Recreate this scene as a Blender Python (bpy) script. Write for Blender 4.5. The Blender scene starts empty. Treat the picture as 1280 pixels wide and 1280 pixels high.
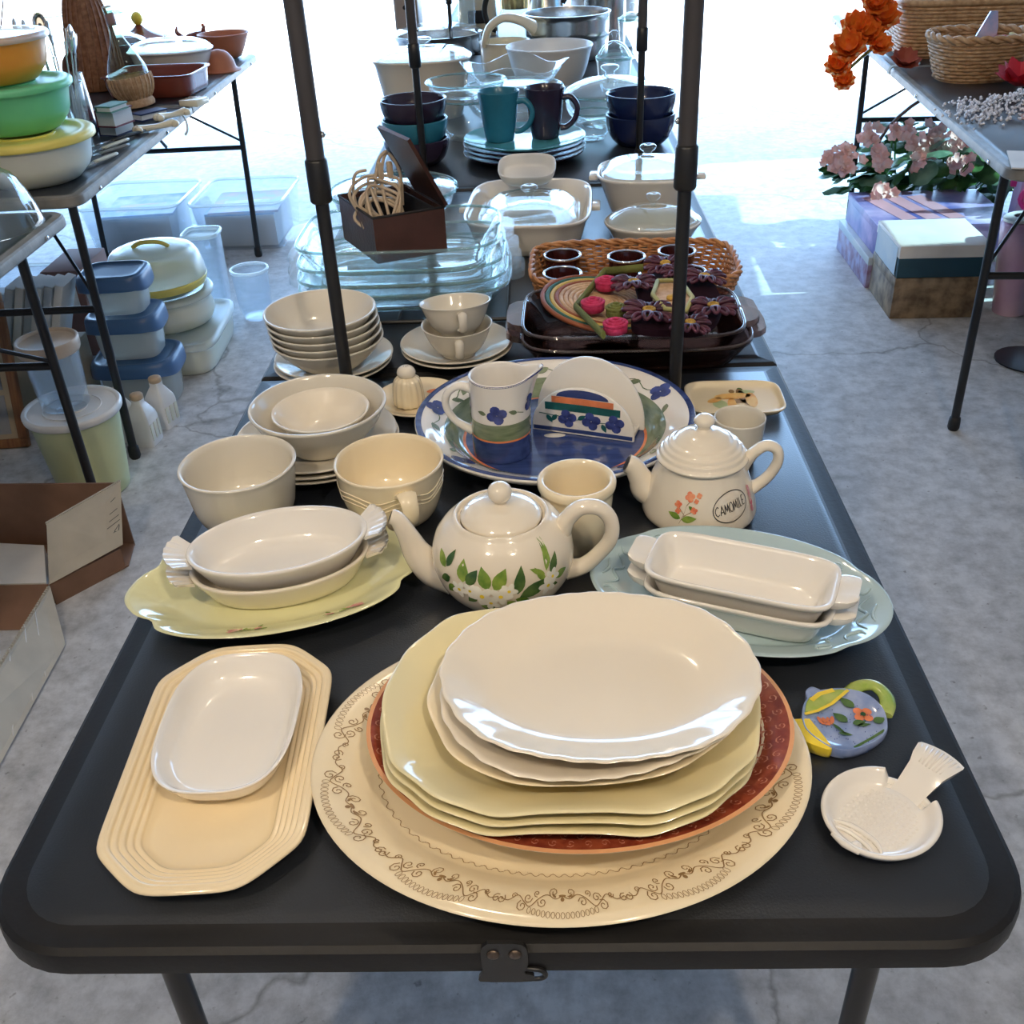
import bpy, bmesh, math, random
import numpy as np
from mathutils import Vector, Matrix, Euler
from math import sin, cos, pi, sqrt, atan2, radians
random.seed(7)
sc = bpy.context.scene
col = sc.collection

# ---------- camera ----------
FPX = 1262.0
CAMH = 1.38
def _n(v):
    v = np.array(v, float); return v / np.linalg.norm(v)
_D = _n((95, 1946, FPX)); _F = _n((27, -822, FPX)); _F = _n(_F - _D * _F.dot(_D)); _U = -_D; _X = np.cross(_F, _U)
_R = np.stack([_X, _F, _U])
_C = np.array([0, 0, CAMH])
cam = bpy.data.objects.new('camera', bpy.data.cameras.new('camera'))
col.objects.link(cam)
mw = Matrix.Identity(4)
for i in range(3):
    mw[i][0] = _R[i, 0]; mw[i][1] = -_R[i, 1]; mw[i][2] = -_R[i, 2]; mw[i][3] = _C[i]
cam.matrix_world = mw
cam.data.sensor_width = 36
cam.data.lens = FPX / 1280 * 36
cam.data.clip_start = .02
sc.camera = cam
def at(px, py, z):
    'the point at height z that the photograph shows at pixel px, py'
    d = _R @ np.array([px - 640, py - 640, FPX]); t = (z - CAMH) / d[2]
    p = _C + t * d; return Vector((p[0], p[1], z))
def aty(px, py, y):
    d = _R @ np.array([px - 640, py - 640, FPX]); t = y / d[1]
    return Vector(_C + t * d)
T = 0.74      # height of the table tops

# ---------- colour management, world, sun, lamps ----------
sc.view_settings.view_transform = 'Standard'
sc.view_settings.look = 'None'
sc.view_settings.gamma = 1
sc.view_settings.use_curve_mapping = False
sc.view_settings.exposure = 0.04
w = bpy.data.worlds.new('sky'); sc.world = w; w.use_nodes = True
nt = w.node_tree; nt.nodes.clear()
bg = nt.nodes.new('ShaderNodeBackground'); ow = nt.nodes.new('ShaderNodeOutputWorld')
bg.inputs['Color'].default_value = (.36, .62, 1, 1); bg.inputs['Strength'].default_value = 9.5
nt.links.new(bg.outputs[0], ow.inputs[0])
sun = bpy.data.objects.new('sun', bpy.data.lights.new('sun', 'SUN')); col.objects.link(sun)
sun.data.energy = 36; sun.data.angle = radians(.6); sun.data.color = (1, .95, .86)
SUNDIR = Vector((-1.6, -.12, -1)).normalized()      # the way the light travels
sun.rotation_euler = SUNDIR.to_track_quat('-Z', 'Y').to_euler()
# the open garage door lets the sky in
por = bpy.data.objects.new('door_portal', bpy.data.lights.new('door_portal', 'AREA')); col.objects.link(por)
por.data.shape = 'RECTANGLE'; por.data.size = 7.6; por.data.size_y = 2.5
por.location = (0, 7.0, 1.25); por.rotation_euler = (radians(-90), 0, 0)
por.data.cycles.is_portal = True
BULBS = [(-.75, -.35, 2.5), (.55, -.45, 2.5), (-.2, 1.9, 2.6)]
def bulb(p, e):
    l = bpy.data.objects.new('bulb_light', bpy.data.lights.new('bulb_light', 'POINT')); col.objects.link(l)
    l.location = p; l.data.energy = e; l.data.color = (1, .82, .60); l.data.shadow_soft_size = .05
for i, p in enumerate(BULBS): bulb((p[0], p[1], p[2] - .02), (46, 46, 12)[i])

sc.cycles.transparent_max_bounces = 40; sc.cycles.max_bounces = 9; sc.cycles.diffuse_bounces = 4; sc.cycles.glossy_bounces = 4; sc.cycles.caustics_reflective = False; sc.cycles.caustics_refractive = False
# ---------- materials ----------
MATS = {}
def mat(name, c, rough=.5, metal=0., var=.06, vs=8., bump=0., bs=60., spec=.5, coat=0., trans=0., emit=None, c2=None, sss=0., alpha=1., stretch=None):
    m = bpy.data.materials.new(name); m.use_nodes = True
    N = m.node_tree.nodes; L = m.node_tree.links; b = N['Principled BSDF']
    b.inputs['Roughness'].default_value = rough; b.inputs['Metallic'].default_value = metal
    b.inputs['Specular IOR Level'].default_value = spec; b.inputs['Coat Weight'].default_value = coat
    b.inputs['Coat Roughness'].default_value = .05
    b.inputs['Transmission Weight'].default_value = trans
    b.inputs['Alpha'].default_value = alpha
    if sss: b.inputs['Subsurface Weight'].default_value = sss; b.inputs['Subsurface Radius'].default_value = (.02, .02, .015); b.inputs['Subsurface Scale'].default_value = .5
    tc = N.new('ShaderNodeTexCoord'); nz = N.new('ShaderNodeTexNoise'); nz.inputs['Scale'].default_value = vs; nz.inputs['Detail'].default_value = 4
    src = tc.outputs['Object']
    if stretch:
        mp = N.new('ShaderNodeMapping'); mp.inputs['Scale'].default_value = stretch; L.new(src, mp.inputs[0]); src = mp.outputs[0]
    L.new(src, nz.inputs['Vector'])
    cr = N.new('ShaderNodeValToRGB')
    a = [max(0, x * (1 - var)) for x in c]; z = [min(1, x * (1 + var)) for x in c] if c2 is None else list(c2)
    if c2 is not None: a = list(c)
    cr.color_ramp.elements[0].position = .35; cr.color_ramp.elements[1].position = .65
    cr.color_ramp.elements[0].color = (*a, 1); cr.color_ramp.elements[1].color = (*z, 1)
    L.new(nz.outputs['Fac'], cr.inputs[0]); L.new(cr.outputs[0], b.inputs['Base Color'])
    if bump:
        n2 = N.new('ShaderNodeTexNoise'); n2.inputs['Scale'].default_value = bs; n2.inputs['Detail'].default_value = 2
        L.new(src, n2.inputs['Vector'])
        bp = N.new('ShaderNodeBump'); bp.inputs['Strength'].default_value = bump; bp.inputs['Distance'].default_value = .002
        L.new(n2.outputs['Fac'], bp.inputs['Height']); L.new(bp.outputs[0], b.inputs['Normal'])
    MATS[name] = m; return m
def glassmat(name, tint, ior=1.45, haze=.0, rough=.03, body=None):
    'thin-walled clear glass: Fresnel reflection over clear, slightly tinted transmission'
    m = bpy.data.materials.new(name); m.use_nodes = True
    N = m.node_tree.nodes; L = m.node_tree.links; N.clear()
    o = N.new('ShaderNodeOutputMaterial'); mx = N.new('ShaderNodeMixShader'); tr = N.new('ShaderNodeBsdfTransparent'); gl = N.new('ShaderNodeBsdfGlossy')
    lw = N.new('ShaderNodeLayerWeight'); lw.inputs['Blend'].default_value = .5
    pw = N.new('ShaderNodeMath'); pw.operation = 'POWER'; pw.inputs[1].default_value = 4.; L.new(lw.outputs['Facing'], pw.inputs[0])
    fr = N.new('ShaderNodeMath'); fr.operation = 'MULTIPLY_ADD'; fr.inputs[1].default_value = .9; fr.inputs[2].default_value = ((ior - 1) / (ior + 1)) ** 2; L.new(pw.outputs[0], fr.inputs[0])
    nz = N.new('ShaderNodeTexNoise'); nz.inputs['Scale'].default_value = 25
    bp = N.new('ShaderNodeBump'); bp.inputs['Strength'].default_value = .05; bp.inputs['Distance'].default_value = .002
    L.new(nz.outputs['Fac'], bp.inputs['Height'])
    L.new(bp.outputs[0], gl.inputs['Normal']); L.new(bp.outputs[0], lw.inputs['Normal'])
    tr.inputs[0].default_value = (*tint, 1); gl.inputs[0].default_value = (1, 1, 1, 1); gl.inputs['Roughness'].default_value = rough
    base = tr.outputs[0]
    if haze:
        df = N.new('ShaderNodeBsdfDiffuse'); df.inputs[0].default_value = (*(body or tint), 1)
        tl = N.new('ShaderNodeBsdfTranslucent'); tl.inputs[0].default_value = (*(body or tint), 1)
        ad = N.new('ShaderNodeMixShader'); ad.inputs[0].default_value = .45; L.new(df.outputs[0], ad.inputs[1]); L.new(tl.outputs[0], ad.inputs[2])
        m2 = N.new('ShaderNodeMixShader'); m2.inputs[0].default_value = haze; L.new(tr.outputs[0], m2.inputs[1]); L.new(ad.outputs[0], m2.inputs[2])
        base = m2.outputs[0]
    L.new(fr.outputs[0], mx.inputs[0]); L.new(base, mx.inputs[1]); L.new(gl.outputs[0], mx.inputs[2]); L.new(mx.outputs[0], o.inputs[0])
    MATS[name] = m; return m

china   = mat('white_china', (.84, .81, .76), .10, coat=.4, var=.02)
china2  = mat('warm_white_china', (.82, .75, .63), .10, coat=.4, var=.02)
ivory   = mat('ivory_glaze', (.86, .72, .48), .12, coat=.4, var=.03)
cream   = mat('cream_glaze', (.86, .75, .54), .12, coat=.4, var=.03)
yell    = mat('pale_yellow_glaze', (.80, .72, .44), .11, coat=.4, var=.03)
grnyel  = mat('pale_green_yellow_glaze', (.74, .74, .45), .10, coat=.4, var=.08, vs=6)
greychn = mat('grey_white_china', (.72, .68, .59), .13, coat=.3, var=.03)
redt    = mat('red_transferware', (.20, .03, .015), .12, coat=.4, c2=(.33, .07, .03), vs=90)
copper  = mat('orange_rim_glaze', (.72, .36, .17), .15, coat=.4)
palebl  = mat('pale_blue_glaze', (.43, .56, .60), .10, coat=.5, var=.04)
navy    = mat('navy_brushed_glaze', (.022, .04, .15), .14, coat=.4, c2=(.05, .085, .26), vs=10, stretch=(1, 8, 8))
blueink = mat('blue_painted_glaze', (.05, .07, .26), .15, coat=.3, var=.35, vs=80)
sage    = mat('sage_brushed_glaze', (.12, .17, .10), .14, coat=.4, c2=(.24, .29, .18), vs=30, stretch=(1, 1, 5))
tealp   = mat('dark_teal_paint', (.02, .12, .12), .15, coat=.3, var=.2, vs=40)
orangep = mat('orange_paint', (.78, .24, .10), .15, coat=.3, var=.15, vs=40)
leafp   = mat('leaf_green_print', (.10, .22, .03), .2, c2=(.30, .42, .08), vs=70)
leafd   = mat('dark_leaf_print', (.03, .09, .03), .2, c2=(.10, .18, .05), vs=70)
petalp  = mat('cream_petal_print', (.92, .92, .84), .2, var=.1, vs=60)
pinkp   = mat('pink_flower_print', (.66, .16, .22), .2, c2=(.80, .45, .42), vs=120)
redp    = mat('red_flower_print', (.70, .07, .03), .2, c2=(.85, .38, .20), vs=120)
brownp  = mat('brown_line_print', (.30, .19, .09), .25)
blackp  = mat('black_line_print', (.02, .02, .02), .3)
bluep2  = mat('sky_blue_glaze', (.20, .29, .56), .12, coat=.4, c2=(.34, .42, .66), vs=60)
limep   = mat('lime_glaze', (.28, .42, .07), .12, coat=.4, c2=(.45, .52, .14), vs=60)
sunp    = mat('yellow_glaze', (.88, .68, .06), .12, coat=.4)
teal    = mat('teal_stoneware', (.03, .20, .30), .25, coat=.2, var=.1)
tealin  = mat('turquoise_glaze', (.10, .42, .50), .12, coat=.4)
plum    = mat('plum_stoneware', (.032, .022, .048), .2, coat=.3, var=.1)
dkblue  = mat('dark_blue_stoneware', (.012, .022, .085), .18, coat=.4, var=.15)
blkpl   = mat('black_table_plastic', (.015, .018, .024), .34, bump=.12, bs=500, var=.25, vs=5, spec=.8)
blkedge = mat('black_table_edge', (.011, .011, .012), .45, bump=.1, bs=200, var=.15, spec=.35)
greyedge= mat('worn_grey_table_edge', (.20, .19, .17), .45, bump=.2, bs=120, var=.2, vs=20)
blksteel= mat('black_enamelled_steel', (.012, .012, .013), .33, var=.1)
greysteel=mat('dark_grey_steel', (.05, .045, .045), .35, var=.1)
steel   = mat('brushed_steel', (.62, .60, .57), .22, 1., var=.08, vs=30)
chrome  = mat('chrome', (.8, .8, .8), .08, 1., var=.02)
brass   = mat('brass', (.75, .55, .25), .2, 1., var=.05)
rubber  = mat('black_rubber', (.012, .012, .012), .6)
glass   = glassmat('clear_glass', (.97, .985, .98), 1.5, haze=.04, body=(.9, 1, 1))
glassg  = glassmat('greenish_glass', (.975, .99, .985), 1.5, haze=.035, body=(.9, 1, .98))
amber   = glassmat('smoked_brown_glass', (.50, .37, .33), 1.5)
frost   = glassmat('frosted_plastic', (.92, .94, .92), 1.4, haze=.45, rough=.25, body=(.92, .94, .90))
clearpl = glassmat('clear_plastic', (.95, .97, .99), 1.4, haze=.16, rough=.1, body=(.8, .92, 1))
milkpl  = mat('milky_plastic', (.78, .80, .68), .3, var=.03, sss=.3)
whitepl = mat('white_plastic', (.80, .80, .78), .3, var=.03)
cord    = mat('beige_cord', (.55, .44, .32), .4)
leather = mat('brown_leather', (.075, .032, .025), .32, bump=.3, bs=250, var=.25, vs=12)
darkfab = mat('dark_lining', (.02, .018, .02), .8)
mirror  = mat('mirror', (.80, .80, .76), .35, .4, var=.03)
wicker  = mat('tan_wicker', (.46, .26, .12), .5, c2=(.66, .42, .22), vs=60, bump=.3, bs=200)
wicker2 = mat('brown_wicker', (.42, .17, .06), .45, c2=(.60, .30, .13), vs=60, bump=.3, bs=200)
card    = mat('cardboard_liner', (.50, .46, .38), .8, var=.08, bump=.1, bs=90, vs=12)
cardin  = mat('cardboard_inside', (.22, .12, .075), .85, var=.15, vs=9)
paperw  = mat('white_paper', (.75, .74, .72), .7)
terra   = mat('terracotta', (.45, .15, .07), .5, var=.15)
woodl   = mat('pale_wood', (.55, .35, .17), .5, c2=(.70, .50, .28), vs=8, stretch=(12, 1, 1))
wood    = mat('brown_wood', (.20, .08, .035), .45, c2=(.33, .15, .06), vs=8, stretch=(12, 1, 1))

# ---------- mesh helpers ----------
def mesh(name, V, Fc, m, parent=None, smooth=True, sharp=None, mi=None):
    me = bpy.data.meshes.new(name)
    me.from_pydata([tuple(v) for v in V], [], Fc)
    ms = m if isinstance(m, (list, tuple)) else [m]
    for x in ms: me.materials.append(x)
    if mi: me.polygons.foreach_set('material_index', mi)
    if smooth:
        me.polygons.foreach_set('use_smooth', [True] * len(me.polygons))
        if sharp: me.set_sharp_from_angle(angle=radians(sharp))
    me.update()
    o = bpy.data.objects.new(name, me); col.objects.link(o)
    if parent: o.parent = parent
    return o
def tag(o, label=None, cat=None, group=None, kind=None):
    if label: o['label'] = label
    if cat: o['category'] = cat
    if group: o['group'] = group
    if kind: o['kind'] = kind
    return o
def thing(name, label, cat, loc=(0, 0, 0), rz=0, group=None, rot=None):
    o = bpy.data.objects.new(name, None); col.objects.link(o); o.empty_display_size = .02
    o.location = loc; o.rotation_euler = rot if rot else (0, 0, rz)
    return tag(o, label, cat, group)
class MB:
    'collects geometry for one mesh'
    def __init__(s): s.V = []; s.F = []; s.I = []
    def add(s, V, F, mi=0):
        k = len(s.V); s.V += [tuple(v) for v in V]; s.F += [tuple(i + k for i in f) for f in F]; s.I += [mi] * len(F); return s
    def build(s, name, m, parent=None, **k): return mesh(name, s.V, s.F, m, parent, mi=s.I if any(s.I) else None, **k)
def place(o, loc, rz=0, rot=None):
    o.location = loc; o.rotation_euler = rot if rot else (0, 0, rz); return o
def chaikin(P, it=1):
    for _ in range(it):
        Q = [P[0]]
        for a, b in zip(P[:-1], P[1:]):
            Q.append(tuple(x * .78 + y * .22 for x, y in zip(a, b))); Q.append(tuple(x * .22 + y * .78 for x, y in zip(a, b)))
        Q.append(P[-1]); P = Q
    return P
def catmull(P, n=6):
    P = [np.array(p, float) for p in P]; out = []
    for i in range(len(P) - 1):
        p0 = P[max(i - 1, 0)]; p1 = P[i]; p2 = P[i + 1]; p3 = P[min(i + 2, len(P) - 1)]
        for k in range(n):
            t = k / n
            out.append(.5 * (2 * p1 + (p2 - p0) * t + (2 * p0 - 5 * p1 + 4 * p2 - p3) * t * t + (3 * p1 - p0 - 3 * p2 + p3) * t ** 3))
    out.append(P[-1]); return out
def grid_faces(nr, n, closed=True, off=0):
    F = []
    for i in range(nr - 1):
        for j in range(n if closed else n - 1):
            k = (j + 1) % n
            F.append((off + i * n + j, off + i * n + k, off + (i + 1) * n + k, off + (i + 1) * n + j))
    return F
# outlines in polar form r(t, s), s = inset from the rim
def ell(a, b=None, p=2.):
    b = b or a
    def f(t, s):
        A = max(a - s, 1e-4); B = max(b - s, 1e-4)
        return ((abs(cos(t)) / A) ** p + (abs(sin(t)) / B) ** p) ** (-1 / p)
    return f
def octo(a, b, cut, p=26):
    dd = (a + b - cut) * .70710678
    pl = [(1, 0, a), (-1, 0, a), (0, 1, b), (0, -1, b)] + [(x * .7071, y * .7071, dd) for x in (1, -1) for y in (1, -1)]
    def f(t, s):
        return sum(max(0., (x * cos(t) + y * sin(t)) / max(d - s, 1e-4)) ** p for x, y, d in pl) ** (-1 / p)
    return f
def wavy(base, amps, fade=.05):
    def f(t, s):
        k = max(0., 1 - s / fade) if s > 0 else 1.
        return base(t, s) * (1 + k * sum(a * cos(n * t + ph) for a, n, ph in amps))
    return f
def dishgeo(shape, prof, n=72, it=1, zf=None, capb=True, capt=True):
    'prof: (s, z) from the underside middle, round the rim, to the inside middle'
    if it: prof = chaikin(prof, it)
    V = []
    for s, z in prof:
        for j in range(n):
            t = 2 * pi * j / n; r = shape(t, s)
            V.append((r * cos(t), r * sin(t), z + (zf(t, s) if zf else 0)))
    F = grid_faces(len(prof), n)
    if capb: F.append(tuple(range(n))[::-1])
    if capt: F.append(tuple((len(prof) - 1) * n + j for j in range(n)))
    return V, F
def dish(name, shape, prof, m, parent=None, n=72, it=1, zf=None, **k):
    V, F = dishgeo(shape, prof, n, it, zf)
    return mesh(name, V, F, m, parent, sharp=50, **k)
def lathegeo(prof, n=48, it=1, cap=True):
    'prof: (r, z) bottom to top along the outside then down the inside'
    if it: prof = chaikin(prof, it)
    V = []; 
    for r, z in prof:
        for j in range(n):
            t = 2 * pi * j / n; V.append((max(r, 1e-5) * cos(t), max(r, 1e-5) * sin(t), z))
    return V, grid_faces(len(prof), n)
def lathe(name, prof, m, parent=None, n=48, it=1, z=0., **k):
    V, F = lathegeo([(r, q + z) for r, q in prof], n, it)
    return mesh(name, V, F, m, parent, sharp=55, **k)
def tubegeo(path, rad, n=10, res=5, sx=1., sy=1., up=None, close=False):
    P = catmull(path, res) if res else [np.array(p, float) for p in path]
    if isinstance(rad, (int, float)): R = [rad] * len(P)
    else:
        R = np.interp(np.linspace(0, len(rad) - 1, len(P)), range(len(rad)), rad)
    V = []; N0 = None
    for i, p in enumerate(P):
        d = P[min(i + 1, len(P) - 1)] - P[max(i - 1, 0)]; d = d / (np.linalg.norm(d) + 1e-12)
        if N0 is None:
            a = np.array(up if up is not None else ((0, 0, 1) if abs(d[2]) < .9 else (1, 0, 0)), float)
            N0 = a - d * a.dot(d); N0 /= np.linalg.norm(N0)
        else:
            N0 = N0 - d * N0.dot(d); N0 /= np.linalg.norm(N0)
        B = np.cross(d, N0)
        for j in range(n):
            t = 2 * pi * j / n; V.append(tuple(p + R[i] * (sx * cos(t) * N0 + sy * sin(t) * B)))
    F = grid_faces(len(P), n)
    F += [tuple(range(n))[::-1], tuple((len(P) - 1) * n + j for j in range(n))]
    return V, F
def tube(name, path, rad, m, parent=None, n=10, res=5, **k):
    V, F = tubegeo(path, rad, n, res, **k); return mesh(name, V, F, m, parent, sharp=60)
def boxgeo(x0, x1, y0, y1, z0, z1):
    V = [(x, y, z) for z in (z0, z1) for x, y in ((x0, y0), (x1, y0), (x1, y1), (x0, y1))]
    return V, [(3, 2, 1, 0), (4, 5, 6, 7), (0, 1, 5, 4), (1, 2, 6, 5), (2, 3, 7, 6), (3, 0, 4, 7)]
def box(name, x0, x1, y0, y1, z0, z1, m, parent=None, bev=0.):
    o = mesh(name, *boxgeo(x0, x1, y0, y1, z0, z1), m, parent, smooth=False)
    if bev:
        bm = bmesh.new(); bm.from_mesh(o.data)
        bmesh.ops.bevel(bm, geom=bm.edges[:], offset=bev, segments=2, affect='EDGES', profile=.5)
        bm.to_mesh(o.data); bm.free()
        o.data.polygons.foreach_set('use_smooth', [True] * len(o.data.polygons)); o.data.set_sharp_from_angle(angle=radians(35))
    return o
def rrect(x0, x1, y0, y1, r, k=8):
    P = []
    for cx, cy, a in ((x1 - r, y1 - r, 0), (x0 + r, y1 - r, pi / 2), (x0 + r, y0 + r, pi), (x1 - r, y0 + r, 1.5 * pi)):
        for i in range(k + 1):
            t = a + pi / 2 * i / k; P.append((cx + r * cos(t), cy + r * sin(t)))
    return P
def loft(name, rings, m, parent=None, sharp=40, caps=True, mi=None):
    'rings: lists of 3-D points, equally many'
    n = len(rings[0]); V = [p for r in rings for p in r]; F = grid_faces(len(rings), n)
    if caps: F += [tuple(range(n))[::-1], tuple((len(rings) - 1) * n + j for j in range(n))]
    return mesh(name, V, F, m, parent, sharp=sharp, mi=mi)
def copy_tree(o, parent=None):
    c = o.copy(); col.objects.link(c); c.parent = parent
    for ch in list(o.children): copy_tree(ch, c)
    return c
def again(o, loc, rz=None, label=None, rot=None, group=None):
    c = copy_tree(o); c.location = loc
    if rz is not None: c.rotation_euler = (0, 0, rz)
    if rot is not None: c.rotation_euler = rot
    if label: c['label'] = label
    if group: c['group'] = group
    return c
glrim = glassmat('glass_edge', (.62, .76, .74), 1.5, haze=.22, body=(.75, .92, .90)); amrim = glassmat('smoked_glass_edge', (.45, .36, .34), 1.5, haze=.25, body=(.45, .38, .38))
# ---------- flat print laid on a surface ----------
class Print:
    def __init__(s, f): s.f = f; s.V = []; s.F = []
    def poly(s, P):
        k = len(s.V); c = (sum(p[0] for p in P) / len(P), sum(p[1] for p in P) / len(P))
        s.V.append(s.f(*c)); s.V += [s.f(*p) for p in P]; n = len(P)
        s.F += [(k, k + 1 + i, k + 1 + (i + 1) % n) for i in range(n)]
    def line(s, P, w):
        k = len(s.V); n = len(P)
        ws = w if isinstance(w, (list, tuple)) else None
        for i, p in enumerate(P):
            a = P[max(i - 1, 0)]; b = P[min(i + 1, n - 1)]; dx, dy = b[0] - a[0], b[1] - a[1]; l = sqrt(dx * dx + dy * dy) or 1
            h = (np.interp(i / (n - 1), np.linspace(0, 1, len(ws)), ws) if ws else w) / 2
            s.V.append(s.f(p[0] - dy / l * h, p[1] + dx / l * h)); s.V.append(s.f(p[0] + dy / l * h, p[1] - dx / l * h))
        s.F += [(k + 2 * i, k + 2 * i + 1, k + 2 * i + 3, k + 2 * i + 2) for i in range(n - 1)]
    def grid(s, u0, u1, v0, v1, nu=24, nv=3, fv=None):
        k = len(s.V)
        for j in range(nv + 1):
            for i in range(nu + 1):
                u = u0 + (u1 - u0) * i / nu; lo, hi = (v0, v1) if fv is None else fv(u)
                s.V.append(s.f(u, lo + (hi - lo) * j / nv))
        s.F += [(k + j * (nu + 1) + i, k + j * (nu + 1) + i + 1, k + (j + 1) * (nu + 1) + i + 1, k + (j + 1) * (nu + 1) + i) for j in range(nv) for i in range(nu)]
    def leaf(s, x, y, L, W, a, n=6):
        P = []
        for i in range(2 * n):
            t = i / n if i <= n else (2 * n - i) / n; sg = 1 if i <= n else -1
            u = t * L; v = sg * W / 2 * sin(pi * min(1, t ** .8))
            P.append((x + u * cos(a) - v * sin(a), y + u * sin(a) + v * cos(a)))
        s.poly(P)
    def disc(s, x, y, r, ry=None, n=12, a=0):
        ry = ry or r
        s.poly([(x + r * cos(t) * cos(a) - ry * sin(t) * sin(a), y + r * cos(t) * sin(a) + ry * sin(t) * cos(a)) for t in [2 * pi * i / n for i in range(n)]])
    def flower(s, x, y, r, k=5, rp=.5, a0=0., sq=.55):
        for i in range(k):
            a = a0 + 2 * pi * i / k; s.disc(x + r * rp * cos(a), y + r * rp * sin(a), r * .5, r * sq * .8, 10, a)
    def build(s, name, m, parent): return mesh(name, s.V, s.F, m, parent)
def spiral(cx, cy, r, turns, a0=0., d=1, n=14):
    return [(cx + r * (1 - .85 * i / n) * cos(a0 + d * 2 * pi * turns * i / n), cy + r * (1 - .85 * i / n) * sin(a0 + d * 2 * pi * turns * i / n)) for i in range(n + 1)]
def on_lathe(prof, off=.0005, it=1, flip=False):
    'u = angle in radians round z, v = height; prof = outer wall only'
    P = chaikin(prof, it) if it else prof
    zs = [p[1] for p in P]; rs = [p[0] for p in P]
    def f(u, v):
        r = float(np.interp(v, zs, rs)) + off; return (r * cos(u), r * sin(u), v)
    return f
def on_dish(shape, prof, off=.0005, it=1):
    'u = angle, v = inset s; prof = the upper surface, rim to middle'
    P = chaikin(prof, it) if it else prof
    ss = [p[0] for p in P]; zs = [p[1] for p in P]
    def f(u, v):
        r = shape(u, v); return (r * cos(u), r * sin(u), float(np.interp(v, ss, zs)) + off)
    return f
def on_flat(z): return lambda u, v: (u, v, z)
# ---------- the setting ----------
def concrete(name, c1, c2, crack=True):
    m = bpy.data.materials.new(name); m.use_nodes = True; N = m.node_tree.nodes; L = m.node_tree.links; b = N['Principled BSDF']
    tc = N.new('ShaderNodeTexCoord'); n1 = N.new('ShaderNodeTexNoise'); n1.inputs['Scale'].default_value = 2.2; n1.inputs['Detail'].default_value = 9; n1.inputs['Roughness'].default_value = .62
    n2 = N.new('ShaderNodeTexNoise'); n2.inputs['Scale'].default_value = 19; n2.inputs['Detail'].default_value = 6; n2.inputs['Roughness'].default_value = .7
    n3 = N.new('ShaderNodeTexNoise'); n3.inputs['Scale'].default_value = 55; n3.inputs['Detail'].default_value = 3
    for n in (n1, n2, n3): L.new(tc.outputs['Object'], n.inputs['Vector'])
    r1 = N.new('ShaderNodeValToRGB'); r1.color_ramp.elements[0].position = .3; r1.color_ramp.elements[1].position = .7
    r1.color_ramp.elements[0].color = (*c1, 1); r1.color_ramp.elements[1].color = (*c2, 1); L.new(n1.outputs['Fac'], r1.inputs[0])
    r2 = N.new('ShaderNodeValToRGB'); r2.color_ramp.elements[0].position = .33; r2.color_ramp.elements[1].position = .62
    r2.color_ramp.elements[0].color = (.68, .68, .68, 1); r2.color_ramp.elements[1].color = (1.1, 1.1, 1.1, 1); L.new(n2.outputs['Fac'], r2.inputs[0])
    mx = N.new('ShaderNodeMix'); mx.data_type = 'RGBA'; mx.blend_type = 'MULTIPLY'; mx.inputs[0].default_value = 1
    L.new(r1.outputs[0], mx.inputs[6]); L.new(r2.outputs[0], mx.inputs[7])
    # small dark pits and stains
    r3 = N.new('ShaderNodeValToRGB'); r3.color_ramp.elements[0].position = .25; r3.color_ramp.elements[1].position = .33
    r3.color_ramp.elements[0].color = (.45, .43, .42, 1); r3.color_ramp.elements[1].color = (1, 1, 1, 1); L.new(n3.outputs['Fac'], r3.inputs[0])
    m2 = N.new('ShaderNodeMix'); m2.data_type = 'RGBA'; m2.blend_type = 'MULTIPLY'; m2.inputs[0].default_value = .8
    L.new(mx.outputs[2], m2.inputs[6]); L.new(r3.outputs[0], m2.inputs[7])
    last = m2.outputs[2]
    if crack:
        vo = N.new('ShaderNodeTexVoronoi'); vo.feature = 'DISTANCE_TO_EDGE'; vo.inputs['Scale'].default_value = .55
        nd = N.new('ShaderNodeTexNoise'); nd.inputs['Scale'].default_value = 5; nd.inputs['Detail'].default_value = 5
        L.new(tc.outputs['Object'], nd.inputs['Vector'])
        va = N.new('ShaderNodeVectorMath'); va.operation = 'MULTIPLY_ADD'; va.inputs[1].default_value = (.22, .22, 0); L.new(nd.outputs['Color'], va.inputs[0]); L.new(tc.outputs['Object'], va.inputs[2]); L.new(va.outputs[0], vo.inputs['Vector'])
        rc = N.new('ShaderNodeValToRGB'); rc.color_ramp.elements[0].position = .0004; rc.color_ramp.elements[1].position = .0016
        rc.color_ramp.elements[0].color = (.5, .48, .46, 1); rc.color_ramp.elements[1].color = (1, 1, 1, 1); L.new(vo.outputs['Distance'], rc.inputs[0])
        m3 = N.new('ShaderNodeMix'); m3.data_type = 'RGBA'; m3.blend_type = 'MULTIPLY'; m3.inputs[0].default_value = .8
        L.new(last, m3.inputs[6]); L.new(rc.outputs[0], m3.inputs[7]); last = m3.outputs[2]
    L.new(last, b.inputs['Base Color'])
    rr = N.new('ShaderNodeMapRange'); rr.inputs['To Min'].default_value = .42; rr.inputs['To Max'].default_value = .62
    L.new(n1.outputs['Fac'], rr.inputs['Value']); L.new(rr.outputs[0], b.inputs['Roughness'])
    bp = N.new('ShaderNodeBump'); bp.inputs['Strength'].default_value = .25; bp.inputs['Distance'].default_value = .003
    L.new(n2.outputs['Fac'], bp.inputs['Height']); L.new(bp.outputs[0], b.inputs['Normal'])
    b.inputs['Specular IOR Level'].default_value = .22
    return m
floor_m = concrete('smooth_concrete', (.48, .49, .51), (.70, .71, .73))
drive_m = concrete('driveway_concrete', (.55, .53, .50), (.66, .64, .60), False)
plaster = mat('painted_wall', (.40, .41, .43), .8, bump=.2, bs=40, var=.04, vs=3)
ceilm   = mat('painted_ceiling', (.38, .38, .39), .85, bump=.2, bs=60, var=.04)
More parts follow.
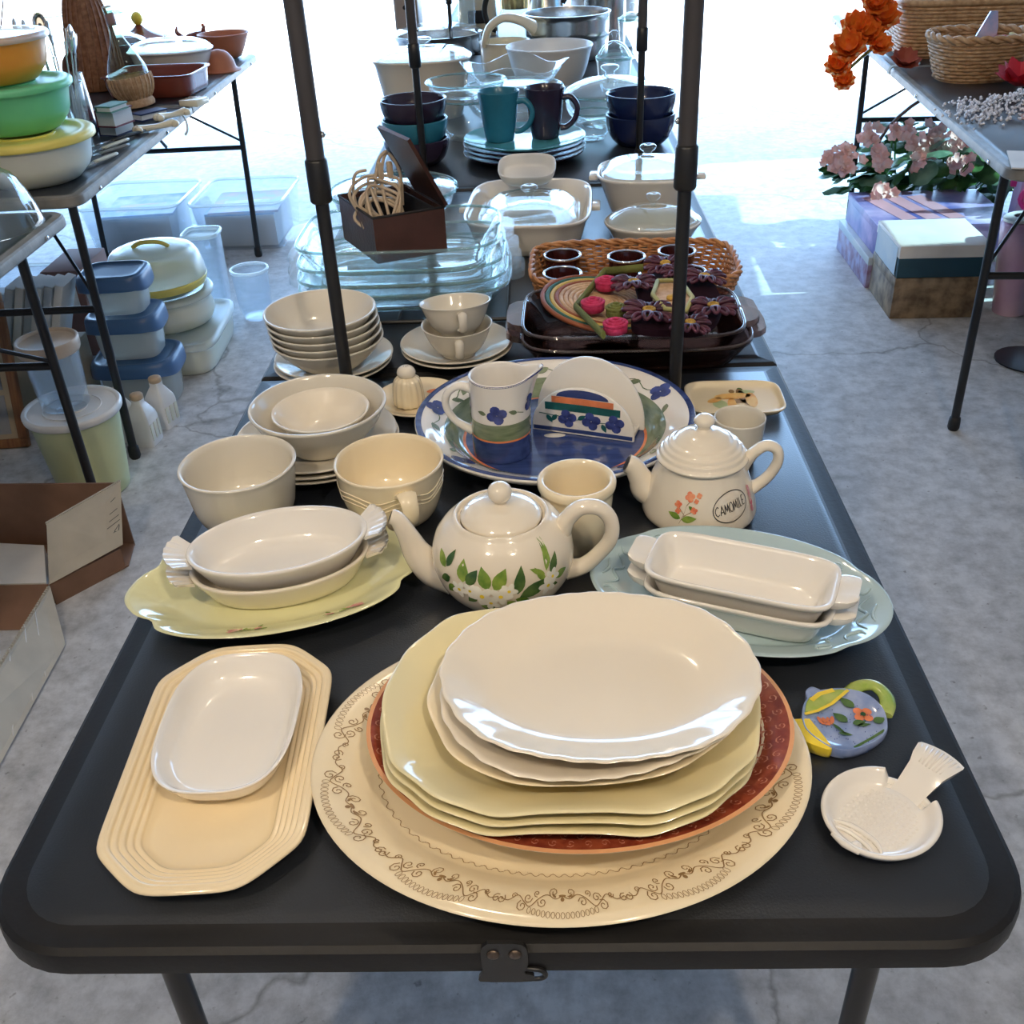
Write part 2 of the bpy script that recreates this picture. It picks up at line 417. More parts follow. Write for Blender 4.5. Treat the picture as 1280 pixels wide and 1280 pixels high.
def struct(o): o['kind'] = 'structure'; return o
struct(mesh('floor', *boxgeo(-3.9, 3.9, -2.6, 7.05, -.12, 0), floor_m, smooth=False))
struct(mesh('driveway', *boxgeo(-16, 16, 7.05, 34, -.14, -.006), drive_m, smooth=False))
struct(mesh('wall_left', *boxgeo(-4.05, -3.9, -2.6, 7.05, -.12, 2.75), plaster, smooth=False))
struct(mesh('wall_back', *boxgeo(-4.05, 4.05, -2.75, -2.6, -.12, 2.75), plaster, smooth=False))
# right wall with an added unseen window, cut to throw sun on the floor
wr = MB()
WY0, WY1, WZ0, WZ1 = 3.45, 5.7, 1.25, 2.15
for a in ((-2.6, WY0, -.12, 2.75), (WY1, 7.05, -.12, 2.75), (WY0, WY1, -.12, WZ0), (WY0, WY1, WZ1, 2.75)):
    wr.add(*boxgeo(3.9, 4.05, *a))
struct(wr.build('wall_right', plaster, smooth=False))
wf = MB()
for a in ((WY0, WY0 + .05, WZ0, WZ1), (WY1 - .05, WY1, WZ0, WZ1), (WY0, WY1, WZ0, WZ0 + .05), (WY0, WY1, WZ1 - .05, WZ1), ((WY0 + WY1) / 2 - .025, (WY0 + WY1) / 2 + .025, WZ0, WZ1)):
    wf.add(*boxgeo(3.93, 4.02, *a))
win = struct(wf.build('added_sun_window_1', whitepl, smooth=False))
mesh('pane', *boxgeo(3.972, 3.976, WY0 + .05, (WY0 + WY1) / 2 - .025, WZ0 + .05, WZ1 - .05), glassmat('sun_dimming_glass', (.36, .47, .50), 1.5), win, smooth=False)  # tint added to dim and cool the sun patch
mesh('pane', *boxgeo(3.972, 3.976, (WY0 + WY1) / 2 + .025, WY1 - .05, WZ0 + .05, WZ1 - .05), MATS['sun_dimming_glass'], win, smooth=False)
struct(mesh('ceiling', *boxgeo(-4.05, 4.05, -2.75, 7.2, 2.75, 2.9), ceilm, smooth=False))
struct(mesh('trim_1', *boxgeo(-4.05, 4.05, 6.95, 7.2, 2.45, 2.75), plaster, smooth=False))
for p in BULBS:
    t = thing('ceiling_lamp', 'round ceiling lamp with a bare warm bulb, %s' % {-.75: 'left of the camera', .55: 'right of the camera', -.2: 'over the middle of the long table'}[p[0]], 'lamp', (p[0], p[1], 2.75))
    lathe('lamp_base', [(.0, -.03), (.05, -.03), (.06, 0), (0, 0)], whitepl, t, n=24)
    lathe('lamp_stem', [(.0, -.12), (.018, -.12), (.018, -.03), (0, -.03)], whitepl, t, n=16)

# ---------- folding tables ----------
def halftop(name, x0, x1, y0, y1, r0, r1, top, edge, parent, th=.029, inset=.028):
    'half of a folding table top: field, sunk border, rounded edge; r0 / r1 corner radius at the near / far end'
    def ring(d, z):
        P = []
        for cx, cy, a, r in ((x1, y1, 0, r1), (x0, y1, pi / 2, r1), (x0, y0, pi, r0), (x1, y0, 1.5 * pi, r0)):
            sx = -1 if cx == x1 else 1; sy = -1 if cy == y1 else 1
            rr = max(r - d, .001)
            for i in range(9):
                t = a + pi / 2 * i / 8; P.append((cx + sx * (d + rr) + rr * cos(t), cy + sy * (d + rr) + rr * sin(t), z))
        return P
    R = [ring(.004, -th), ring(0, -th + .004), ring(0, -.012), ring(.0015, -.006), ring(.006, -.0025), ring(.012, -.002), ring(inset - .004, -.002), ring(inset, 0)]
    n = len(R[0]); mi = [1] * (n * (len(R) - 2)) + [0] * n + [1, 0]
    return loft(name, R, [top, edge], parent, sharp=28, mi=mi)
def leg_pair(t, y, xs, z1, dy=0., m=None, foot=True, r=.0115, splay=.0, k=.62):
    'two legs joined by a crossbar, plus the folding brace'
    m = m or blksteel
    for x in xs:
        sx = splay if x > sum(xs) / 2 else -splay
        l = tube('leg', [(x, y, z1), (x + sx, y + dy, .0)], r, m, t, n=12, res=0)
        if foot: lathe('foot_cap', [(0, -.0), (r + .005, 0), (r + .004, .035), (r, .04)], rubber, l, n=14).location = (x + sx, y + dy, 0)
    tube('crossbar', [(xs[0], y + dy * (1 - k), k * z1), (xs[1], y + dy * (1 - k), k * z1)], r * .85, m, t, n=10, res=0)
def brace(t, y, yc, xs, z1, m=None):
    xm = sum(xs) / 2
    tube('brace', [(xm, y, z1 * .63), (xm, yc, z1 - .01)], .007, m or blksteel, t, n=8, res=0)
X0, X1 = -.432, .343
table = thing('folding_table', 'long black folding table in front, crowded with white and cream dishes', 'table', (0, 0, 0))
YA, YF, YB = .425, 1.375, 2.36
g = bpy.data.objects.new
h1 = halftop('tabletop_half', X0, X1, YA, YF - .0015, .075, .006, blkpl, blkedge, table)
h2 = halftop('tabletop_half', X0, X1, YF + .0015, YB, .006, .05, blkpl, blkedge, table)
for h in (h1, h2): h.location.z = T
XS = (aty(218, 1212, .60).x, aty(1083, 1206, .60).x)
leg_pair(table, .60, XS, T - .028, r=.0125, k=.93)
leg_pair(table, 2.15, XS, T - .04, r=.0125)
brace(table, .60, 1.0, XS, T - .02)
tube('side_rail', [(X0 + .04, YA + .1, T - .034), (X0 + .04, YB - .1, T - .034)], .008, blksteel, table, n=8, res=0)
tube('side_rail', [(X1 - .04, YA + .1, T - .034), (X1 - .04, YB - .1, T - .034)], .008, blksteel, table, n=8, res=0)
# latch plate at the front edge
a0 = aty(594, 1190, YA - .003); a1 = aty(666, 1190, YA - .003); cx = (a0.x + a1.x) / 2; hw = (a1.x - a0.x) / 2
zt = aty(630, 1179, YA - .003).z; zb = aty(630, 1227, YA - .003).z
out = [(-hw * .55, zt), (hw * .55, zt), (hw * .82, zt - .006), (hw * .82, zb + .018), (hw * .62, zb + .01), (hw * 1.0, zb + .008), (hw * 1.02, zb + .003), (hw * .9, zb), (-hw * .9, zb), (-hw * 1.0, zb + .004), (-hw * .78, zb + .012), (-hw * .82, zb + .02), (-hw * .82, zt - .006)]
out = chaikin(out + [out[0]])[:-1]
R = [[(cx + x, YA - .0005, z) for x, z in out], [(cx + x, YA - .0035, z) for x, z in out]]
lp = loft('latch_plate', R, blksteel, table, sharp=40)
tube('latch_hook', [(cx + hw * .7, YA - .002, zb + .014), (cx + hw * 1.25, YA - .002, zb + .012), (cx + hw * 1.42, YA - .002, zb + .006), (cx + hw * 1.2, YA - .002, zb + .002), (cx + hw * .6, YA - .002, zb + .002)], .0018, blksteel, table, n=8, res=5)
for dx in (-hw * .38, hw * .38):
    s_ = lathe('screw', [(0, 0), (.0048, 0), (.004, .0018), (.0, .0025)], mat('dark_screw', (.12, .09, .07), .4, .8), lp, n=16)
    s_.location = (cx + dx, YA - .0035, zt - .012); s_.rotation_euler = (pi / 2, 0, 0)
# second and third table behind it
table2 = thing('folding_table', 'black folding table standing end to end behind the front one, under the glass casseroles', 'table')
h1 = halftop('tabletop_half', X0, X1 + .02, 2.375, 3.33, .05, .006, blkpl, blkedge, table2); h2 = halftop('tabletop_half', X0, X1 + .02, 3.333, 4.28, .006, .05, blkpl, blkedge, table2)
for h in (h1, h2): h.location.z = T
leg_pair(table2, 2.6, XS, T - .03); leg_pair(table2, 4.05, XS, T - .04)
table3 = thing('folding_table', 'farthest black folding table of the middle row, under the pots and kettles', 'table')
h1 = halftop('tabletop_half', X0, X1 + .03, 4.30, 5.25, .05, .006, blkpl, blkedge, table3); h2 = halftop('tabletop_half', X0, X1 + .03, 5.253, 6.2, .006, .05, blkpl, blkedge, table3)
for h in (h1, h2): h.location.z = T
leg_pair(table3, 4.55, XS, T - .04); leg_pair(table3, 5.95, XS, T - .04)
# raised tables whose telescoping legs stand on the row below
def raised(name_label, y0, y1, yl, xs_near, xs_far, r, zt=1.5, top=True, zcs=(.945, 1.)):
    t = thing('pole_frame', name_label, 'rack')
    if top:
        a = halftop('tabletop_half', -.45, .36, y0, (y0 + y1) / 2 - .001, .05, .006, blkpl, blkedge, t); a.location.z = zt + .04
        b = halftop('tabletop_half', -.45, .36, (y0 + y1) / 2 + .001, y1, .006, .05, blkpl, blkedge, t); b.location.z = zt + .04
    for (y, xs, zc) in ((yl[0], xs_near, zcs[0]), (yl[1], xs_far, zcs[1])):
        for i, x in enumerate(xs):
            yy = y[i] if isinstance(y, tuple) else y
            l = tube('leg', [(x, yy, T + .001), (x, yy, zc)], r * .80, blksteel, t, n=14, res=0)
            tube('upper_tube', [(x, yy, zc - .02), (x, yy, zt)], r * 1.06, greysteel, l, n=14, res=0)
            tube('collar', [(x, yy, zc - .03), (x, yy, zc - .027), (x, yy, zc + .02), (x, yy, zc + .023)], [r * 1.12, r * 1.3, r * 1.3, r * 1.12], blksteel, l, n=14, res=0)
            b_ = lathe('spring_button', [(0, 0), (.004, 0), (.004, .003), (0, .0055)], chrome, l, n=12)
            b_.location = (x + (r if i == 0 else -r) * 1.0, yy, zc + .05); b_.rotation_euler = (0, (pi / 2 if i == 0 else -pi / 2), 0)
            lathe('foot_cap', [(0, 0), (r, 0), (r, .012), (r * .8, .014)], rubber, l, n=14).location = (x, yy, T + .0005)
        ya, yb = y if isinstance(y, tuple) else (y, y); tube('crossbar', [(xs[0], ya, zt), (xs[1], yb, zt)], r, blksteel, t, n=10, res=0)
    for i, (a, b) in enumerate(zip(xs_near, xs_far)): tube('top_rail', [(a, yl[0], zt), (b, yl[1][i] if isinstance(yl[1], tuple) else yl[1], zt)], r, blksteel, t, n=10, res=0)
raised('nearer black pole frame, its four telescoping legs standing among the dishes', 1.0, 2.95, (1.25, (2.53, 2.63)), (-.272, .174), (-.287, .247), .0108, zt=2.1, top=False, zcs=(aty(398, 222, 1.25).z, aty(795, 40, 2.72).z))
raised('farther black pole frame, its thin legs standing behind the steel pans', 4.1, 5.9, (4.325, 5.65), (-.340, .258), (-.345, .262), .0095, zt=2.1, top=False)
# side tables
def side_table(label, xi, y0, y1, inward, legs, xi2=None, wd=.76, top=None):
    'xi: x of the edge that faces the aisle'
    t = thing('folding_table', label, 'table', (xi, y0, 0), atan2(-(xi2 - xi), y1 - y0) if xi2 is not None else 0)
    L = y1 - y0; a, b = (-wd, 0) if inward > 0 else (0, wd)
    for k in (0, 1):
        h = halftop('tabletop_half', a, b, k * L / 2 + .001, (k + 1) * L / 2 - .001, .05 if k == 0 else .006, .006 if k == 0 else .05, top or blkpl, greyedge, t); h.location.z = T
    xs = sorted([-.05 * inward, -(wd - .06) * inward])
    for yl, dy in legs:
        leg_pair(t, yl - y0, xs, T - .04, dy=dy)
        brace(t, yl - y0, yl - y0 + (.35 if yl - y0 < L / 2 else -.35), (xs[0], xs[1]), T - .04)
        tube('brace', [(xs[1] if inward > 0 else xs[0], yl - y0, T * .6), (xs[1] * .6 + xs[0] * .4 if inward > 0 else xs[0] * .6 + xs[1] * .4, yl - y0 + (.3 if yl - y0 < L / 2 else -.3), T - .045)], .005, blksteel, t, n=8, res=0)
    n = 4
    for k in range(n):
        s_ = lathe('rivet', [(0, 0), (.006, 0), (.005, .003), (0, .004)], chrome, t, n=10)
        s_.location = (0.0005 * inward, .15 + (L - .3) * k / (n - 1), T - .02); s_.rotation_euler = (0, pi / 2 * inward, 0)
    return t
tA = side_table('grey-edged folding table on the left with plastic bowls, bottles and terracotta', -1.115, 2.425, 4.56, 1, ((2.50, -.04), (4.28, -.10)), -1.17)
tB = side_table('nearest left folding table, grey edge cut off by the picture edge', -1.085, .55, 2.32, 1, ((.8, 0), (2.13, 0)), -1.09)
tC = side_table('right folding table with wicker baskets, orange flowers and pearl spray', 1.06, 2.36, 5.0, -1, ((2.53, -.03), (4.35, -.10)), 1.30)
tD = side_table('nearest right folding table, only its leg in the picture', 1.16, .45, 2.27, -1, ((.8, 0), (2.19, 0)))
tD['label'] = 'nearest right folding table, of which mainly the front leg shows'
# ---------- front dishes ----------
def fit(L, Rr, B, z):
    a = at(*L, T + z); b = at(*Rr, T + z); c = at(*B, T + z)
    ctr = (a + b) / 2; return Vector((ctr.x, ctr.y, 0)), (a - b).length / 2, ctr.y - c.y
def base(v, z): return (v.x, v.y, T + z)
def plateprof(h, rim, t=.0045, foot=.45, well=None, A=.1):
    'flat plate: rim width, depth h; A = the smaller half size'
    well = rim if well is None else well
    return [(A * .999, .0025), (A * (1 - foot) + .004, .0025), (A * (1 - foot), 0), (A * (1 - foot) - .003, 0), (well + .004, .004), (rim * .5, h * .62 - t * .6), (.002, h - t), (0, h - t * .5), (.001, h), (.004, h - .0005), (rim * .55, h * .66), (rim, t + .0035), (well + .012, t + .001), (A * .6, t), (A * .999, t)]
# big scroll-rimmed platter
c, A, B = fit((390, 945), (1010, 930), (700, 1155), .026); B = .163
sh = ell(A, B)
up = [(0, .026), (.004, .0265), (.034, .0205), (.052, .0075), (.062, .006), (.16, .006)]
pf = [(.16, .002), (.07, .002), (.066, 0), (.06, 0), (.052, .0035), (.03, .016), (.002, .0235), (0, .0245)] + up[1:]
pt = thing('serving_platter', 'big ivory oval platter with a brown scrollwork rim, bottom of the tallest front stack', 'platter', (c.x, c.y, T))
dish('platter_body', sh, pf, cream, pt, n=120)
f = on_dish(sh, [(0, .026)] + up[1:], .0006)
pr = Print(lambda u, v: f(u / .18, v)); per = .36 * pi
NR = 10
for k in range(NR):
    u0 = (-pi / 2 + 2 * pi * k / NR) * .18; W_ = 2 * pi / NR * .18
    def q(P): return [(u0 + x * W_ / 2, .004 + y) for x, y in P]
    wd = .0009
    for sg in (-1, 1):
        pr.line(q([(sg * x, y) for x, y in catmull([(.98, .018), (.85, .016), (.72, .022), (.6, .016), (.5, .012), (.38, .02), (.25, .024), (.12, .020), (.03, .022)], 4)]), wd)
        for cx_, cy_, r_, d_, a_ in ((.96, .0165, .0035, 1, 1), (.62, .012, .0045, -1, 2), (.55, .020, .004, 1, 0), (.32, .0165, .004, -1, 3), (.14, .027, .0045, 1, 4), (.42, .025, .003, 1, 5), (.78, .021, .0025, -1, 0)):
            P = spiral(0, 0, r_ * 1.3, 1.3, a_, d_ * sg, 10)
            pr.line(q([(sg * cx_ + x / (per / NR) * 1.6, cy_ + y) for x, y in P]), wd)
        pr.leaf(u0 + sg * .05 * W_, .025, .006, .0022, pi / 2 - sg * .8)
    for j in range(15):
        x = -.5 + j / 14
        P = [(x + .028 * cos(a) , .0085 + .003 * sin(a) + .004 * (1 - (2 * x) ** 2) * -1) for a in [2 * pi * i / 8 for i in range(9)]]
        pr.line(q(P), wd * .55)
    pr.disc(u0, .027, .0035, .0015, 8); pr.disc(u0, .0235, .0018, .0022, 8)
pr.build('scroll_print', brownp, pt)
pr = Print(f)
P = [(2 * pi * i / 520, .055 + .0016 * sin(i * 2 * pi / 13 * 2)) for i in range(521)]
pr.line(P, .0007)
for i in range(80): pr.line(spiral(2 * pi * i / 80, .0555, .0024, .8, i, 1, 6), .0006)
pr.build('inner_ring_print', brownp, pt)
# red transferware platter
c, A, B = fit((461, 900), (990, 900), (700, 1066), .044); B = .136
sh = ell(A, B)
up = [(0, .040), (.003, .0405), (.03, .031), (.045, .014), (.06, .008), (.13, .008)]
pf = [(.13, .002), (.07, .002), (.066, 0), (.060, 0), (.045, .008), (.028, .025), (.0015, .0385)] + up
rt = thing('serving_platter', 'dark red patterned oval platter with a cream underside, under the yellow plates', 'platter', (c.x, c.y, T + .0072))
dish('platter_body', sh, pf, cream, rt, n=110)
f = on_dish(sh, up, .0006); pr = Print(f); pr.grid(0, 2 * pi, .0035, .1, 140, 8); pr.build('red_glaze', redt, rt)
pr = Print(f); pr.grid(0, 2 * pi, .0, .0035, 140, 1); pr.build('orange_rim_band', copper, rt)
pr = Print(on_dish(sh, up, .0011))
for k in range(64):
    u = 2 * pi * k / 64
    for r_, v, d_ in ((.0045, .010, 1), (.0055, .020, -1), (.0045, .030, 1), (.004, .040, -1)):
        pr.line([(u + (x) / .16 + .02 * d_, v + y) for x, y in spiral(0, 0, r_, 1.2, k + v * 100, d_, 9)], .0011)
    pr.flower(u, .032, .012, 5, .5, k)
pr.build('scroll_print', mat('rust_print', (.52, .20, .11), .2), rt)
# three square scalloped yellow plates
def ysq(a, b):
    base_ = octo(a, b, .062, 11)
    def f(t, s):
        c4 = abs(sin(2 * t)) ** 3
        bump = .012 * cos(16 * t) * c4 + .007 * cos(12 * t)
        k = max(0, 1 - max(s, 0) / .05)
        return base_(t, s) * (1 + k * bump)
    return f
c, A, B = fit((477, 880), (952, 880), (720, 1024), .068)
c.y = .598; B = .119
labs = ['pale yellow scalloped square plate, topmost of three alike', 'pale yellow scalloped square plate, middle of three alike', 'pale yellow scalloped square plate, lowest of three, resting in the red platter']
first = None
for i, (dx, dy, z, rz) in enumerate(((-.003, -.004, .0158, -.02), (-.001, -.002, .0243, .0), (0, 0, .0328, .01))):
    lb = labs[2 - i]
    if first is None:
        first = thing('square_plate', lb, 'plate', (c.x + dx, c.y + dy, T + z), rz, 'pale yellow square plates')
        sh = ysq(A * .985, B)
        dish('plate_body', sh, [(.1, .002), (.066, .002), (.062, 0), (.058, 0), (.038, .013), (.0015, .0325), (0, .0342), (.0015, .0352), (.005, .0342), (.036, .0172), (.052, .0062), (.062, .005), (.1, .005)], yell, first, n=180, zf=lambda t, s: .0022 * max(0, 1 - s / .03) * cos(8 * t))
    else: again(first, (c.x + dx, c.y + dy, T + z), rz, lb)
# cream plate
c, A, B = fit((537, 885), (924, 895), (735, 968), .069); c.y = .604; B = .100
o = dish('scalloped_plate', wavy(ell(A, B, 2.3), [(.012, 12, 0), (.006, 6, 1)]), [(.09, .003), (.058, .003), (.055, 0), (.051, 0), (.034, .010), (.002, .028), (0, .029), (.001, .030), (.005, .0288), (.032, .0145), (.046, .0072), (.056, .006), (.09, .006)], cream, n=144, zf=lambda t, s: .0012 * max(0, 1 - s / .03) * cos(12 * t))
place(o, (c.x, c.y, T + .0385), .1); tag(o, 'cream scalloped plate between the yellow square plates and the white ones', 'plate')
# two white plates on top
c, A, B = fit((555, 835), (943, 835), (735, 943), .083); c.y = .606; B = .0995
g_ = 'white scalloped dinner plates'
sh = wavy(ell(A, B, 2.15), [(.0055, 28, 0), (.006, 8, .4)], .03)
pf = [(.09, .003), (.062, .003), (.059, 0), (.055, 0), (.038, .0085), (.002, .0265), (0, .0275), (.001, .0285), (.004, .0280), (.014, .0228), (.028, .0155), (.040, .0108), (.054, .0092), (.09, .0088)]
t1 = thing('dinner_plate', 'white scalloped plate just under the topmost white plate', 'plate', (c.x - .001, c.y - .004, T + .0465), .3, g_)
dish('plate_body', sh, pf, china2, t1, n=192)
pr = Print(on_dish(sh, pf[7:], .0007))
for k in range(8):
    for i in range(5): pr.leaf(-.4 / 8 + 2 * pi * k / 8 + (i - 2) * .035, .006, .010 - abs(i - 2) * .002, .003, pi / 2 + (i - 2) * .3, 4)
pr.build('moulded_leaves', china2, t1)
t2 = again(t1, (c.x, c.y, T + .0555), 0, 'topmost white scalloped plate of the tall front stack')

# ribbed cream tray with cut corners
pc = [at(x, y, T + .022) for x, y in ((205, 847), (271, 812), (378, 807), (419, 837), (382, 1056), (315, 1108), (166, 1116), (124, 1064))]
cc = sum(pc, Vector()) / 8
rz = atan2((pc[2].y + pc[3].y) / 2 - (pc[5].y + pc[4].y) / 2, (pc[2].x + pc[3].x) / 2 - (pc[5].x + pc[4].x) / 2) - pi / 2
sh = octo(.080, .137, .042)
rp = []
for i in range(5):
    s = .004 + i * .0052; z = .022 - i * .0026; rp += [(s, z + .0004), (s + .0018, z + .0012), (s + .0036, z + .0004), (s + .0043, z - .0014)]
pf = [(.07, .002), (.05, .002), (.046, 0), (.04, 0), (.03, .004), (.001, .0185), (-.001, .0205), (0, .0225), (.003, .0228)] + rp + [(.0335, .0075), (.037, .0065), (.05, .006), (.07, .006)]
tr = thing('serving_tray', 'long cream tray with cut corners and a ribbed rim, at the left front', 'tray', (cc.x - .004, cc.y, T), rz)
dish('tray_body', sh, pf, ivory, tr, n=176)
# white rounded dish on it
pc2 = [at(x, y, T + .035) for x, y in ((192, 960), (235, 822), (370, 813), (383, 860), (335, 978), (225, 996))]
c = at(287, 896, T + .036)
o = dish('serving_dish', ell(.0585, .0835, 2.9), [(.06, .002), (.026, .002), (.023, 0), (.019, 0), (.008, .010), (.001, .0265), (0, .028), (.0012, .0288), (.004, .027), (.012, .013), (.020, .0075), (.03, .006), (.06, .006)], china, n=96)
place(o, (c.x, c.y, T + .0068), rz - .02); tag(o, 'small white dish with rounded corners lying on the ribbed cream tray', 'dish')

# fish dish
V = []
cf = at(1102, 1012, T + .016)
fishr = ell(.047, .043)
th = atan2(at(1162, 958, T + .016).y - cf.y, at(1162, 958, T + .016).x - cf.x)
fp = [(.03, .001), (.016, .001), (.013, .0), (.004, .006), (0, .0125), (-.0005, .0145), (.0015, .016), (.0045, .0145), (.009, .0075), (.0135, .0042), (.03, .0042)]
fd = thing('fish_dish', 'small white fish-shaped dish with dimpled scales near the right front corner', 'dish', (cf.x, cf.y, T), th)
def fz(t, s):
    t = (t + pi) % (2 * pi) - pi; k = max(0., min(1., (.52 - abs(t)) / .08))
    return -(.0095 * k) if s < .006 else (-.004 * k if s < .011 else 0)
dish('dish_body', fishr, fp, china, fd, n=144, zf=fz)
R = []
for x_, hw_, z0, z1, cv in ((.033, .012, .0035, .0045, .0), (.043, .0125, .004, .006, .0008), (.052, .0135, .006, .0088, .0015), (.062, .0148, .009, .0118, .002), (.074, .0175, .0115, .0145, .002), (.085, .0198, .013, .0160, .001), (.089, .0188, .0135, .0155, .0)):
    N_ = 9; top_ = [(x_ - .004 * (2 * k / (N_ - 1) - 1) ** 2 * (1 if x_ > .07 else 0), hw_ * (1 - 2 * k / (N_ - 1)), z1 + cv * ((2 * k / (N_ - 1) - 1) ** 2)) for k in range(N_)]
    bot_ = [(p_[0], p_[1] * .93, z0) for p_ in top_[::-1]]; R.append(bot_ + top_)
loft('tail_fin', R, china, fd, sharp=60)
mb = MB()
for i in range(-6, 7):
    for j in range(-6, 7):
        x = i * .0046 + (.0023 if j % 2 else 0) + .004; y = j * .0040
        if (x / .031) ** 2 + (y / .028) ** 2 < 1:
            k = 6; Vv = [(x + .0019 * cos(2 * pi * q_ / k), y + .0017 * sin(2 * pi * q_ / k), .0044) for q_ in range(k)] + [(x, y, .0054)]
            mb.add(Vv, [(q_, (q_ + 1) % k, k) for q_ in range(k)])
tag(mb.build('scale_bumps', china, fd), kind='stuff')
mb = MB()
for i in range(9):
    a = -.26 + .065 * i; mb.add(*tubegeo([(.066, .0140 * (i - 4) / 4.6, .0132), (.086 - .004 * ((i - 4) / 4) ** 2, .0188 * (i - 4) / 4.6, .0162)], [.0007, .0011], 6, 0))
mb.build('tail_ridges', china, fd)
mb = MB()
mb.add(*tubegeo([(-.030, .024, .0065), (-.022, .010, .0055), (-.022, -.012, .0055), (-.032, -.024, .0068)], [.0006, .0022, .0022, .0006], 8, 5))
mb.add(*tubegeo([(-.036, .020, .008), (-.029, .008, .0062), (-.030, -.01, .0062), (-.037, -.02, .008)], [.0006, .0016, .0016, .0006], 8, 5))
mb.build('gill_ridges', china, fd)
ey = lathe('eye', [(0, 0), (.004, 0), (.0045, .0015), (.003, .0035), (0, .004)], china, fd, n=18); ey.location = (-.040, -.006, .0105)
tube('mouth', [(-.0455, .012, .0135), (-.0475, .0, .0145), (-.0455, -.012, .0135)], [.0015, .0028, .0015], china, fd, n=8)

# teapot-shaped spoon rest
cs = at(1056, 900, T + .013)
def wpt(px, py, z=.013):
    p = at(px, py, T + z); return (p.x - cs.x, p.y - cs.y)
sr = thing('spoon_rest', 'hand-painted flat teapot-shaped spoon rest, yellow and blue with orange flowers', 'spoon rest', (cs.x, cs.y, T))
bodyo = [wpt(*p) for p in ((1002, 898), (1004, 880), (1016, 866), (1035, 861), (1060, 861), (1085, 868), (1104, 885), (1110, 905), (1106, 918), (1088, 930), (1063, 938), (1040, 935), (1018, 922), (1006, 910))]
def outline(P, n=6): return [tuple(x) for x in catmull(P + [P[0]], n)[:-1]]
def slab(name, O, z0, z1, m, parent, rim=.002, dip=.0):
    cx_ = sum(p[0] for p in O) / len(O); cy_ = sum(p[1] for p in O) / len(O)
    def rg(k, z): return [(cx_ + (x - cx_) * k, cy_ + (y - cy_) * k, z) for x, y in O]
    return loft(name, [rg(.86, z0), rg(.97, z0 + .002), rg(1, (z0 + z1) / 2), rg(1, z1 - .001), rg(.985, z1), rg(.95, z1 - .0005), rg(.88, z1 - dip), rg(.5, z1 - dip)], m, parent, sharp=50)
slab('rest_body', outline(bodyo), 0, .013, bluep2, sr, dip=.003)
spo = [wpt(*p) for p in ((1012, 898), (990, 899), (988, 904), (1000, 922), (1025, 934), (1040, 934))]
slab('spout', outline(spo), .001, .0125, sunp, sr)
lid_ = [wpt(*p) for p in ((1006, 890), (1009, 876), (1020, 866), (1040, 862), (1058, 861), (1048, 872), (1030, 884), (1016, 889))]
slab('lid_panel', outline(lid_), .006, .0128, limep, sr)
pr = Print(on_flat(.0132)); pr.line([wpt(*p) for p in ((1006, 893), (1022, 889), (1040, 880), (1060, 863))], .003); pr.line([wpt(*p) for p in ((1014, 876), (1024, 868), (1042, 863))], .0045); pr.build('yellow_lines', sunp, sr)
kn = [wpt(*p) for p in ((1008, 873), (1007, 864), (1014, 859), (1024, 862), (1027, 866), (1018, 870))]
slab('knob', outline(kn), .002, .013, bluep2, sr)
hp = [wpt(*p, .011) for p in ((1064, 864), (1074, 856), (1092, 855), (1106, 866), (1110, 880), (1107, 892))]
V, F = tubegeo([(x, y, .009) for x, y in hp], [.0072, .0068, .0066, .0068, .007, .0062], 10, 5, sx=.5); mesh('handle', V, F, limep, sr, sharp=60)
pr = Print(on_flat(.0116))
fl = wpt(1079, 892)
for k in range(4): pr.disc(fl[0] + .0052 * cos(k * pi / 2 + .7), fl[1] + .0052 * sin(k * pi / 2 + .7), .0042, None, 12)
fl2 = wpt(1032, 900)
for k in range(4): pr.disc(fl2[0] - .004 + k * .0032, fl2[1] - .001 + abs(k - 1.5) * .001, .0052, .0019, 10, 1.9 - k * .2)
pr.build('orange_flowers', orangep, sr)
pr = Print(on_flat(.0121)); pr.disc(fl[0], fl[1], .0024)
for (x, y, L, W__, a) in ((1068, 884, .016, .009, 2.2), (1060, 902, .015, .009, 2.3), (1066, 904, .012, .007, .2), (1092, 902, .012, .008, .4), (1040, 903, .017, .003, -1.0), (1048, 915, .012, .004, -.3), (1072, 906, .012, .004, .1)):
    p = wpt(x, y); pr.leaf(p[0], p[1], L, W__, a)
pr.line([wpt(*p) for p in ((1068, 934), (1090, 922), (1106, 912))], .0024)
for i in range(7): p = wpt(1010 + i * 7.5, 868 + (i % 2) * 6 - (i > 3) * 3); pr.disc(p[0], p[1], .0006, None, 6)
for i in range(5): p = wpt(996 + i * 7, 903 + i * 5); pr.disc(p[0], p[1], .0007, None, 6)
pr.build('black_brushwork', leafd, sr)
pr = Print(on_flat(.0118))
for i in range(60):
    x = random.uniform(1012, 1100); y = random.uniform(878, 928); p = wpt(x, y); pr.leaf(p[0], p[1], .002, .0007, -1.9, 3)
pr.build('blue_flecks', blueink, sr)

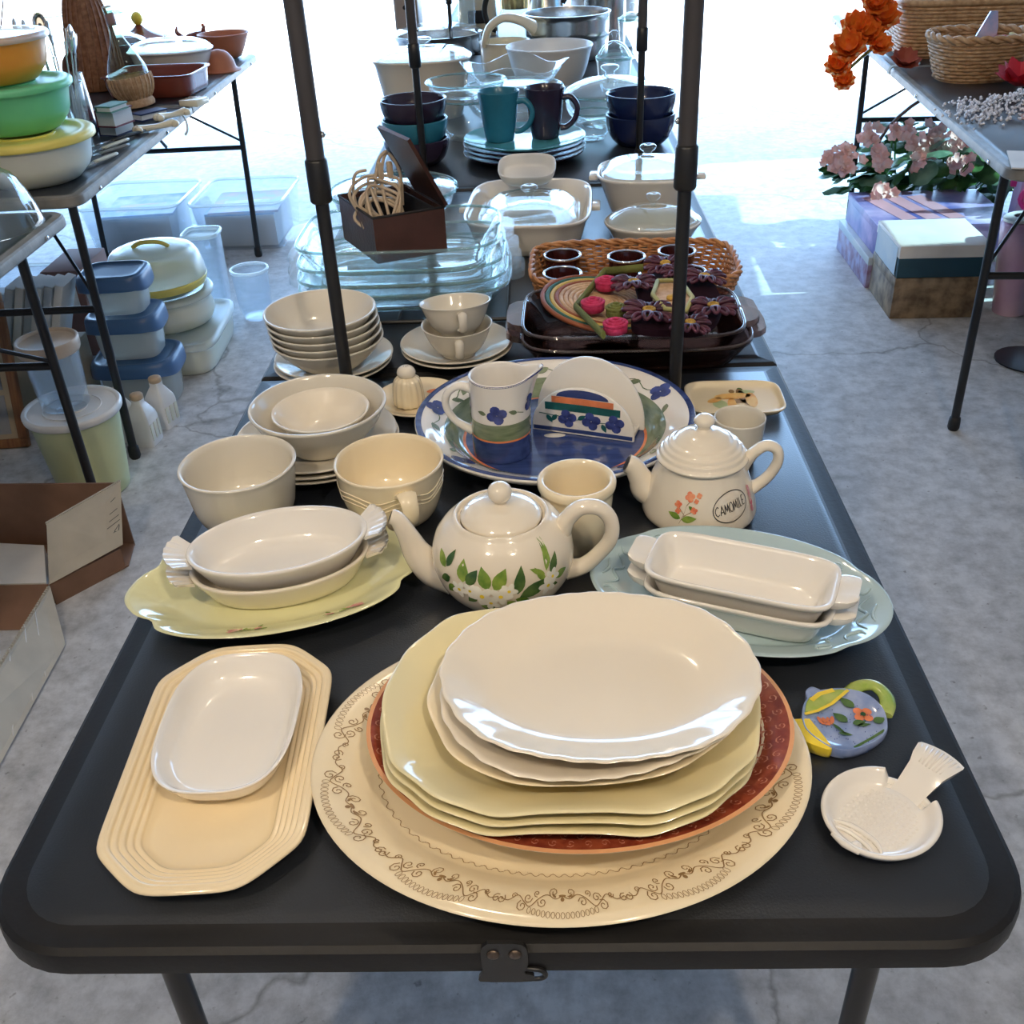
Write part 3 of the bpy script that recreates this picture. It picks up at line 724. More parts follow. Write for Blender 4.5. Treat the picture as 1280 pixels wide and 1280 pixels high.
# big white teapot with white blossoms
tc_ = at(626, 641, T + .098); tp = thing('teapot', 'big white teapot with a green leaf and white blossom spray', 'teapot', (tc_.x, tc_.y, T), -.06)
wall = [(.036, .0), (.040, .001), (.052, .008), (.0665, .028), (.0725, .050), (.069, .072), (.058, .088), (.049, .0945)]
lathe('pot_body', [(0, .003), (.034, .003)] + wall + [(.0465, .0985), (.044, .0985), (.0435, .0945), (.0405, .0935), (.0395, .085), (.055, .076), (.064, .05), (.05, .014), (0, .008)], china2, tp, n=72)
ld = thing('lid', None, None); ld.parent = tp
bpy.data.objects.remove(ld)
ld = lathe('lid', [(0, .090), (.0385, .090), (.0405, .0945), (.0405, .0975), (.034, .1035), (.020, .1085), (.007, .1098), (.0065, .1115), (0, .112)], china2, tp, n=60)
lathe('knob', [(0, .1095), (.006, .110), (.0065, .112), (.0105, .1155), (.0123, .121), (.0108, .1275), (.006, .1315), (0, .133)], china2, ld, n=36)
V, F = tubegeo([(-.052, 0, .022), (-.074, 0, .030), (-.088, 0, .048), (-.096, 0, .070), (-.104, 0, .088), (-.1105, 0, .0915)], [.0225, .019, .0145, .0105, .0085, .0078], 16, 6)
mesh('spout', V, F, china2, tp, sharp=60)
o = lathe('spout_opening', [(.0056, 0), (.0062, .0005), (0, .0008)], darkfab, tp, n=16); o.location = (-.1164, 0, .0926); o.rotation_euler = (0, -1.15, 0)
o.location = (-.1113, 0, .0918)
V, F = tubegeo([(.060, 0, .078), (.066, 0, .092), (.079, 0, .1045), (.097, 0, .104), (.108, 0, .090), (.108, 0, .068), (.094, 0, .047), (.080, 0, .034), (.064, 0, .030)], [.010, .0085, .0078, .0075, .0075, .0075, .0075, .0085, .011], 14, 6, sy=1.15)
mesh('handle', V, F, china2, tp, sharp=60)
f = on_lathe(wall, .0006)
k_ = 14.; LK = 1.12; DZ = .006
def L2(pr, x, z, L, W__, a):   # x, z in metres along the wall, centred on the front
    P = []; n = 6
    for i in range(2 * n):
        t = i / n if i <= n else (2 * n - i) / n; sg = 1 if i <= n else -1
        u = t * L * LK; v = sg * LK * W__ / 2 * sin(pi * min(1, t ** .8)); P.append((-pi / 2 + (x + u * cos(a) - v * sin(a)) * k_, z + DZ + u * sin(a) + v * cos(a)))
    pr.poly(P)
def D2(pr, x, z, r, ry=None, a=0, kk=k_, n=10):
    ry = ry or r; pr.poly([(-pi / 2 + (x + r * cos(t) * cos(a) - ry * sin(t) * sin(a)) * kk, z + r * cos(t) * sin(a) + ry * sin(t) * cos(a)) for t in [2 * pi * i / n for i in range(n)]])
g1 = Print(f); g2 = Print(on_lathe(wall, .0009)); g3 = Print(on_lathe(wall, .0012)); g4 = Print(on_lathe(wall, .0015))
for (x, z, L, W__, a, d) in ((-.058, .060, .018, .009, 2.5, 0), (-.056, .062, .016, .008, 1.3, 1), (-.050, .053, .014, .008, -2.6, 1), (-.044, .046, .014, .008, -2.3, 0), (-.034, .053, .020, .012, 1.7, 0), (-.030, .052, .018, .010, 1.0, 1), (-.020, .040, .012, .008, -2.4, 1), (-.008, .050, .021, .012, 1.9, 0), (-.002, .050, .022, .012, 1.05, 0),
    (-.004, .036, .014, .008, -1.9, 1), (.010, .036, .016, .009, -.8, 0), (.020, .044, .026, .010, 1.35, 1), (.022, .040, .032, .013, .35, 1), (.018, .038, .015, .008, -.4, 0), (-.014, .034, .012, .007, -1.4, 0), (.050, .050, .018, .006, 2.1, 0), (.052, .060, .026, .007, 1.2, 0), (.056, .055, .020, .008, .9, 1), (.050, .058, .016, .005, 2.6, 0), (.058, .065, .020, .006, 1.6, 0), (.046, .046, .018, .008, -.3, 1), (.062, .048, .016, .008, .1, 0)):
    L2(g2 if d else g1, x, z, L, W__, a)
for (x, z, r) in ((-.038, .050, .010), (-.026, .052, .009), (-.014, .048, .013), (.004, .049, .012), (.012, .055, .009), (-.006, .040, .010), (.052, .050, .011), (.058, .058, .009)):
    for i in range(5):
        a = 2 * pi * i / 5 + x * 300; D2(g3, x + r * .5 * cos(a), z + r * .5 * sin(a), r * .5, r * .32, a)
    D2(g4, x, z, r * .18)
g1.build('green_leaves', leafp, tp); g2.build('dark_leaves', leafd, tp); g3.build('white_blossoms', petalp, tp); g4.build('blossom_centres', sunp, tp)

# camomile teapot
cc = at(878, 563, T + .078); ct = thing('teapot', 'small white teapot with a ringed lid, red flower and the word in an oval', 'teapot', (cc.x, cc.y, T), -.12)
wall = [(.058, .0), (.064, .002), (.0655, .008), (.062, .024), (.0565, .042), (.050, .058), (.0475, .0665)]
lathe('pot_body', [(0, .003), (.056, .003)] + wall + [(.0455, .0695), (.043, .0695), (.042, .064), (.050, .042), (.058, .012), (0, .008)], china2, ct, n=72)
ld = lathe('lid', [(0, .066), (.042, .066), (.0425, .070), (.0505, .0705), (.0515, .0735), (.049, .0755), (.0475, .0765), (.0465, .081), (.0435, .0815), (.0425, .086), (.039, .0865), (.037, .091), (.033, .0915), (.029, .0965), (.018, .1015), (.009, .103), (.0075, .107), (0, .1075)], china2, ct, n=60)
lathe('knob', [(0, .1045), (.007, .105), (.0075, .109), (.0115, .113), (.0118, .1175), (.007, .1215), (0, .1225)], china2, ld, n=32)
V, F = tubegeo([(-.042, 0, .020), (-.060, 0, .026), (-.068, 0, .040), (-.075, 0, .053), (-.083, 0, .0575)], [.021, .0185, .0135, .0115, .0110], 16, 6)
mesh('spout', V, F, china2, ct, sharp=60)
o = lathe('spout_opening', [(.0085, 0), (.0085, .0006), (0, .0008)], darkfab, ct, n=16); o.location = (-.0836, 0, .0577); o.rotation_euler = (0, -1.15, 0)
V, F = tubegeo([(.044, 0, .058), (.054, 0, .075), (.068, 0, .086), (.080, 0, .082), (.083, 0, .068), (.076, 0, .050), (.064, 0, .036), (.054, 0, .030)], [.0085, .0065, .006, .006, .006, .006, .0065, .009], 12, 6, sy=1.3)
mesh('handle', V, F, china2, ct, sharp=60)
f = on_lathe(wall, .0006); kk = 1 / .062
a0 = -pi / 2 - .08
def cm(P): return [tuple(q) for q in catmull(P, 1)] if len(P) > 12 else [(a[0] + (b[0] - a[0]) * i / 4, a[1] + (b[1] - a[1]) * i / 4) for a, b in zip(P[:-1], P[1:]) for i in range(4)] + [P[-1]]
fm_ = on_lathe(wall, .0008); pr = Print(lambda u, v: fm_(a0 + u * kk, v))
ox, oz, ra, rb, tl = .042, .036, .0235, .0165, .14; LK = 1.; DZ = .009
pr.line(cm([(ox + ra * cos(t) * cos(tl) - rb * sin(t) * sin(tl), oz + ra * cos(t) * sin(tl) + rb * sin(t) * cos(tl)) for t in [2 * pi * i / 48 for i in range(49)]]), .0009)
GL = {'C': [[(.9, .85), (.6, 1), (.2, .8), (0, .5), (.2, .15), (.6, 0), (.95, .15)]], 'A': [[(0, 0), (.5, 1), (1, 0)], [(.2, .3), (.8, .3)]], 'M': [[(0, 0), (.15, 1), (.5, .2), (.85, 1), (1, 0)]],
      'O': [[(.5 + .5 * cos(t), .5 + .5 * sin(t)) for t in [2 * pi * i / 14 for i in range(15)]]], 'I': [[(.5, 0), (.5, 1)], [(.2, 0), (.8, 0)], [(.2, 1), (.8, 1)]], 'L': [[(.1, 1), (.1, 0), (.9, 0)]], 'E': [[(.9, 1), (.1, 1), (.1, 0), (.95, 0)], [(.1, .5), (.7, .5)]]}
x = ox - .0212
for i, ch in enumerate('CAMOMILE'):
    w_ = {'C': .0050, 'A': .0046, 'M': .0052, 'O': .0046, 'I': .0018, 'L': .0032, 'E': .0036}[ch]; h_ = .0105; w_ *= 1.02
    for st in GL[ch]:
        P = [(x + px * w_, oz - h_ / 2 + py * h_) for px, py in st]
        P = [(ox + (px - ox) * cos(tl) - (pz - oz) * sin(tl), oz + (px - ox) * sin(tl) + (pz - oz) * cos(tl)) for px, pz in P]
        pr.line(cm(P), .00085)
    x += w_ + .0010
pr.build('oval_lettering', blackp, ct)
pr = Print(f); k_ = kk
st = [(-.018, .009), (-.014, .020), (-.012, .030), (-.004, .040)]
def S(P): return [(a0 + x_ * kk, z_ + DZ) for x_, z_ in P]
pr.line(S(st), .0012); pr.line(S([(-.014, .020), (-.022, .028)]), .001); pr.line(S([(-.014, .018), (-.004, .025)]), .001)
pr.build('stem_print', brownp, ct)
pr = Print(f); d0 = a0 + pi / 2
def off(P, dx): P.f0 = P.f; P.f = lambda u, v: P.f0(u + dx, v); return P
pr = off(Print(f), a0 + pi / 2)
for (x_, z_, L, W__, a) in ((-.017, .015, .016, .007, 2.9), (-.016, .014, .017, .008, .2), (-.004, .026, .007, .004, 2.5), (-.010, .038, .006, .003, 1.9)): L2(pr, x_, z_, L, W__, a)
pr.build('green_leaves', leafp, ct)
pr = off(Print(on_lathe(wall, .0010)), a0 + pi / 2)
for (x_, z_, r_) in ((-.009, .040, .0062), (-.022, .030, .0045), (-.021, .023, .0035), (-.003, .026, .0042), (.002, .042, .0035), (-.001, .036, .003)):
    for i in range(4): D2(pr, x_ + r_ * .5 * cos(i * pi / 2 + .3), z_ + DZ + r_ * .5 * sin(i * pi / 2 + .3), r_ * .55, r_ * .45, 0, kk)
pr.build('red_blossoms', redp, ct)
pr = off(Print(on_lathe(wall, .0010)), a0 + pi / 2)
for z_ in (.022, .030, .038, .045): D2(pr, .075, z_, .003, .0045, .2, kk)
pr.build('side_blossoms', pinkp, ct)

# cups and bowls
def cupprof(r0, r1, h, t=.004, curve=.5, lip=.0):
    return [(0, .0025), (r0 - .004, .0025), (r0 - .003, 0), (r0, 0), (r0 + (r1 - r0) * curve, h * .22), (r0 + (r1 - r0) * (curve * .5 + .5), h * .6), (r1 - .0005, h - .004), (r1 + lip, h - .001), (r1 + lip * .5 - t * .4, h + .0005), (r1 - t, h - .002), (r0 + (r1 - r0) * (curve * .5 + .5) - t, h * .6), (r0 + (r1 - r0) * curve - t, h * .25), (r0 - t, t + .004), (0, t + .003)]
def loc(px, py, z): p = at(px, py, T + z); return (p.x, p.y)
x, y = loc(297, 581, .072)
o = lathe('souffle_bowl', cupprof(.047, .0655, .0755, .004, .55, .0015), greychn, n=80); place(o, (x, y, T)); tag(o, 'plain white deep bowl standing at the left table edge', 'bowl')
x, y = loc(486, 577, .070)
t = thing('soup_mug', 'cream soup mug with an embossed band and one ear handle', 'mug', (x, y, T), -1.18)
wl = [(.042, 0), (.050, .008), (.0575, .030), (.0605, .052), (.0615, .068)]
lathe('mug_body', [(0, .002), (.04, .002)] + wl + [(.0628, .0715), (.0615, .0735), (.059, .072), (.0565, .05), (.053, .028), (.042, .010), (0, .0075)], cream, t, n=80)
V, F = tubegeo([(.0595, 0, .058), (.070, 0, .063), (.080, 0, .055), (.081, 0, .040), (.072, 0, .027), (.058, 0, .030)], [.006, .0055, .0048, .0045, .0045, .0055], 10, 6, sy=2.0, sx=.8)
mesh('handle', V, F, cream, t, sharp=60)
mb = MB()
for zz, am in ((.055, .004), (.049, .005), (.043, .004)):
    P = []
    for i in range(121):
        u = 2 * pi * i / 120 + .3; z_ = zz - am * abs(sin(3 * u)) ** 3 * 1.5; r_ = float(np.interp(z_, [p[1] for p in wl], [p[0] for p in wl])); P.append((r_ * cos(u), r_ * sin(u), z_))
    mb.add(*tubegeo(P, .0009, 6, 0))
mb.build('embossed_waves', cream, t)
x, y = loc(714, 603, .088)
o = lathe('tumbler', [(0, .002), (.022, .002), (.026, 0), (.031, .008), (.037, .035), (.0395, .065), (.0405, .080), (.0432, .084), (.0432, .092), (.040, .0948), (.036, .093), (.0345, .085), (.034, .06), (.030, .02), (0, .01)], cream, n=64); place(o, (x + .006, y + .010, T)); o.scale = (.97, .97, .93); tag(o, 'handleless cream cup with a thick rolled rim behind the big teapot', 'cup')
x, y = loc(925, 523, .058)
o = lathe('tea_cup', cupprof(.022, .0315, .060, .0028, .6), greychn, n=48); place(o, (x, y, T)); tag(o, 'small plain white cup behind the small teapot', 'cup')

# left bowl stack: three plates, bowl, small bowl
x, y = -.294, 1.134; g_ = 'white plates under the wide bowl'
sp = [(0, .002), (.05, .002), (.052, 0), (.055, 0), (.062, .004), (.098, .0145), (.1025, .0165), (.1028, .018), (.101, .0188), (.096, .0172), (.068, .0085), (.06, .0065), (.05, .005), (0, .005)]
o = lathe('salad_plate', sp, greychn, n=80); place(o, (x, y, T)); tag(o, 'white plate under the wide bowl, lowest of three', 'plate', g_)
again(o, (x + .001, y - .001, T + .0072), 0, 'white plate under the wide bowl, middle of three'); again(o, (x - .002, y + .001, T + .0142), 0, 'white plate directly under the wide bowl')
x, y = -.286, 1.124
o = lathe('wide_bowl', [(0, .003), (.038, .003), (.040, 0), (.044, 0), (.052, .010), (.074, .034), (.083, .052), (.0855, .056), (.0852, .0585), (.082, .0588), (.079, .053), (.070, .036), (.048, .012), (.035, .0085), (0, .0085)], greychn, n=88); place(o, (x, y, T + .0212)); tag(o, 'wide white bowl on three plates with a small bowl inside', 'bowl')
x, y = -.284, 1.127
o = lathe('small_bowl', [(0, .002), (.022, .002), (.024, 0), (.027, 0), (.034, .006), (.052, .026), (.0605, .037), (.0615, .0395), (.0605, .0405), (.058, .0395), (.048, .0265), (.030, .009), (0, .0062)], china2, n=72); place(o, (x, y, T + .0300)); tag(o, 'small warm-white bowl inside the wide bowl', 'bowl')
# five bowls on two saucers
x, y = -.320, 1.395; g_ = 'white saucers under the five bowls'
o = lathe('salad_plate', [(r * .865, z) for r, z in sp], greychn, n=72); place(o, (x, y, T)); tag(o, 'white plate under the stack of five bowls, lower of two', 'plate', g_)
again(o, (x + .002, y + .001, T + .0075), 0, 'white plate under the stack of five bowls, upper of two')
bp_ = [(0, .003), (.034, .003), (.036, 0), (.040, 0), (.048, .006), (.068, .028), (.0795, .047), (.082, .0505), (.0815, .053), (.079, .0528), (.0755, .047), (.064, .029), (.044, .0095), (0, .007)]
x, y = -.326, 1.386; first = None; bp_ = [(r, z * .84) for r, z in bp_]
for i in range(5):
    lb = 'white cereal bowl, %s of five stacked behind the left pole foot' % ('lowest', 'second from the bottom', 'middle one', 'second from the top', 'topmost')[i]
    if first is None:
        first = lathe('cereal_bowl', bp_, greychn, n=72); tag(first, lb, 'bowl', 'white bowls in a stack of five')
        place(first, (x + .006, y - .004, T + .0132))
    else: again(first, (x + .006 - .002 * i, y - .004 + .002 * i, T + .0132 + .0095 * i), 0, lb)
# cups on saucers
x, y = loc(571, 432, .016); g_ = 'white saucers under the two cups'
o = lathe('saucer', [(r * .83, z * .95) for r, z in sp], greychn, n=72); place(o, (x, y, T)); tag(o, 'white saucer under the two stacked cups, lower of two', 'saucer', g_)
again(o, (x - .001, y + .002, T + .0065), 0, 'white saucer under the two stacked cups, upper of two')
def teacup(lb, px, py, z, rz, tilt=(0, 0)):
    x, y = loc(px, py, z + .045); t = thing('tea_cup', lb, 'cup', (x, y, T + z), group='white tea cups stacked in each other', rot=(tilt[0], tilt[1], rz))
    lathe('cup_body', [(0, .002), (.021, .002), (.022, 0), (.025, 0), (.026, .004), (.038, .014), (.0465, .032), (.0515, .046), (.0535, .0485), (.052, .0495), (.0495, .047), (.0445, .032), (.034, .015), (0, .007)], greychn, t, n=60)
    V, F = tubegeo([(.0485, 0, .040), (.058, 0, .041), (.061, 0, .030), (.055, 0, .018), (.041, 0, .016)], [.0036, .0036, .0034, .0036, .004], 8, 6, sy=1.8); mesh('handle', V, F, greychn, t, sharp=60)
    return t
teacup('lower white tea cup, standing on the saucers', 571, 408, .013, -pi / 2 + .12)
teacup('upper white tea cup, leaning inside the lower one', 570, 385, .040, -pi / 2 + .25, (.0, -.14))
# salt shaker on a small flowered plate
x, y = -.180, 1.272
t = thing('small_plate', 'small cream plate with an orange and black fruit print under the shaker', 'plate', (x, y, T))
pw = [(0, .012), (.002, .0128), (.008, .0105), (.02, .0055), (.03, .0045), (.055, .0045)]
dish('plate_body', ell(.062), [(.06, .002), (.03, .002), (.028, 0), (.024, 0), (.012, .004), (.001, .0105)] + pw, cream, t, n=64)
pr = Print(on_flat(.0052))
for (a, b) in ((.012, -.010), (.020, -.004), (.024, -.014)): pr.flower(a, b, .007, 5)
pr.build('dark_leaves', leafd, t)
pr = Print(on_flat(.0056)); pr.disc(.020, .030, .012, .006, 12, .4); pr.disc(.015, -.018, .005); pr.disc(.026, -.024, .004); pr.build('orange_fruit', orangep, t)
x, y = -.192, 1.262
t = thing('salt_shaker', 'fluted cream salt shaker with a mushroom cap, between bowls and blue platter', 'shaker', (x, y - .0, T + .0055))
def shk(tt, s): return (.0215 - s) * (1 + .035 * cos(14 * tt))
dish('shaker_body', shk, [(.0205, 0), (.003, 0), (0, .003), (.0, .014), (.0015, .030), (.004, .038), (.008, .0415), (.0105, .043), (.0205, .0432)], cream, t, n=84)
k = lathe('cap', [(0, .042), (.010, .042), (.0125, .045), (.0132, .049), (.011, .054), (.006, .0575), (0, .058)], china2, t, n=36)
pr = Print(lambda u, v: (u, v, .0583 - (u * u + v * v) * 40))
for a in range(5): pr.disc(.003 * cos(a * 1.257), .003 * sin(a * 1.257), .0008, None, 6)
pr.build('holes', blackp, k)

# pale green floral platter with two gratin dishes
c = at(350, 708, T + .026); c.y -= .012; rz = .24
base_ = ell(.143, .098, 2.35)
def gsh(t, s):
    k = max(0, 1 - max(s, 0) / .04); d = 0
    for t0 in (.0, pi): 
        e = (t - t0 + pi) % (2 * pi) - pi; d += .075 * math.exp(-(e / .2) ** 2) - .05 * (math.exp(-((e - .36) / .08) ** 2) + math.exp(-((e + .36) / .08) ** 2))
    for t0 in (pi / 2, -pi / 2):
        e = (t - t0 + pi) % (2 * pi) - pi; d += .02 * math.exp(-(e / .4) ** 2)
    return base_(t, s) * (1 + k * d)
up = [(0, .0262), (.003, .0268), (.012, .0225), (.030, .0125), (.042, .0075), (.055, .0062), (.1, .006)]
t = thing('oval_platter', 'pale green-yellow oval platter with pink flower sprigs and a scalloped rim', 'platter', (c.x, c.y, T), rz)
dish('platter_body', gsh, [(.1, .002), (.05, .002), (.047, 0), (.042, 0), (.032, .006), (.01, .018), (.001, .0245)] + up, grnyel, t, n=150)
for u0, sg in ((-2.05, 1), (-.80, -1), (2.3, 1)):
    p1 = Print(on_dish(gsh, up, .0007)); p2 = Print(on_dish(gsh, up, .001))
    for i, (du, v, L, a) in enumerate(((0, .016, .012, .3), (.06, .022, .010, -.5), (.12, .017, .012, .4), (.17, .025, .010, 1.2), (-.07, .020, .012, 2.8), (.02, .028, .008, -1.2), (.24, .018, .010, 0))):
        n = 5; P = []
        for q_ in range(2 * n):
            tt = q_ / n if q_ <= n else (2 * n - q_) / n; s_ = 1 if q_ <= n else -1
            uu = tt * L; vv = s_ * .0028 * sin(pi * tt); P.append((u0 + sg * du + (uu * cos(a) - vv * sin(a)) / .12, v + uu * sin(a) + vv * cos(a)))
        p1.poly(P)
    p1.line([(u0 + sg * k * .03, .018 + .005 * sin(k)) for k in range(-4, 10)], .0007)
    for du, v in ((-.02, .020), (-.05, .015), (-.09, .021), (.2, .021)):
        for k in range(5): p2.poly([(u0 + sg * du + (.0028 * cos(k * 1.257) + .0026 * cos(q_)) / .12, v + .0028 * sin(k * 1.257) + .0026 * sin(q_)) for q_ in [2 * pi * i / 8 for i in range(8)]])
    p1.build('leaf_sprig', leafp, t); p2.build('pink_flowers', pinkp, t)
gp = at(355, 678, T + .058)
def gratin(lb, x, y, z, rz, m):
    t = thing('gratin_dish', lb, 'baking dish', (x, y, T + z), rz, 'white oval gratin dishes')
    up = [(0, .036), (.0015, .037), (.005, .0358), (.011, .024), (.020, .009), (.028, .0062), (.06, .006)]
    V, F = dishgeo(ell(.092, .060, 2.0), [(.06, .002), (.026, .002), (.024, 0), (.020, 0), (.014, .008), (.005, .024), (0, .034)] + up, 96, 1)
    mesh('dish_body', V, F, m, t, sharp=50)
    for sg in (-1, 1):
        n = 22; top = []; bot = []; rows = 6
        for r in range(rows):
            k = r / (rows - 1)
            for i in range(n):
                a = -.95 + 1.9 * i / (n - 1); rad = .010 + .024 * k
                x_ = .081 + rad * cos(a) * .95; y_ = (.020 + .008 * k) * sin(a) * (1.25 + .1 * k)
                zz = .0335 + .006 * k + .0011 * k * cos(i * 2 * pi / 3.2) + .002 * k
                top.append((sg * x_, y_, zz + .0)); bot.append((sg * x_, y_, zz - .004 + .0015 * k))
        V = top + bot; o_ = rows * n; F = []
        for r in range(rows - 1):
            for i in range(n - 1):
                q = (r * n + i, r * n + i + 1, (r + 1) * n + i + 1, (r + 1) * n + i); F.append(q if sg > 0 else q[::-1]); q2 = tuple(v + o_ for v in q)[::-1]; F.append(q2 if sg > 0 else q2[::-1])
        loop = [i for i in range(n)] + [r * n + n - 1 for r in range(1, rows)] + [(rows - 1) * n + i for i in range(n - 2, -1, -1)] + [r * n for r in range(rows - 2, 0, -1)]
        for a, b in zip(loop, loop[1:] + loop[:1]): F.append((a, b, b + o_, a + o_))
        mesh('shell_handle', V, F, m, t, sharp=70)
    return t
gratin('lower white oval gratin dish with shell handles, standing on the green platter', c.x + .004, c.y + .006, .0065, .25, china2)
gratin('upper white oval gratin dish with shell handles, nested askew in the lower one', c.x + .004, c.y + .010, .0235, .262, china)

# pale blue platter and two loaf dishes
c = at(921, 736, T + .026); c.y += .005; rz = -.33
base2 = ell(.143, .102, 2.1)
def bsh(t, s):
    k = max(0, 1 - max(s, 0) / .04); d = 0
    for t0 in (.0, pi):
        e = (t - t0 + pi) % (2 * pi) - pi; d += .035 * math.exp(-(e / .3) ** 2) - .025 * (math.exp(-((e - .5) / .1) ** 2) + math.exp(-((e + .5) / .1) ** 2))
    return base2(t, s) * (1 + k * d)
up = [(0, .0262), (.003, .0268), (.009, .024), (.030, .0135), (.037, .0078), (.046, .0062), (.1, .006)]
t = thing('oval_platter', 'pale blue oval platter with embossed ends, under the two white loaf dishes', 'platter', (c.x, c.y, T), rz)
dish('platter_body', bsh, [(.1, .002), (.046, .002), (.043, 0), (.038, 0), (.030, .006), (.01, .018), (.001, .0245)] + up, palebl, t, n=140)
mb = MB(); fo = on_dish(bsh, up, .0004)
for u0 in (0, pi):
    for P in ([(-.42, .012), (-.34, .022), (-.24, .018), (-.28, .010)], [(.42, .012), (.34, .022), (.24, .018), (.28, .010)], [(-.2, .014), (-.1, .026), (0, .02), (.1, .026), (.2, .014)], [(-.1, .012), (0, .016), (.1, .012)], [(-.5, .02), (-.44, .03), (-.36, .033)], [(.5, .02), (.44, .03), (.36, .033)]):
        mb.add(*tubegeo([fo(u0 + a, b) for a, b in P], [.0008, .0018, .0018, .0008], 6, 5))
for sg in (-1, 1):
    for u0 in (.62, pi - .62):
        mb.add(*tubegeo([fo(sg * u0 + a, b) for a, b in ((-.06, .012), (-.02, .02), (.04, .018), (.05, .011), (0, .009), (-.05, .012))], .0012, 6, 5))
tag(mb.build('embossed_scrolls', palebl, t), kind='stuff')
cl = at(927, 716, T + .058)
def loafdish(lb, x, y, z, rz, m):
    t = thing('loaf_dish', lb, 'baking dish', (x, y, T + z), rz, 'white rectangular loaf dishes')
    dish('dish_body', ell(.089, .043, 5.5), [(.04, .002), (.022, .002), (.020, 0), (.017, 0), (.013, .006), (.0055, .028), (.002, .031), (-.001, .036), (0, .038), (.0015, .0385), (.0040, .037), (.0095, .028), (.0165, .009), (.022, .0055), (.04, .005)], m, t, n=120)
    for sg in (-1, 1):
        R = []
        for k, (x_, hy, z0, z1) in enumerate(((.084, .022, .026, .034), (.092, .023, .027, .0375), (.100, .0225, .030, .0385), (.106, .0195, .033, .040), (.1085, .016, .0355, .0395))):
            R.append([(sg * x_, a * hy, z_) for a, z_ in ((-1, z0 + .002), (-.9, z0), (.9, z0), (1, z0 + .002), (1, z1 - .001), (.85, z1), (.3, z1 - (.002 if 0 < k < 4 else 0)), (-.3, z1 - (.002 if 0 < k < 4 else 0)), (-.85, z1), (-1, z1 - .001))])
        loft('tab_handle', R if sg > 0 else [r[::-1] for r in R], m, t, sharp=50)
    return t
loafdish('lower white rectangular loaf dish, standing on the pale blue platter', cl.x + .0, cl.y - .001, .0068, rz - .045, china)
loafdish('upper white rectangular loaf dish, nested in the lower one', cl.x, cl.y + .001, .0245, rz - .05, china)
# ---------- back half of the front table ----------
# blue flowered platter
c, A, B = fit((517, 520), (872, 515), (682, 603), .042); c.y = 1.154; A = .179; B = .171
sh = ell(A, B); t = thing('serving_platter', 'big hand-painted round platter with navy rim, sage and orange bands and blue flowers', 'platter', (c.x, c.y, T))
up = [(0, .041), (.003, .0425), (.008, .0415), (.038, .0275), (.048, .016), (.058, .0085), (.070, .0078), (.16, .0078)]
dish('platter_body', sh, [(.16, .002), (.07, .002), (.066, 0), (.060, 0), (.046, .007), (.026, .020), (.003, .034), (0, .039)] + up, china, t, n=110)
def band(nm, a, b, m, k=1, off=.0006): 
    p = Print(on_dish(sh, up, off)); p.grid(0, 2 * pi, a, b, 120, k); return p.build(nm, m, t)
band('navy_rim_band', .001, .0085, navy, 2); band('sage_band', .037, .060, sage, 6); band('orange_band', .060, .0635, orangep, 1); band('navy_centre', .0635, .165, navy, 6)
def pansy(pr, u, v, r, R0=.15, a0=.3):
    r = r * 1.15
    for i in range(4):
        a = a0 + i * pi / 2; pr.poly([(u + (r * .55 * cos(a) + r * .52 * cos(q_)) / R0, v + r * .55 * sin(a) + r * .52 * sin(q_)) for q_ in [2 * pi * k / 10 for k in range(10)]])
def uvleaf(pr, u, v, L, W__, a, R0):
    P = []; n = 5
    for q_ in range(2 * n):
        tt = q_ / n if q_ <= n else (2 * n - q_) / n; s_ = 1 if q_ <= n else -1
        uu = tt * L; vv = s_ * W__ / 2 * sin(pi * tt ** .8); P.append((u + (uu * cos(a) - vv * sin(a)) / R0, v + uu * sin(a) + vv * cos(a)))
    pr.poly(P)
p1 = Print(on_dish(sh, up, .0007)); p2 = Print(on_dish(sh, up, .0007)); p3 = Print(on_dish(sh, up, .0006))
for u in (.42, 1.35, 2.2, 2.92, 3.9, 5.3):
    pansy(p1, u, .022, .0125)
    uvleaf(p2, u + .26, .022, .020, .009, .5, .15); uvleaf(p2, u - .2, .028, .018, .008, 2.6, .15)
    p3.line([(u + .08 + k * .05, .026 + .004 * sin(k)) for k in range(9)], .0012)
tag(p1.build('blue_flowers', blueink, t), kind='stuff'); p2.build('green_leaves', sage, t); p3.build('stem_lines', leafd, t)['kind'] = 'stuff'
# creamer
x, y = -.058, 1.118; cr = thing('creamer', 'hand-painted jug-shaped creamer with blue flower, sage band and navy foot', 'jug', (x, y, T + .0082))
R0 = .0365; n = 64; V = []
pf = [(0, .002), (R0 - .003, .002), (R0 - .001, 0), (R0, .002), (R0, .09), (R0 + .0005, .102), (R0 + .001, .1055), (R0 - .001, .1065), (R0 - .003, .104), (R0 - .0035, .08), (R0 - .0035, .01), (0, .007)]
pf = chaikin(pf)
for r, z in pf:
    for j in range(n):
        a = 2 * pi * j / n; e = (a - .10 + pi) % (2 * pi) - pi; k = math.exp(-(e / .33) ** 2) * max(0, (z - .06) / .046) ** 1.6
        V.append(((r + .017 * k) * cos(a), (r + .017 * k) * sin(a), z + (.008 * k if z > .09 else 0)))
mesh('jug_body', V, grid_faces(len(pf), n) + [tuple(range(n))[::-1], tuple((len(pf) - 1) * n + j for j in range(n))], china, cr, sharp=55)
V, F = tubegeo([(-.034, 0, .088), (-.050, 0, .092), (-.064, 0, .082), (-.067, 0, .064), (-.056, 0, .044), (-.036, 0, .030)], [.0065, .0052, .0048, .0046, .0046, .006], 10, 6, sy=1.3); mesh('handle', V, F, china, cr, sharp=60)
fb = lambda u, v: ((R0 + .0007) * cos(u), (R0 + .0007) * sin(u), v)
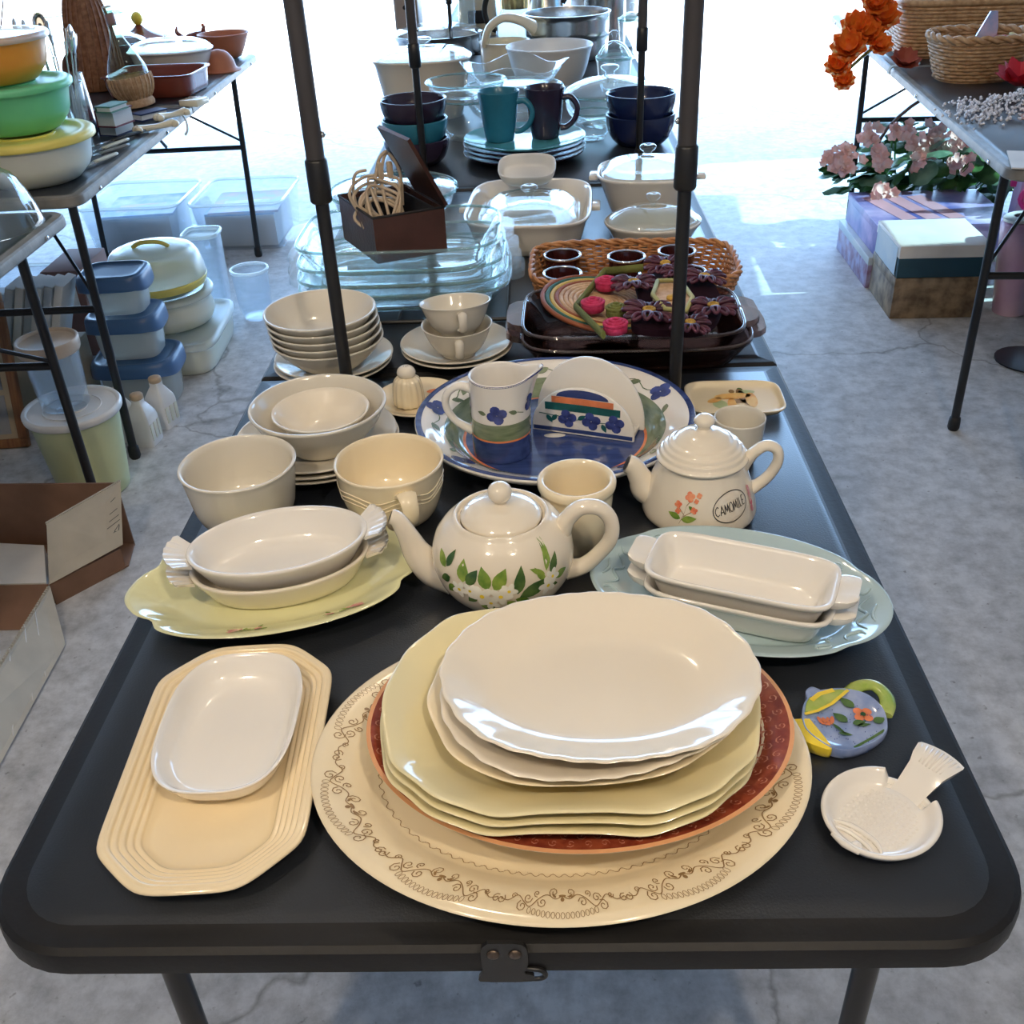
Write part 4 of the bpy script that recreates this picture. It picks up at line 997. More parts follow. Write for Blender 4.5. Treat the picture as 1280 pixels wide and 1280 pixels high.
for nm, a, b, m in (('navy_band', .001, .030, navy), ('orange_line', .030, .0325, orangep), ('sage_band', .0325, .054, sage)):
    p = Print(fb); p.grid(0, 2 * pi, a, b, 60, 2); p.build(nm, m, cr)
p1 = Print(lambda u, v: ((R0 + .0009 + .017 * math.exp(-(((u - .10 + pi) % (2 * pi) - pi) / .33) ** 2) * max(0, (v - .06) / .046) ** 1.6) * cos(u), (R0 + .0009 + .017 * math.exp(-(((u - .10 + pi) % (2 * pi) - pi) / .33) ** 2) * max(0, (v - .06) / .046) ** 1.6) * sin(u), v))
pansy(p1, -pi / 2 - .08, .068, .0105, R0); pansy(p1, -.25, .072, .0105, R0); pansy(p1, -pi, .07, .0105, R0); p1.build('blue_flowers', blueink, cr)['kind'] = 'stuff'
p1 = Print(fb); uvleaf(p1, -pi / 2 - .45, .068, .012, .006, 3.0, R0); uvleaf(p1, -.95, .068, .012, .006, 2.8, R0); p1.line([(-.95 + k * .07, .069 - .001 * k) for k in range(5)], .001); p1.build('green_leaves', sage, cr)
p1 = Print(lambda u, v: ((R0 + .0008 + .0175 * math.exp(-(((u - .10 + pi) % (2 * pi) - pi) / .33) ** 2)) * cos(u), (R0 + .0008 + .0175 * math.exp(-(((u - .10 + pi) % (2 * pi) - pi) / .33) ** 2)) * sin(u), v + .008 * math.exp(-(((u - .10 + pi) % (2 * pi) - pi) / .33) ** 2)))
p1.grid(0, 2 * pi, .1035, .1058, 72, 1); p1.build('blue_rim_line', blueink, cr)
# napkin holder
a_ = at(673, 532, T + .012); b_ = at(800, 549, T + .012); d = (b_ - a_); rz = atan2(d.y, d.x)
nh = thing('napkin_holder', 'half-moon napkin holder painted with stripes and three blue flowers', 'napkin holder', ((a_.x + b_.x) / 2 - .008, (a_.y + b_.y) / 2 - .004, T + .0082), rz)
hw = d.length / 2
def halfdisc(nm, w_, h_, y0, y1, m):
    O = [(-w_, .0), (w_, 0)] + [(w_ * cos(q_) , .006 + (h_ - .006) * sin(q_)) for q_ in [pi * k / 30 for k in range(31)]]
    def rg(k, y_): return [(x_ * k, y_, max(z_ * k, 0) if k < 1 else z_) for x_, z_ in O]
    return loft(nm, [rg(.975, y0), rg(.995, y0 + .0008), rg(1, y0 + .002), rg(1, y1 - .002), rg(.99, y1)], m, nh, sharp=50)
fr = halfdisc('front_plate', hw, .066, 0, .006, china); halfdisc('back_plate', hw * 1.07, .094, .034, .040, china)
box('holder_base', -hw * .98, hw * .98, .004, .036, .0005, .007, china, nh, .002)
fp_ = lambda u, v: (u, -.0005, v)
def hwid(z_): return hw * sqrt(max(0, 1 - ((z_ - .006) / .060) ** 2))
p = Print(fp_); p.line([(-hw * .97, .0045), (0, .005), (hw * .97, .0045)], .0055); p.poly([(x_, z_) for x_, z_ in [(hwid(.0525) * .8 * cos(q_), .0525 + .0115 * sin(q_)) for q_ in [pi * k / 12 for k in range(13)]]]); p.build('navy_stripes', navy, nh)
p = Print(fp_); p.line([(-hwid(.050) * .88, .0475), (0, .0478), (hwid(.050) * .88, .047)], .0088); p.build('orange_stripe', orangep, nh)
p = Print(fp_); p.line([(-hwid(.041) * .9, .0375), (0, .038), (hwid(.041) * .9, .0375)], .0105); p.build('teal_stripe', tealp, nh)
p = Print(lambda u, v: (u * .0365, -.0007, v))
for x_ in (-.020, .012, .043): pansy(p, x_ / .0365, .022, .0105, .0365)
p.build('blue_flowers', blueink, nh)['kind'] = 'stuff'
p = Print(lambda u, v: (u, -.0006, v)); 
for x_, z_, a in ((-.034, .026, -2.2), (-.048, .024, -.9), (-.006, .022, .6), (.026, .020, -1.1)): p.leaf(x_, z_, .013, .0065, a)
p.line([(-.058, .026), (-.045, .025), (-.03, .024)], .0012); p.line([(-.01, .021), (.0, .023)], .001); p.line([(.022, .021), (.034, .022)], .001); p.build('green_leaves', tealp, nh)
# picture tray at the right
x, y = loc(918, 496, .010)
t = thing('trinket_tray', 'cream rounded-corner tray with an orange and brown painted scene, behind the small teapot', 'tray', (x - .0, y + .002, T), -.03)
dish('tray_body', ell(.066, .049, 5), [(.04, .0015), (.010, .0015), (.008, 0), (.005, .001), (0, .0085), (0, .0098), (.0012, .0102), (.003, .0095), (.007, .0045), (.012, .0032), (.04, .003)], cream, t, n=80)
for nm, m, L in (('orange_print', mat('orange_wash', (.72, .32, .07), .3, c2=(.8, .55, .2), vs=60), ((.0, .012, .026, .009, .1), (-.026, .000, .012, .006, .6), (-.004, -.012, .018, .006, 1.5), (.024, .0, .008, .022, 0))),
                 ('green_print', mat('green_wash', (.42, .50, .25), .3), ((-.020, -.012, .010, .013, .2), (.020, .024, .012, .006, 0))),
                 ('brown_print', brownp, ((.012, .012, .006, .022, .1), (.004, -.004, .013, .006, 0), (.018, -.008, .005, .010, .3), (.0, .026, .004, .006, 0))),
                 ('dark_print', leafd, ((.012, .032, .004, .005, 0), (.026, .004, .004, .004, 0), (.004, -.018, .012, .002, 0)))):
    p = Print(on_flat(.0036 + .0002 * len(nm)* .1))
    for a, b, r1, r2, q_ in L: p.disc(a, b, r1, r2, 12, q_)
    p.build(nm, m, t)
# rectangular dish builder for glass and stoneware
def rectdish(lb, cat, x, y, z, rz, a, b, h, m, handles=True, name='baking_dish', p=5, th=.005, group=None, fl=.012, rim=None):
    t = thing(name, lb, cat, (x, y, T + z), rz, group)
    m1 = min(a, b)
    dish('dish_body', ell(a, b, p), [(m1 * .8, .002), (fl + .016, .001), (fl + .010, .001), (fl + .003, .006), (th * .8, h - .008), (0, h - .005), (-.001, h - .001), (.002, h + .0005), (th, h - .003), (fl + th + .002, .012), (fl + th + .012, .0065), (m1 * .8, .006)], m, t, n=110)
    if handles:
        for sg in (-1, 1):
            O = [(a - .003, -.052), (a + .012, -.046), (a + .022, -.032), (a + .024, 0), (a + .022, .032), (a + .012, .046), (a - .003, .052)]
            O = [(sg * q[0], q[1]) for q in O]
            if sg < 0: O = O[::-1]
            loft('handle', [[(u, v, h - .011) for u, v in O], [(u, v, h - .001) for u, v in O]], m, t, sharp=40)
            if rim: pass
    if m in (glassg, amber):
        rm = ell(a, b, p); P = [(rm(q, .002) * cos(q), rm(q, .002) * sin(q), h - .001) for q in [2 * pi * k / 96 for k in range(97)]]
        V, F = tubegeo(P, .0026, 6, 0); mesh('rim', V, F, glrim if m is glassg else amrim, t)
        P = [(rm(q, fl + .012) * cos(q), rm(q, fl + .012) * sin(q), .004) for q in [2 * pi * k / 96 for k in range(97)]]
        V, F = tubegeo(P, .0018, 5, 0); mesh('base_edge', V, F, glrim if m is glassg else amrim, t)
    return t
# smoked glass casseroles with mats and felt flowers
cx_, cy_ = .130, 1.444
rectdish('lower smoked brown glass baking dish under the other, below the coiled mat', 'baking dish', cx_ + .004, cy_ - .006, 0, -.02, .170, .112, .046, amber, group='smoked glass baking dishes', fl=.020)
rectdish('upper smoked brown glass baking dish holding the coiled mat and felt flowers', 'baking dish', cx_, cy_, .0085, -.03, .164, .106, .048, amber, group='smoked glass baking dishes', fl=.020)
straw = mat('natural_straw', (.50, .30, .16), .6, c2=(.66, .45, .27), vs=90, bump=.4, bs=400)
strb = mat('rust_straw', (.28, .08, .03), .6, bump=.4, bs=400); strg = mat('dark_green_straw', (.02, .10, .07), .6, bump=.4, bs=400); stry = mat('yellow_straw', (.60, .42, .10), .6, bump=.4, bs=400)
def coiled(lb, x, y, z, r, cols, tilt, rz=0):
    t = thing('coiled_mat', lb, 'mat', (x, y, T + z), rot=(tilt[0], tilt[1], rz)); n = len(cols)
    w_ = r / n
    for i, m in enumerate(cols):
        ri = (i + .5) * w_
        if i == 0: lathe('coil_centre', [(0, 0), (w_, .001), (w_, .005), (0, .007)], m, t, n=16); continue
        P = [(ri * cos(q_), ri * sin(q_), .003) for q_ in [2 * pi * k / 40 for k in range(41)]]
        V, F = tubegeo(P, w_ * .52, 8, 0); mesh('coil', V, F, m, t)
    return t
m0 = dish('straw_mat', ell(.075, .072), [(.07, 0), (.002, 0), (0, .003), (.002, .006), (.07, .006)], straw, n=64); place(m0, (cx_ - .056, cy_ + .012, T + .058), rot=(0, .16, 0)); tag(m0, 'plain tan straw mat under the coiled one', 'mat')
coiled('round coiled straw mat with green, yellow and rust outer rings', cx_ - .040, cy_ - .000, .066, .098, [straw] * 10 + [strb, stry, strg, strb], (.06, .14, .2))
# felt flower mat: hexagonal border, rosettes, daisies
feltg = mat('olive_felt', (.17, .19, .05), .9, bump=.5, bs=500); feltp = mat('crimson_felt', (.50, .02, .09), .9, c2=(.62, .05, .16), vs=120, bump=.5, bs=500)
feltv = mat('dark_purple_beads', (.05, .012, .03), .5, c2=(.13, .03, .06), vs=90); feltd = mat('dark_plum_felt', (.018, .006, .012), .95, spec=.1); felty = mat('mustard_felt', (.60, .36, .07), .9, bump=.5, bs=500); felty2 = mat('pale_olive_cord', (.42, .40, .16), .8)
ft = thing('flower_trivet', 'felt trivet of crimson rosettes and dark purple daisies with mustard centres', 'trivet', (cx_ + .055, cy_ + .0, T + .078), rot=(0, -.03, -.05))
def fl_(px, py, z=.085):
    p = at(px, py, T + z); return (p.x - (cx_ + .055), p.y - cy_)
hx = [fl_(*p) for p in ((800, 340), (752, 344), (722, 388), (762, 424))]
V, F = tubegeo([(a, b, .004) for a, b in hx], .0036, 8, 0, sx=1.8); mesh('hexagon_border', V, F, feltg, ft, sharp=50)
def rosette(nm, x, y, r, m, c_):
    mb = MB()
    for k in range(3):
        P = [(x + (r * (.92 - .27 * k)) * cos(q_), y + (r * (.92 - .27 * k)) * sin(q_), .012 + .002 * k) for q_ in [2 * pi * j / 20 for j in range(21)]]
        mb.add(*tubegeo(P, r * .17, 6, 0))
    mb.add(*lathegeo([(0, 0), (r, 0), (r * 1.02, .012), (r * .9, .013)], 20, 0))
    mb.V[-80:] = [(a + x, b + y, z) for a, b, z in mb.V[-80:]]
    return mb.build(nm, m, ft)
for p in ((757, 362), (744, 389), (776, 416)): x, y = fl_(*p); rosette('rosette', x, y, .0165, feltp, None)
x, y = fl_(774, 396); rosette('olive_rosette', x, y, .0145, feltg, None)
# dark ground pad under the daisies
O = outline([fl_(*p) for p in ((780, 352), (830, 338), (885, 350), (912, 390), (895, 424), (840, 428), (785, 420), (790, 385))], 5)
loft('felt_pad', [[(a * .86 + .004, b * .86, -.006) for a, b in O], [(a * .86 + .004, b * .86, .004) for a, b in O]], feltd, ft)
def daisy(x, y, r, a0, tilt):
    mb = MB()
    r = r * 1.12
    for i in range(13):
        a = a0 + 2 * pi * i / 13
        P = [(.3 * r, 0, .010), (.62 * r, .15 * r, .014), (.95 * r, .10 * r, .012), (1.02 * r, 0, .010), (.95 * r, -.10 * r, .012), (.62 * r, -.15 * r, .014), (.3 * r, 0, .010)]
        P = [(u * cos(a) - v * sin(a), u * sin(a) + v * cos(a), z + .004 * sin(3 * a)) for u, v, z in P]
        mb.add(*tubegeo(P, r * .085, 5, 3))
    o = mb.build('daisy_petals', feltv, ft); o.location = (x, y, .002); o.rotation_euler = tilt
    mb = MB()
    mb.add(*tubegeo([(r * .2 * cos(q_), r * .2 * sin(q_), .014) for q_ in [2 * pi * j / 14 for j in range(15)]], r * .075, 6, 0)); mb.add(*lathegeo([(0, 0.006), (r * .2, .006), (r * .12, .015), (0, .014)], 12, 0))
    c2 = mb.build('daisy_centre', felty, o)
for k, (px, py, r) in enumerate(((792, 366, .029), (815, 402, .032), (828, 343, .028), (878, 360, .028), (895, 397, .028), (868, 418, .024), (845, 352, .022))):
    x, y = fl_(px, py); daisy(x, y, r, k * .7, (.08 * (k % 3 - 1), .1 * (k % 2), 0))
hx = [fl_(*p) for p in ((822, 366), (850, 366), (868, 388), (862, 405), (836, 402), (818, 384), (822, 366))]
V, F = tubegeo([(a, b, .016) for a, b in hx], .0035, 6, 0); mesh('small_hexagon', V, F, felty2, ft)
loft('hexagon_panel', [[(a, b, .005) for a, b in hx[:-1]][::-1], [(a, b, .012) for a, b in hx[:-1]][::-1]], straw, ft)
x, y = fl_(842, 386); o = lathe('gold_button', [(0, .012), (.008, .012), (.007, .017), (0, .018)], felty, ft, n=18); o.location = (x, y, 0)
# wicker tray
def basket(lb, loc_, rz, a, b, h, m, flare=.014, rim_r=.008, rows=7, nst=52, braid=True, p=5, name='wicker_basket', weave=None):
    t = thing(name, lb, 'basket', loc_, rz)
    f0 = ell(a - flare, b - flare, p); f1 = ell(a, b, p)
    def pt_(u, k, off=0):
        r = f0(u, 0) * (1 - k) + f1(u, 0) * k + off; return (r * cos(u), r * sin(u), .004 + k * h)
    mb = MB(); n = nst * 2
    # arc-length spaced angles
    us = []; acc = [0]; N_ = 720
    for i in range(N_): p0 = pt_(2 * pi * i / N_, .5); p1 = pt_(2 * pi * (i + 1) / N_, .5); acc.append(acc[-1] + sqrt((p1[0] - p0[0]) ** 2 + (p1[1] - p0[1]) ** 2))
    us = list(np.interp(np.linspace(0, acc[-1], n, endpoint=False), acc, np.linspace(0, 2 * pi, N_ + 1)))
    rw = weave or h / rows * .52
    for j in range(rows):
        k = (j + .5) / rows
        P = [pt_(us[i % n], k, (.0022 if (i // 2 + j) % 2 else -.0022) if True else 0) for i in range(n + 1)]
        V, F = tubegeo(P, rw, 6, 0); mb.add(V, F)
    wv = mb.build('woven_wall', m, t); wv['kind'] = 'stuff'
    mb = MB()
    for i in range(nst): P = [pt_(us[2 * i], 0), pt_(us[2 * i], 1)]; mb.add(*tubegeo(P, .0028, 5, 0))
    mb.build('stakes', m, t)['kind'] = 'stuff'
    if braid:
        mb = MB()
        for s_ in (0, 1):
            P = [tuple(np.array(pt_(us[i % n], 1)) + np.array((0, 0, rim_r * .6 + rim_r * .55 * cos(i * 1.05 + s_ * pi)))) for i in range(n + 1)]
            P = [(x_ * (1 + .5 * rim_r * sin(i * 1.05 + s_ * pi) / a), y_ * (1 + .5 * rim_r * sin(i * 1.05 + s_ * pi) / b), z_) for i, (x_, y_, z_) in enumerate(P)]
            mb.add(*tubegeo(P, rim_r * .62, 6, 0))
        mb.build('braided_rim', m, t)['kind'] = 'stuff'
    else:
        P = [pt_(us[i % n], 1) for i in range(n + 1)]; V, F = tubegeo(P, rim_r, 8, 0); mesh('rim', V, F, m, t)
    V = [pt_(u, .02) for u in us]; loft('basket_bottom', [[(x_, y_, 0) for x_, y_, z_ in V], [(x_, y_, .005) for x_, y_, z_ in V]], m, t)
    return t
wk = basket('brown wicker tray holding six dark glass cups', (.152, 1.672, T), -.03, .172, .103, .050, wicker2, rows=12, nst=60, rim_r=.0055)
cupm = mat('dark_wine_glass', (.05, .012, .012), .05, coat=.5, var=.2)
first = None
for i, (px, py, yl) in enumerate(((703, 320, 0), (783, 322, 0), (846, 315, 0), (703, 343, 1), (776, 344, 1), (858, 341, 1))):
    x, y = loc(px, py, .052)
    lb = 'dark red glass cup with a silver rim in the wicker tray, %s row, %s' % (('back', 'front')[yl], ('left', 'middle', 'right')[i % 3])
    if first is None:
        first = thing('glass_cup', lb, 'cup', (x, y, T + .0062), group='dark glass cups in the wicker tray')
        lathe('cup_body', [(0, 0), (.022, 0), (.026, .006), (.030, .03), (.0315, .046), (.0295, .046), (.028, .03), (.024, .009), (0, .006)], cupm, first, n=36)
        lathe('silver_rim', [(.0293, .045), (.0335, .045), (.0338, .048), (.0318, .0495), (.0293, .048)], glass if False else chrome, first, n=40)
    else: again(first, (x, y, T + .0062), 0, lb)
# clear glass baking dishes and the brown case
gx, gy = -.242, 1.70
bl = mat('black_wire', (.015, .015, .015), .4)
rk = thing('wire_rack', 'black wire cooling rack under the stack of clear glass dishes', 'rack', (gx, gy, T))
for a in (-.17, .17): tube('rail', [(-.19, a * .8, .004), (.19, a * .8, .004)], .0035, bl, rk, n=6, res=0)
for i in range(9): tube('rung', [(-.18 + .045 * i, -.136, .006), (-.18 + .045 * i, .136, .006)], .0025, bl, rk, n=6, res=0)
rectdish('lowest clear glass baking dish of the left stack', 'baking dish', gx + .006, gy, .0085, .01, .180, .134, .040, glassg, fl=.022, group='clear glass baking dishes in a stack')
rectdish('second clear glass baking dish from the bottom of the left stack', 'baking dish', gx + .004, gy - .002, .026, .008, .177, .131, .040, glassg, fl=.022, group='clear glass baking dishes in a stack')
rectdish('third clear glass baking dish of the left stack, under the one with the case', 'baking dish', gx + .003, gy + .001, .044, .012, .174, .128, .044, glassg, fl=.022, group='clear glass baking dishes in a stack')
rectdish('topmost clear glass baking dish, holding the brown case', 'baking dish', gx, gy + .002, .066, .0, .170, .125, .052, glassg, fl=.022, group='clear glass baking dishes in a stack')
dq = Vector((0, .022, 0)); q0 = at(465, 292, T + .145) + dq; q1 = at(555, 277, T + .145) + dq; q2 = at(422, 262, T + .145) + dq
rz = atan2(q1.y - q0.y, q1.x - q0.x); La = (q1 - q0).length; Lb = (q2 - q0).length; 
cz = .0735; hh = .145 - cz + .004
cs_ = thing('storage_case', 'open brown leather case with a mirror lid, standing in the topmost glass dish', 'case', (q0.x, q0.y, T + cz), rz)
ang = atan2(q2.y - q0.y, q2.x - q0.x) - rz
ux, uy = Lb * cos(ang), Lb * sin(ang)
sk = .012
def cwall(nm, A_, B_, m, z0=0, z1=None):
    z1 = z1 or hh; d = Vector((B_[0] - A_[0], B_[1] - A_[1])).normalized(); nrm = Vector((-d.y, d.x)) * .003
    return box_from(nm, [(A_[0], A_[1]), (B_[0], B_[1]), (B_[0] + nrm.x, B_[1] + nrm.y), (A_[0] + nrm.x, A_[1] + nrm.y)], z0, z1, m)
def box_from(nm, O, z0, z1, m, parent=None):
    return loft(nm, [[(a, b, z0) for a, b in O], [(a, b, z1) for a, b in O]], m, parent or cs_, sharp=30)
P4 = [(0, 0), (La, 0), (La + ux, uy), (ux, uy)]
for i in range(4): cwall('side_wall', P4[i], P4[(i + 1) % 4], leather)
box_from('case_floor', P4, 0, .004, leather)
ins = [(.006 + ux * .03, .006), (La - .006, .006), (La + ux - .008, uy - .006), (ux + .006, uy - .006)]
for i in range(4): cwall('lining', ins[i], ins[(i + 1) % 4], darkfab, .004, hh - .006)
V, F = tubegeo([(x_, y_, hh) for x_, y_ in P4 + [P4[0]]], .0022, 6, 0); mesh('zip_edge', V, F, chrome if False else darkfab, cs_)
# lid hinged on the right-hand end wall
rel = lambda p: Matrix.Rotation(-rz, 3, 'Z') @ (p - Vector((q0.x, q0.y, T + cz)))
A_ = Vector((La + .002, 0, hh)); B_ = Vector((La + ux * .75, uy * .75, hh))
C_ = rel(aty(490, 150, 1.70)); D_ = rel(aty(491, 208, 1.61)); L_ = ((C_ - B_) + (D_ - A_)) / 2; C_ = B_ + L_; D_ = A_ + L_
off_ = (B_ - A_).cross(L_).normalized() * .006
if off_.x < 0: off_ = -off_
V = [A_, B_, C_, D_]; V2 = [v + off_ for v in V]
mesh('lid', V + V2, [(0, 1, 2, 3), (7, 6, 5, 4), (0, 4, 5, 1), (1, 5, 6, 2), (2, 6, 7, 3), (3, 7, 4, 0)], leather, cs_, smooth=False)
def inner(a, b): return A_ + (B_ - A_) * a + L_ * b + off_ * 1.15
mesh('lid_mirror', [inner(.1, .06), inner(.9, .06), inner(.9, .94), inner(.1, .94)], [(0, 1, 2, 3)], mirror, cs_, smooth=False)
# appliance and cord inside
it = thing('curling_wand', 'cream electric styling tool with a tangled beige cord inside the brown case', 'appliance', (q0.x, q0.y, T + cz + .0045), rz)
box('tool_body', .020, La * .8, .010, .052, .018, .048, whitepl, it, .006)
for k in range(9):
    a = k * .7; h0 = .070 + .012 * (k % 4)
    P = [(.025 + .03 * cos(a), .055 + .02 * sin(a), .055), (.005 + .02 * cos(a + 1), .075, h0), (.02, .085 + .01 * sin(a), h0 + .02), (.055 + .015 * sin(a), .08, h0 + .015), (.065, .055, h0), (.05 + .02 * cos(a), .04, .058)]
    tube('cord_loop', P, .0028, cord, it, n=7, res=6)
for k, P in enumerate(([(.035, .06, .06), (.03, .08, .10), (.045, .09, .15), (.06, .085, .165)], [(.045, .06, .06), (.045, .085, .12), (.06, .09, .16), (.075, .075, .13), (.07, .06, .08)], [(.0, .075, .06), (-.005, .085, .10), (.0, .08, .135), (.02, .08, .14)])):
    tube('cord_loop', P, .0028, cord, it, n=7, res=6)
for k in range(2): box('plug', .040 + k * .016, .050 + k * .016, .080, .090, .120, .148, cord, it, .003)
# round glass bowl with a lid behind the case
def glassbowl(lb, x, y, z, r, h, m=glass, name='glass_bowl', cat='bowl', group=None, lid=False, foot=.6, lidm=None, knob=True, lh=.025):
    t = thing(name, lb, cat, (x, y, T + z), 0, group)
    lathe('bowl_body', [(0, .003), (r * foot, .003), (r * foot, 0), (r * (foot + .05), .001), (r * .92, h * .4), (r * .98, h * .9), (r * 1.04, h * .97), (r * 1.04, h), (r * .97, h), (r * .9, h * .42), (r * foot, .008), (0, .007)], m, t, n=56)
    if m is glass:
        V, F = tubegeo([(r * 1.01 * cos(q), r * 1.01 * sin(q), h) for q in [2 * pi * k / 48 for k in range(49)]], .0028, 6, 0); mesh('rim', V, F, glrim, t)
        if lid: V, F = tubegeo([(r * 1.03 * cos(q), r * 1.03 * sin(q), h + .0045) for q in [2 * pi * k / 48 for k in range(49)]], .0022, 6, 0); mesh('lid_edge', V, F, glrim, t)
    if lid:
        l = lathe('lid', [(r * 1.0, h + .001), (r * 1.03, h + .003), (r * .95, h + lh * .3), (r * .6, h + lh * .8), (r * .2, h + lh), (0, h + lh), (0, h + lh - .003), (r * .55, h + lh * .75 - .003), (r * .93, h + .003)], lidm or m, t, n=56)
        if knob: lathe('knob', [(0, h + lh), (r * .10, h + lh), (r * .09, h + lh + .012), (r * .2, h + lh + .020), (r * .2, h + lh + .026), (r * .1, h + lh + .030), (0, h + lh + .028)], lidm or m, l, n=24)
    return t
x, y = loc(492, 238, .055)
glassbowl('round clear glass casserole with a glass lid behind the brown case', x, y, 0, .132, .055, lid=True, lh=.022, knob=False, name='glass_casserole', cat='casserole')
# corning style white square casserole with a glass lid turned in it
def sqdish(lb, x, y, z, rz, a, b, h, m=china, p=3.6, name='casserole_dish', cat='casserole', lid=None, lidz=None, ears=True, knobr=.011, lidp=3.2, la=.8, fl=.02):
    t = thing(name, lb, cat, (x, y, T + z), rz)
    m1 = min(a, b)
    dish('dish_body', ell(a, b, p), [(m1 * .9, .003), (fl + .014, .002), (fl + .01, 0), (fl + .004, .004), (.006, h - .012), (0, h - .004), (0, h), (.003, h + .001), (.008, h - .003), (fl + .008, .014), (fl + .016, .007), (m1 * .9, .006)], m, t, n=88)
    if ears:
        for sg in (-1, 1): box('side_handle', sg * (a + .006) - .010, sg * (a + .006) + .010, -.024, .024, h - .016, h - .006, m, t, .003)
    if lid:
        lz = h - .002 if lidz is None else lidz; A_, B_ = a * la, b * la
        l = dish('lid', ell(A_, B_, lidp), [(0, lz), (-.002, lz + .002), (.003, lz + .006), (.02, lz + .018), (m1 * .5, lz + .026), (m1 * .79, lz + .028), (m1 * .79, lz + .025), (m1 * .5, lz + .023), (.022, lz + .014), (.006, lz + .003)], lid, t, n=80)
        lathe('knob', [(0, lz + .026), (knobr * .7, lz + .027), (knobr * .6, lz + .036), (knobr * 1.5, lz + .044), (knobr * 1.6, lz + .050), (knobr, lz + .053), (0, lz + .051)], lid, l, n=28)
    return t
x, y = loc(662, 252, .065)
sqdish('big white square casserole with a clear glass lid sunk in it', x, y, 0, -.06, .124, .165, .066, china, lid=glass, lidz=.045, la=.80, p=4.2, ears=True, fl=.016)
x, y = loc(659, 212, .098)
o = dish('butter_dish', ell(.060, .047, 3.2), [(.04, .002), (.012, 0), (.004, .012), (0, .026), (.0015, .028), (.005, .026), (.010, .010), (.014, .006), (.04, .005)], whitepl, n=64); place(o, (x, y + .0, T + .082), rot=(.30, 0, -.05)); tag(o, 'small white square dish tipped on the back edge of the big white casserole', 'dish')
x, y = loc(809, 212, .085)
sqdish('tall white square casserole with a clear glass lid near the right edge', x, y, 0, -.1, .104, .100, .085, china, lid=glass, la=.90, p=3.0, fl=.026)
x, y = loc(816, 274, .040)
sqdish('shallow round white dish with a domed clear glass lid by the right pole', x, y + .004, 0, 0, .094, .082, .038, china, lid=glass, la=.97, p=2.1, lidp=2.1, ears=False, fl=.014, knobr=.009)
# ---------- the tables farther back ----------
x, y = loc(655, 182, .030); g_ = 'plates under the two mugs'
lp = [(0, .003), (.08, .003), (.082, 0), (.09, 0), (.10, .004), (.148, .016), (.154, .0205), (.152, .0225), (.147, .020), (.10, .0085), (.09, .007), (0, .007)]
first = None
for i in range(4):
    lb = ('lowest dark plate under the mugs', 'second dark plate from the bottom under the mugs', 'dark plate just under the turquoise one', 'turquoise plate on top of the dark plates, carrying two mugs')[i]
    z = .011 * i
    o = lathe('dinner_plate', lp, plum if i < 3 else tealin, n=64); place(o, (x + .002 * (i % 2), y, T + z)); tag(o, lb, 'plate', g_)
pz = .033 + .0075
def mug(lb, pxl, pxr, ytop, ybot, m, hand, rz, inner=None):
    b = at((pxl + pxr) / 2 - 1, ybot - 4, T + pz); r = (at(pxr, ytop + 6, T + .17) - at(pxl, ytop + 6, T + .17)).length / 2
    y = b.y + .035; zt = aty((pxl + pxr) / 2, ytop + 6, y).z - (T + pz)
    t = thing('mug', lb, 'mug', (aty((pxl + pxr) / 2, ytop + 6, y).x, y, T + pz), rz)
    h = zt; r0 = r * .68
    lathe('mug_body', [(0, .003), (r0 * .9, .003), (r0 * .92, 0), (r0, .002), (r * .82, h * .4), (r * .97, h * .94), (r, h), (r - .002, h + .001), (r - .005, h - .003), (r * .78, h * .4), (r0 * .85, .01), (0, .008)], m, t, n=56)
    V, F = tubegeo([(r * .92, 0, h * .80), (r * 1.3, 0, h * .80), (r * 1.62, 0, h * .62), (r * 1.5, 0, h * .38), (r * 1.1, 0, h * .22), (r * .78, 0, h * .2)], [.008, .0075, .007, .007, .007, .008], 10, 6, sy=1.3); mesh('handle', V, F, m, t, sharp=60)
mug('teal tapered mug on the turquoise plate, left of the purple one', 596, 649, 108, 184, teal, 1, -.2)
mug('dark purple tapered mug on the turquoise plate', 655, 706, 103, 180, plum, 1, -.15)
# stacked bowls, left and right
def stackbowls(px, ytop, ybot, r, mats_, labs_, group, dz, h):
    b = at(px, ybot, T); y = b.y + r * .7; x = aty(px, ytop, y).x
    for i, (m, lb) in enumerate(zip(mats_, labs_)):
        o = lathe('bowl', [(0, .003), (r * .55, .003), (r * .57, 0), (r * .64, .001), (r * .85, h * .25), (r * .97, h * .65), (r, h), (r - .003, h + .002), (r - .007, h), (r * .89, h * .62), (r * .6, .012), (0, .008)], m, n=56)
        place(o, (x, y, T + dz * i)); tag(o, lb, 'bowl', group)
stackbowls(517, 136, 212, .083, [plum, teal, plum], ['dark stoneware bowl, lowest of the left stack of three', 'teal stoneware bowl between two dark ones', 'dark stoneware bowl on top of the teal one'], 'stoneware bowls behind the glass dishes', .046, .062)
stackbowls(801, 130, 187, .090, [dkblue, dkblue], ['dark blue bowl, lower of the two by the right back pole', 'dark blue bowl, upper of the two by the right back pole'], 'dark blue bowls', .050, .075)
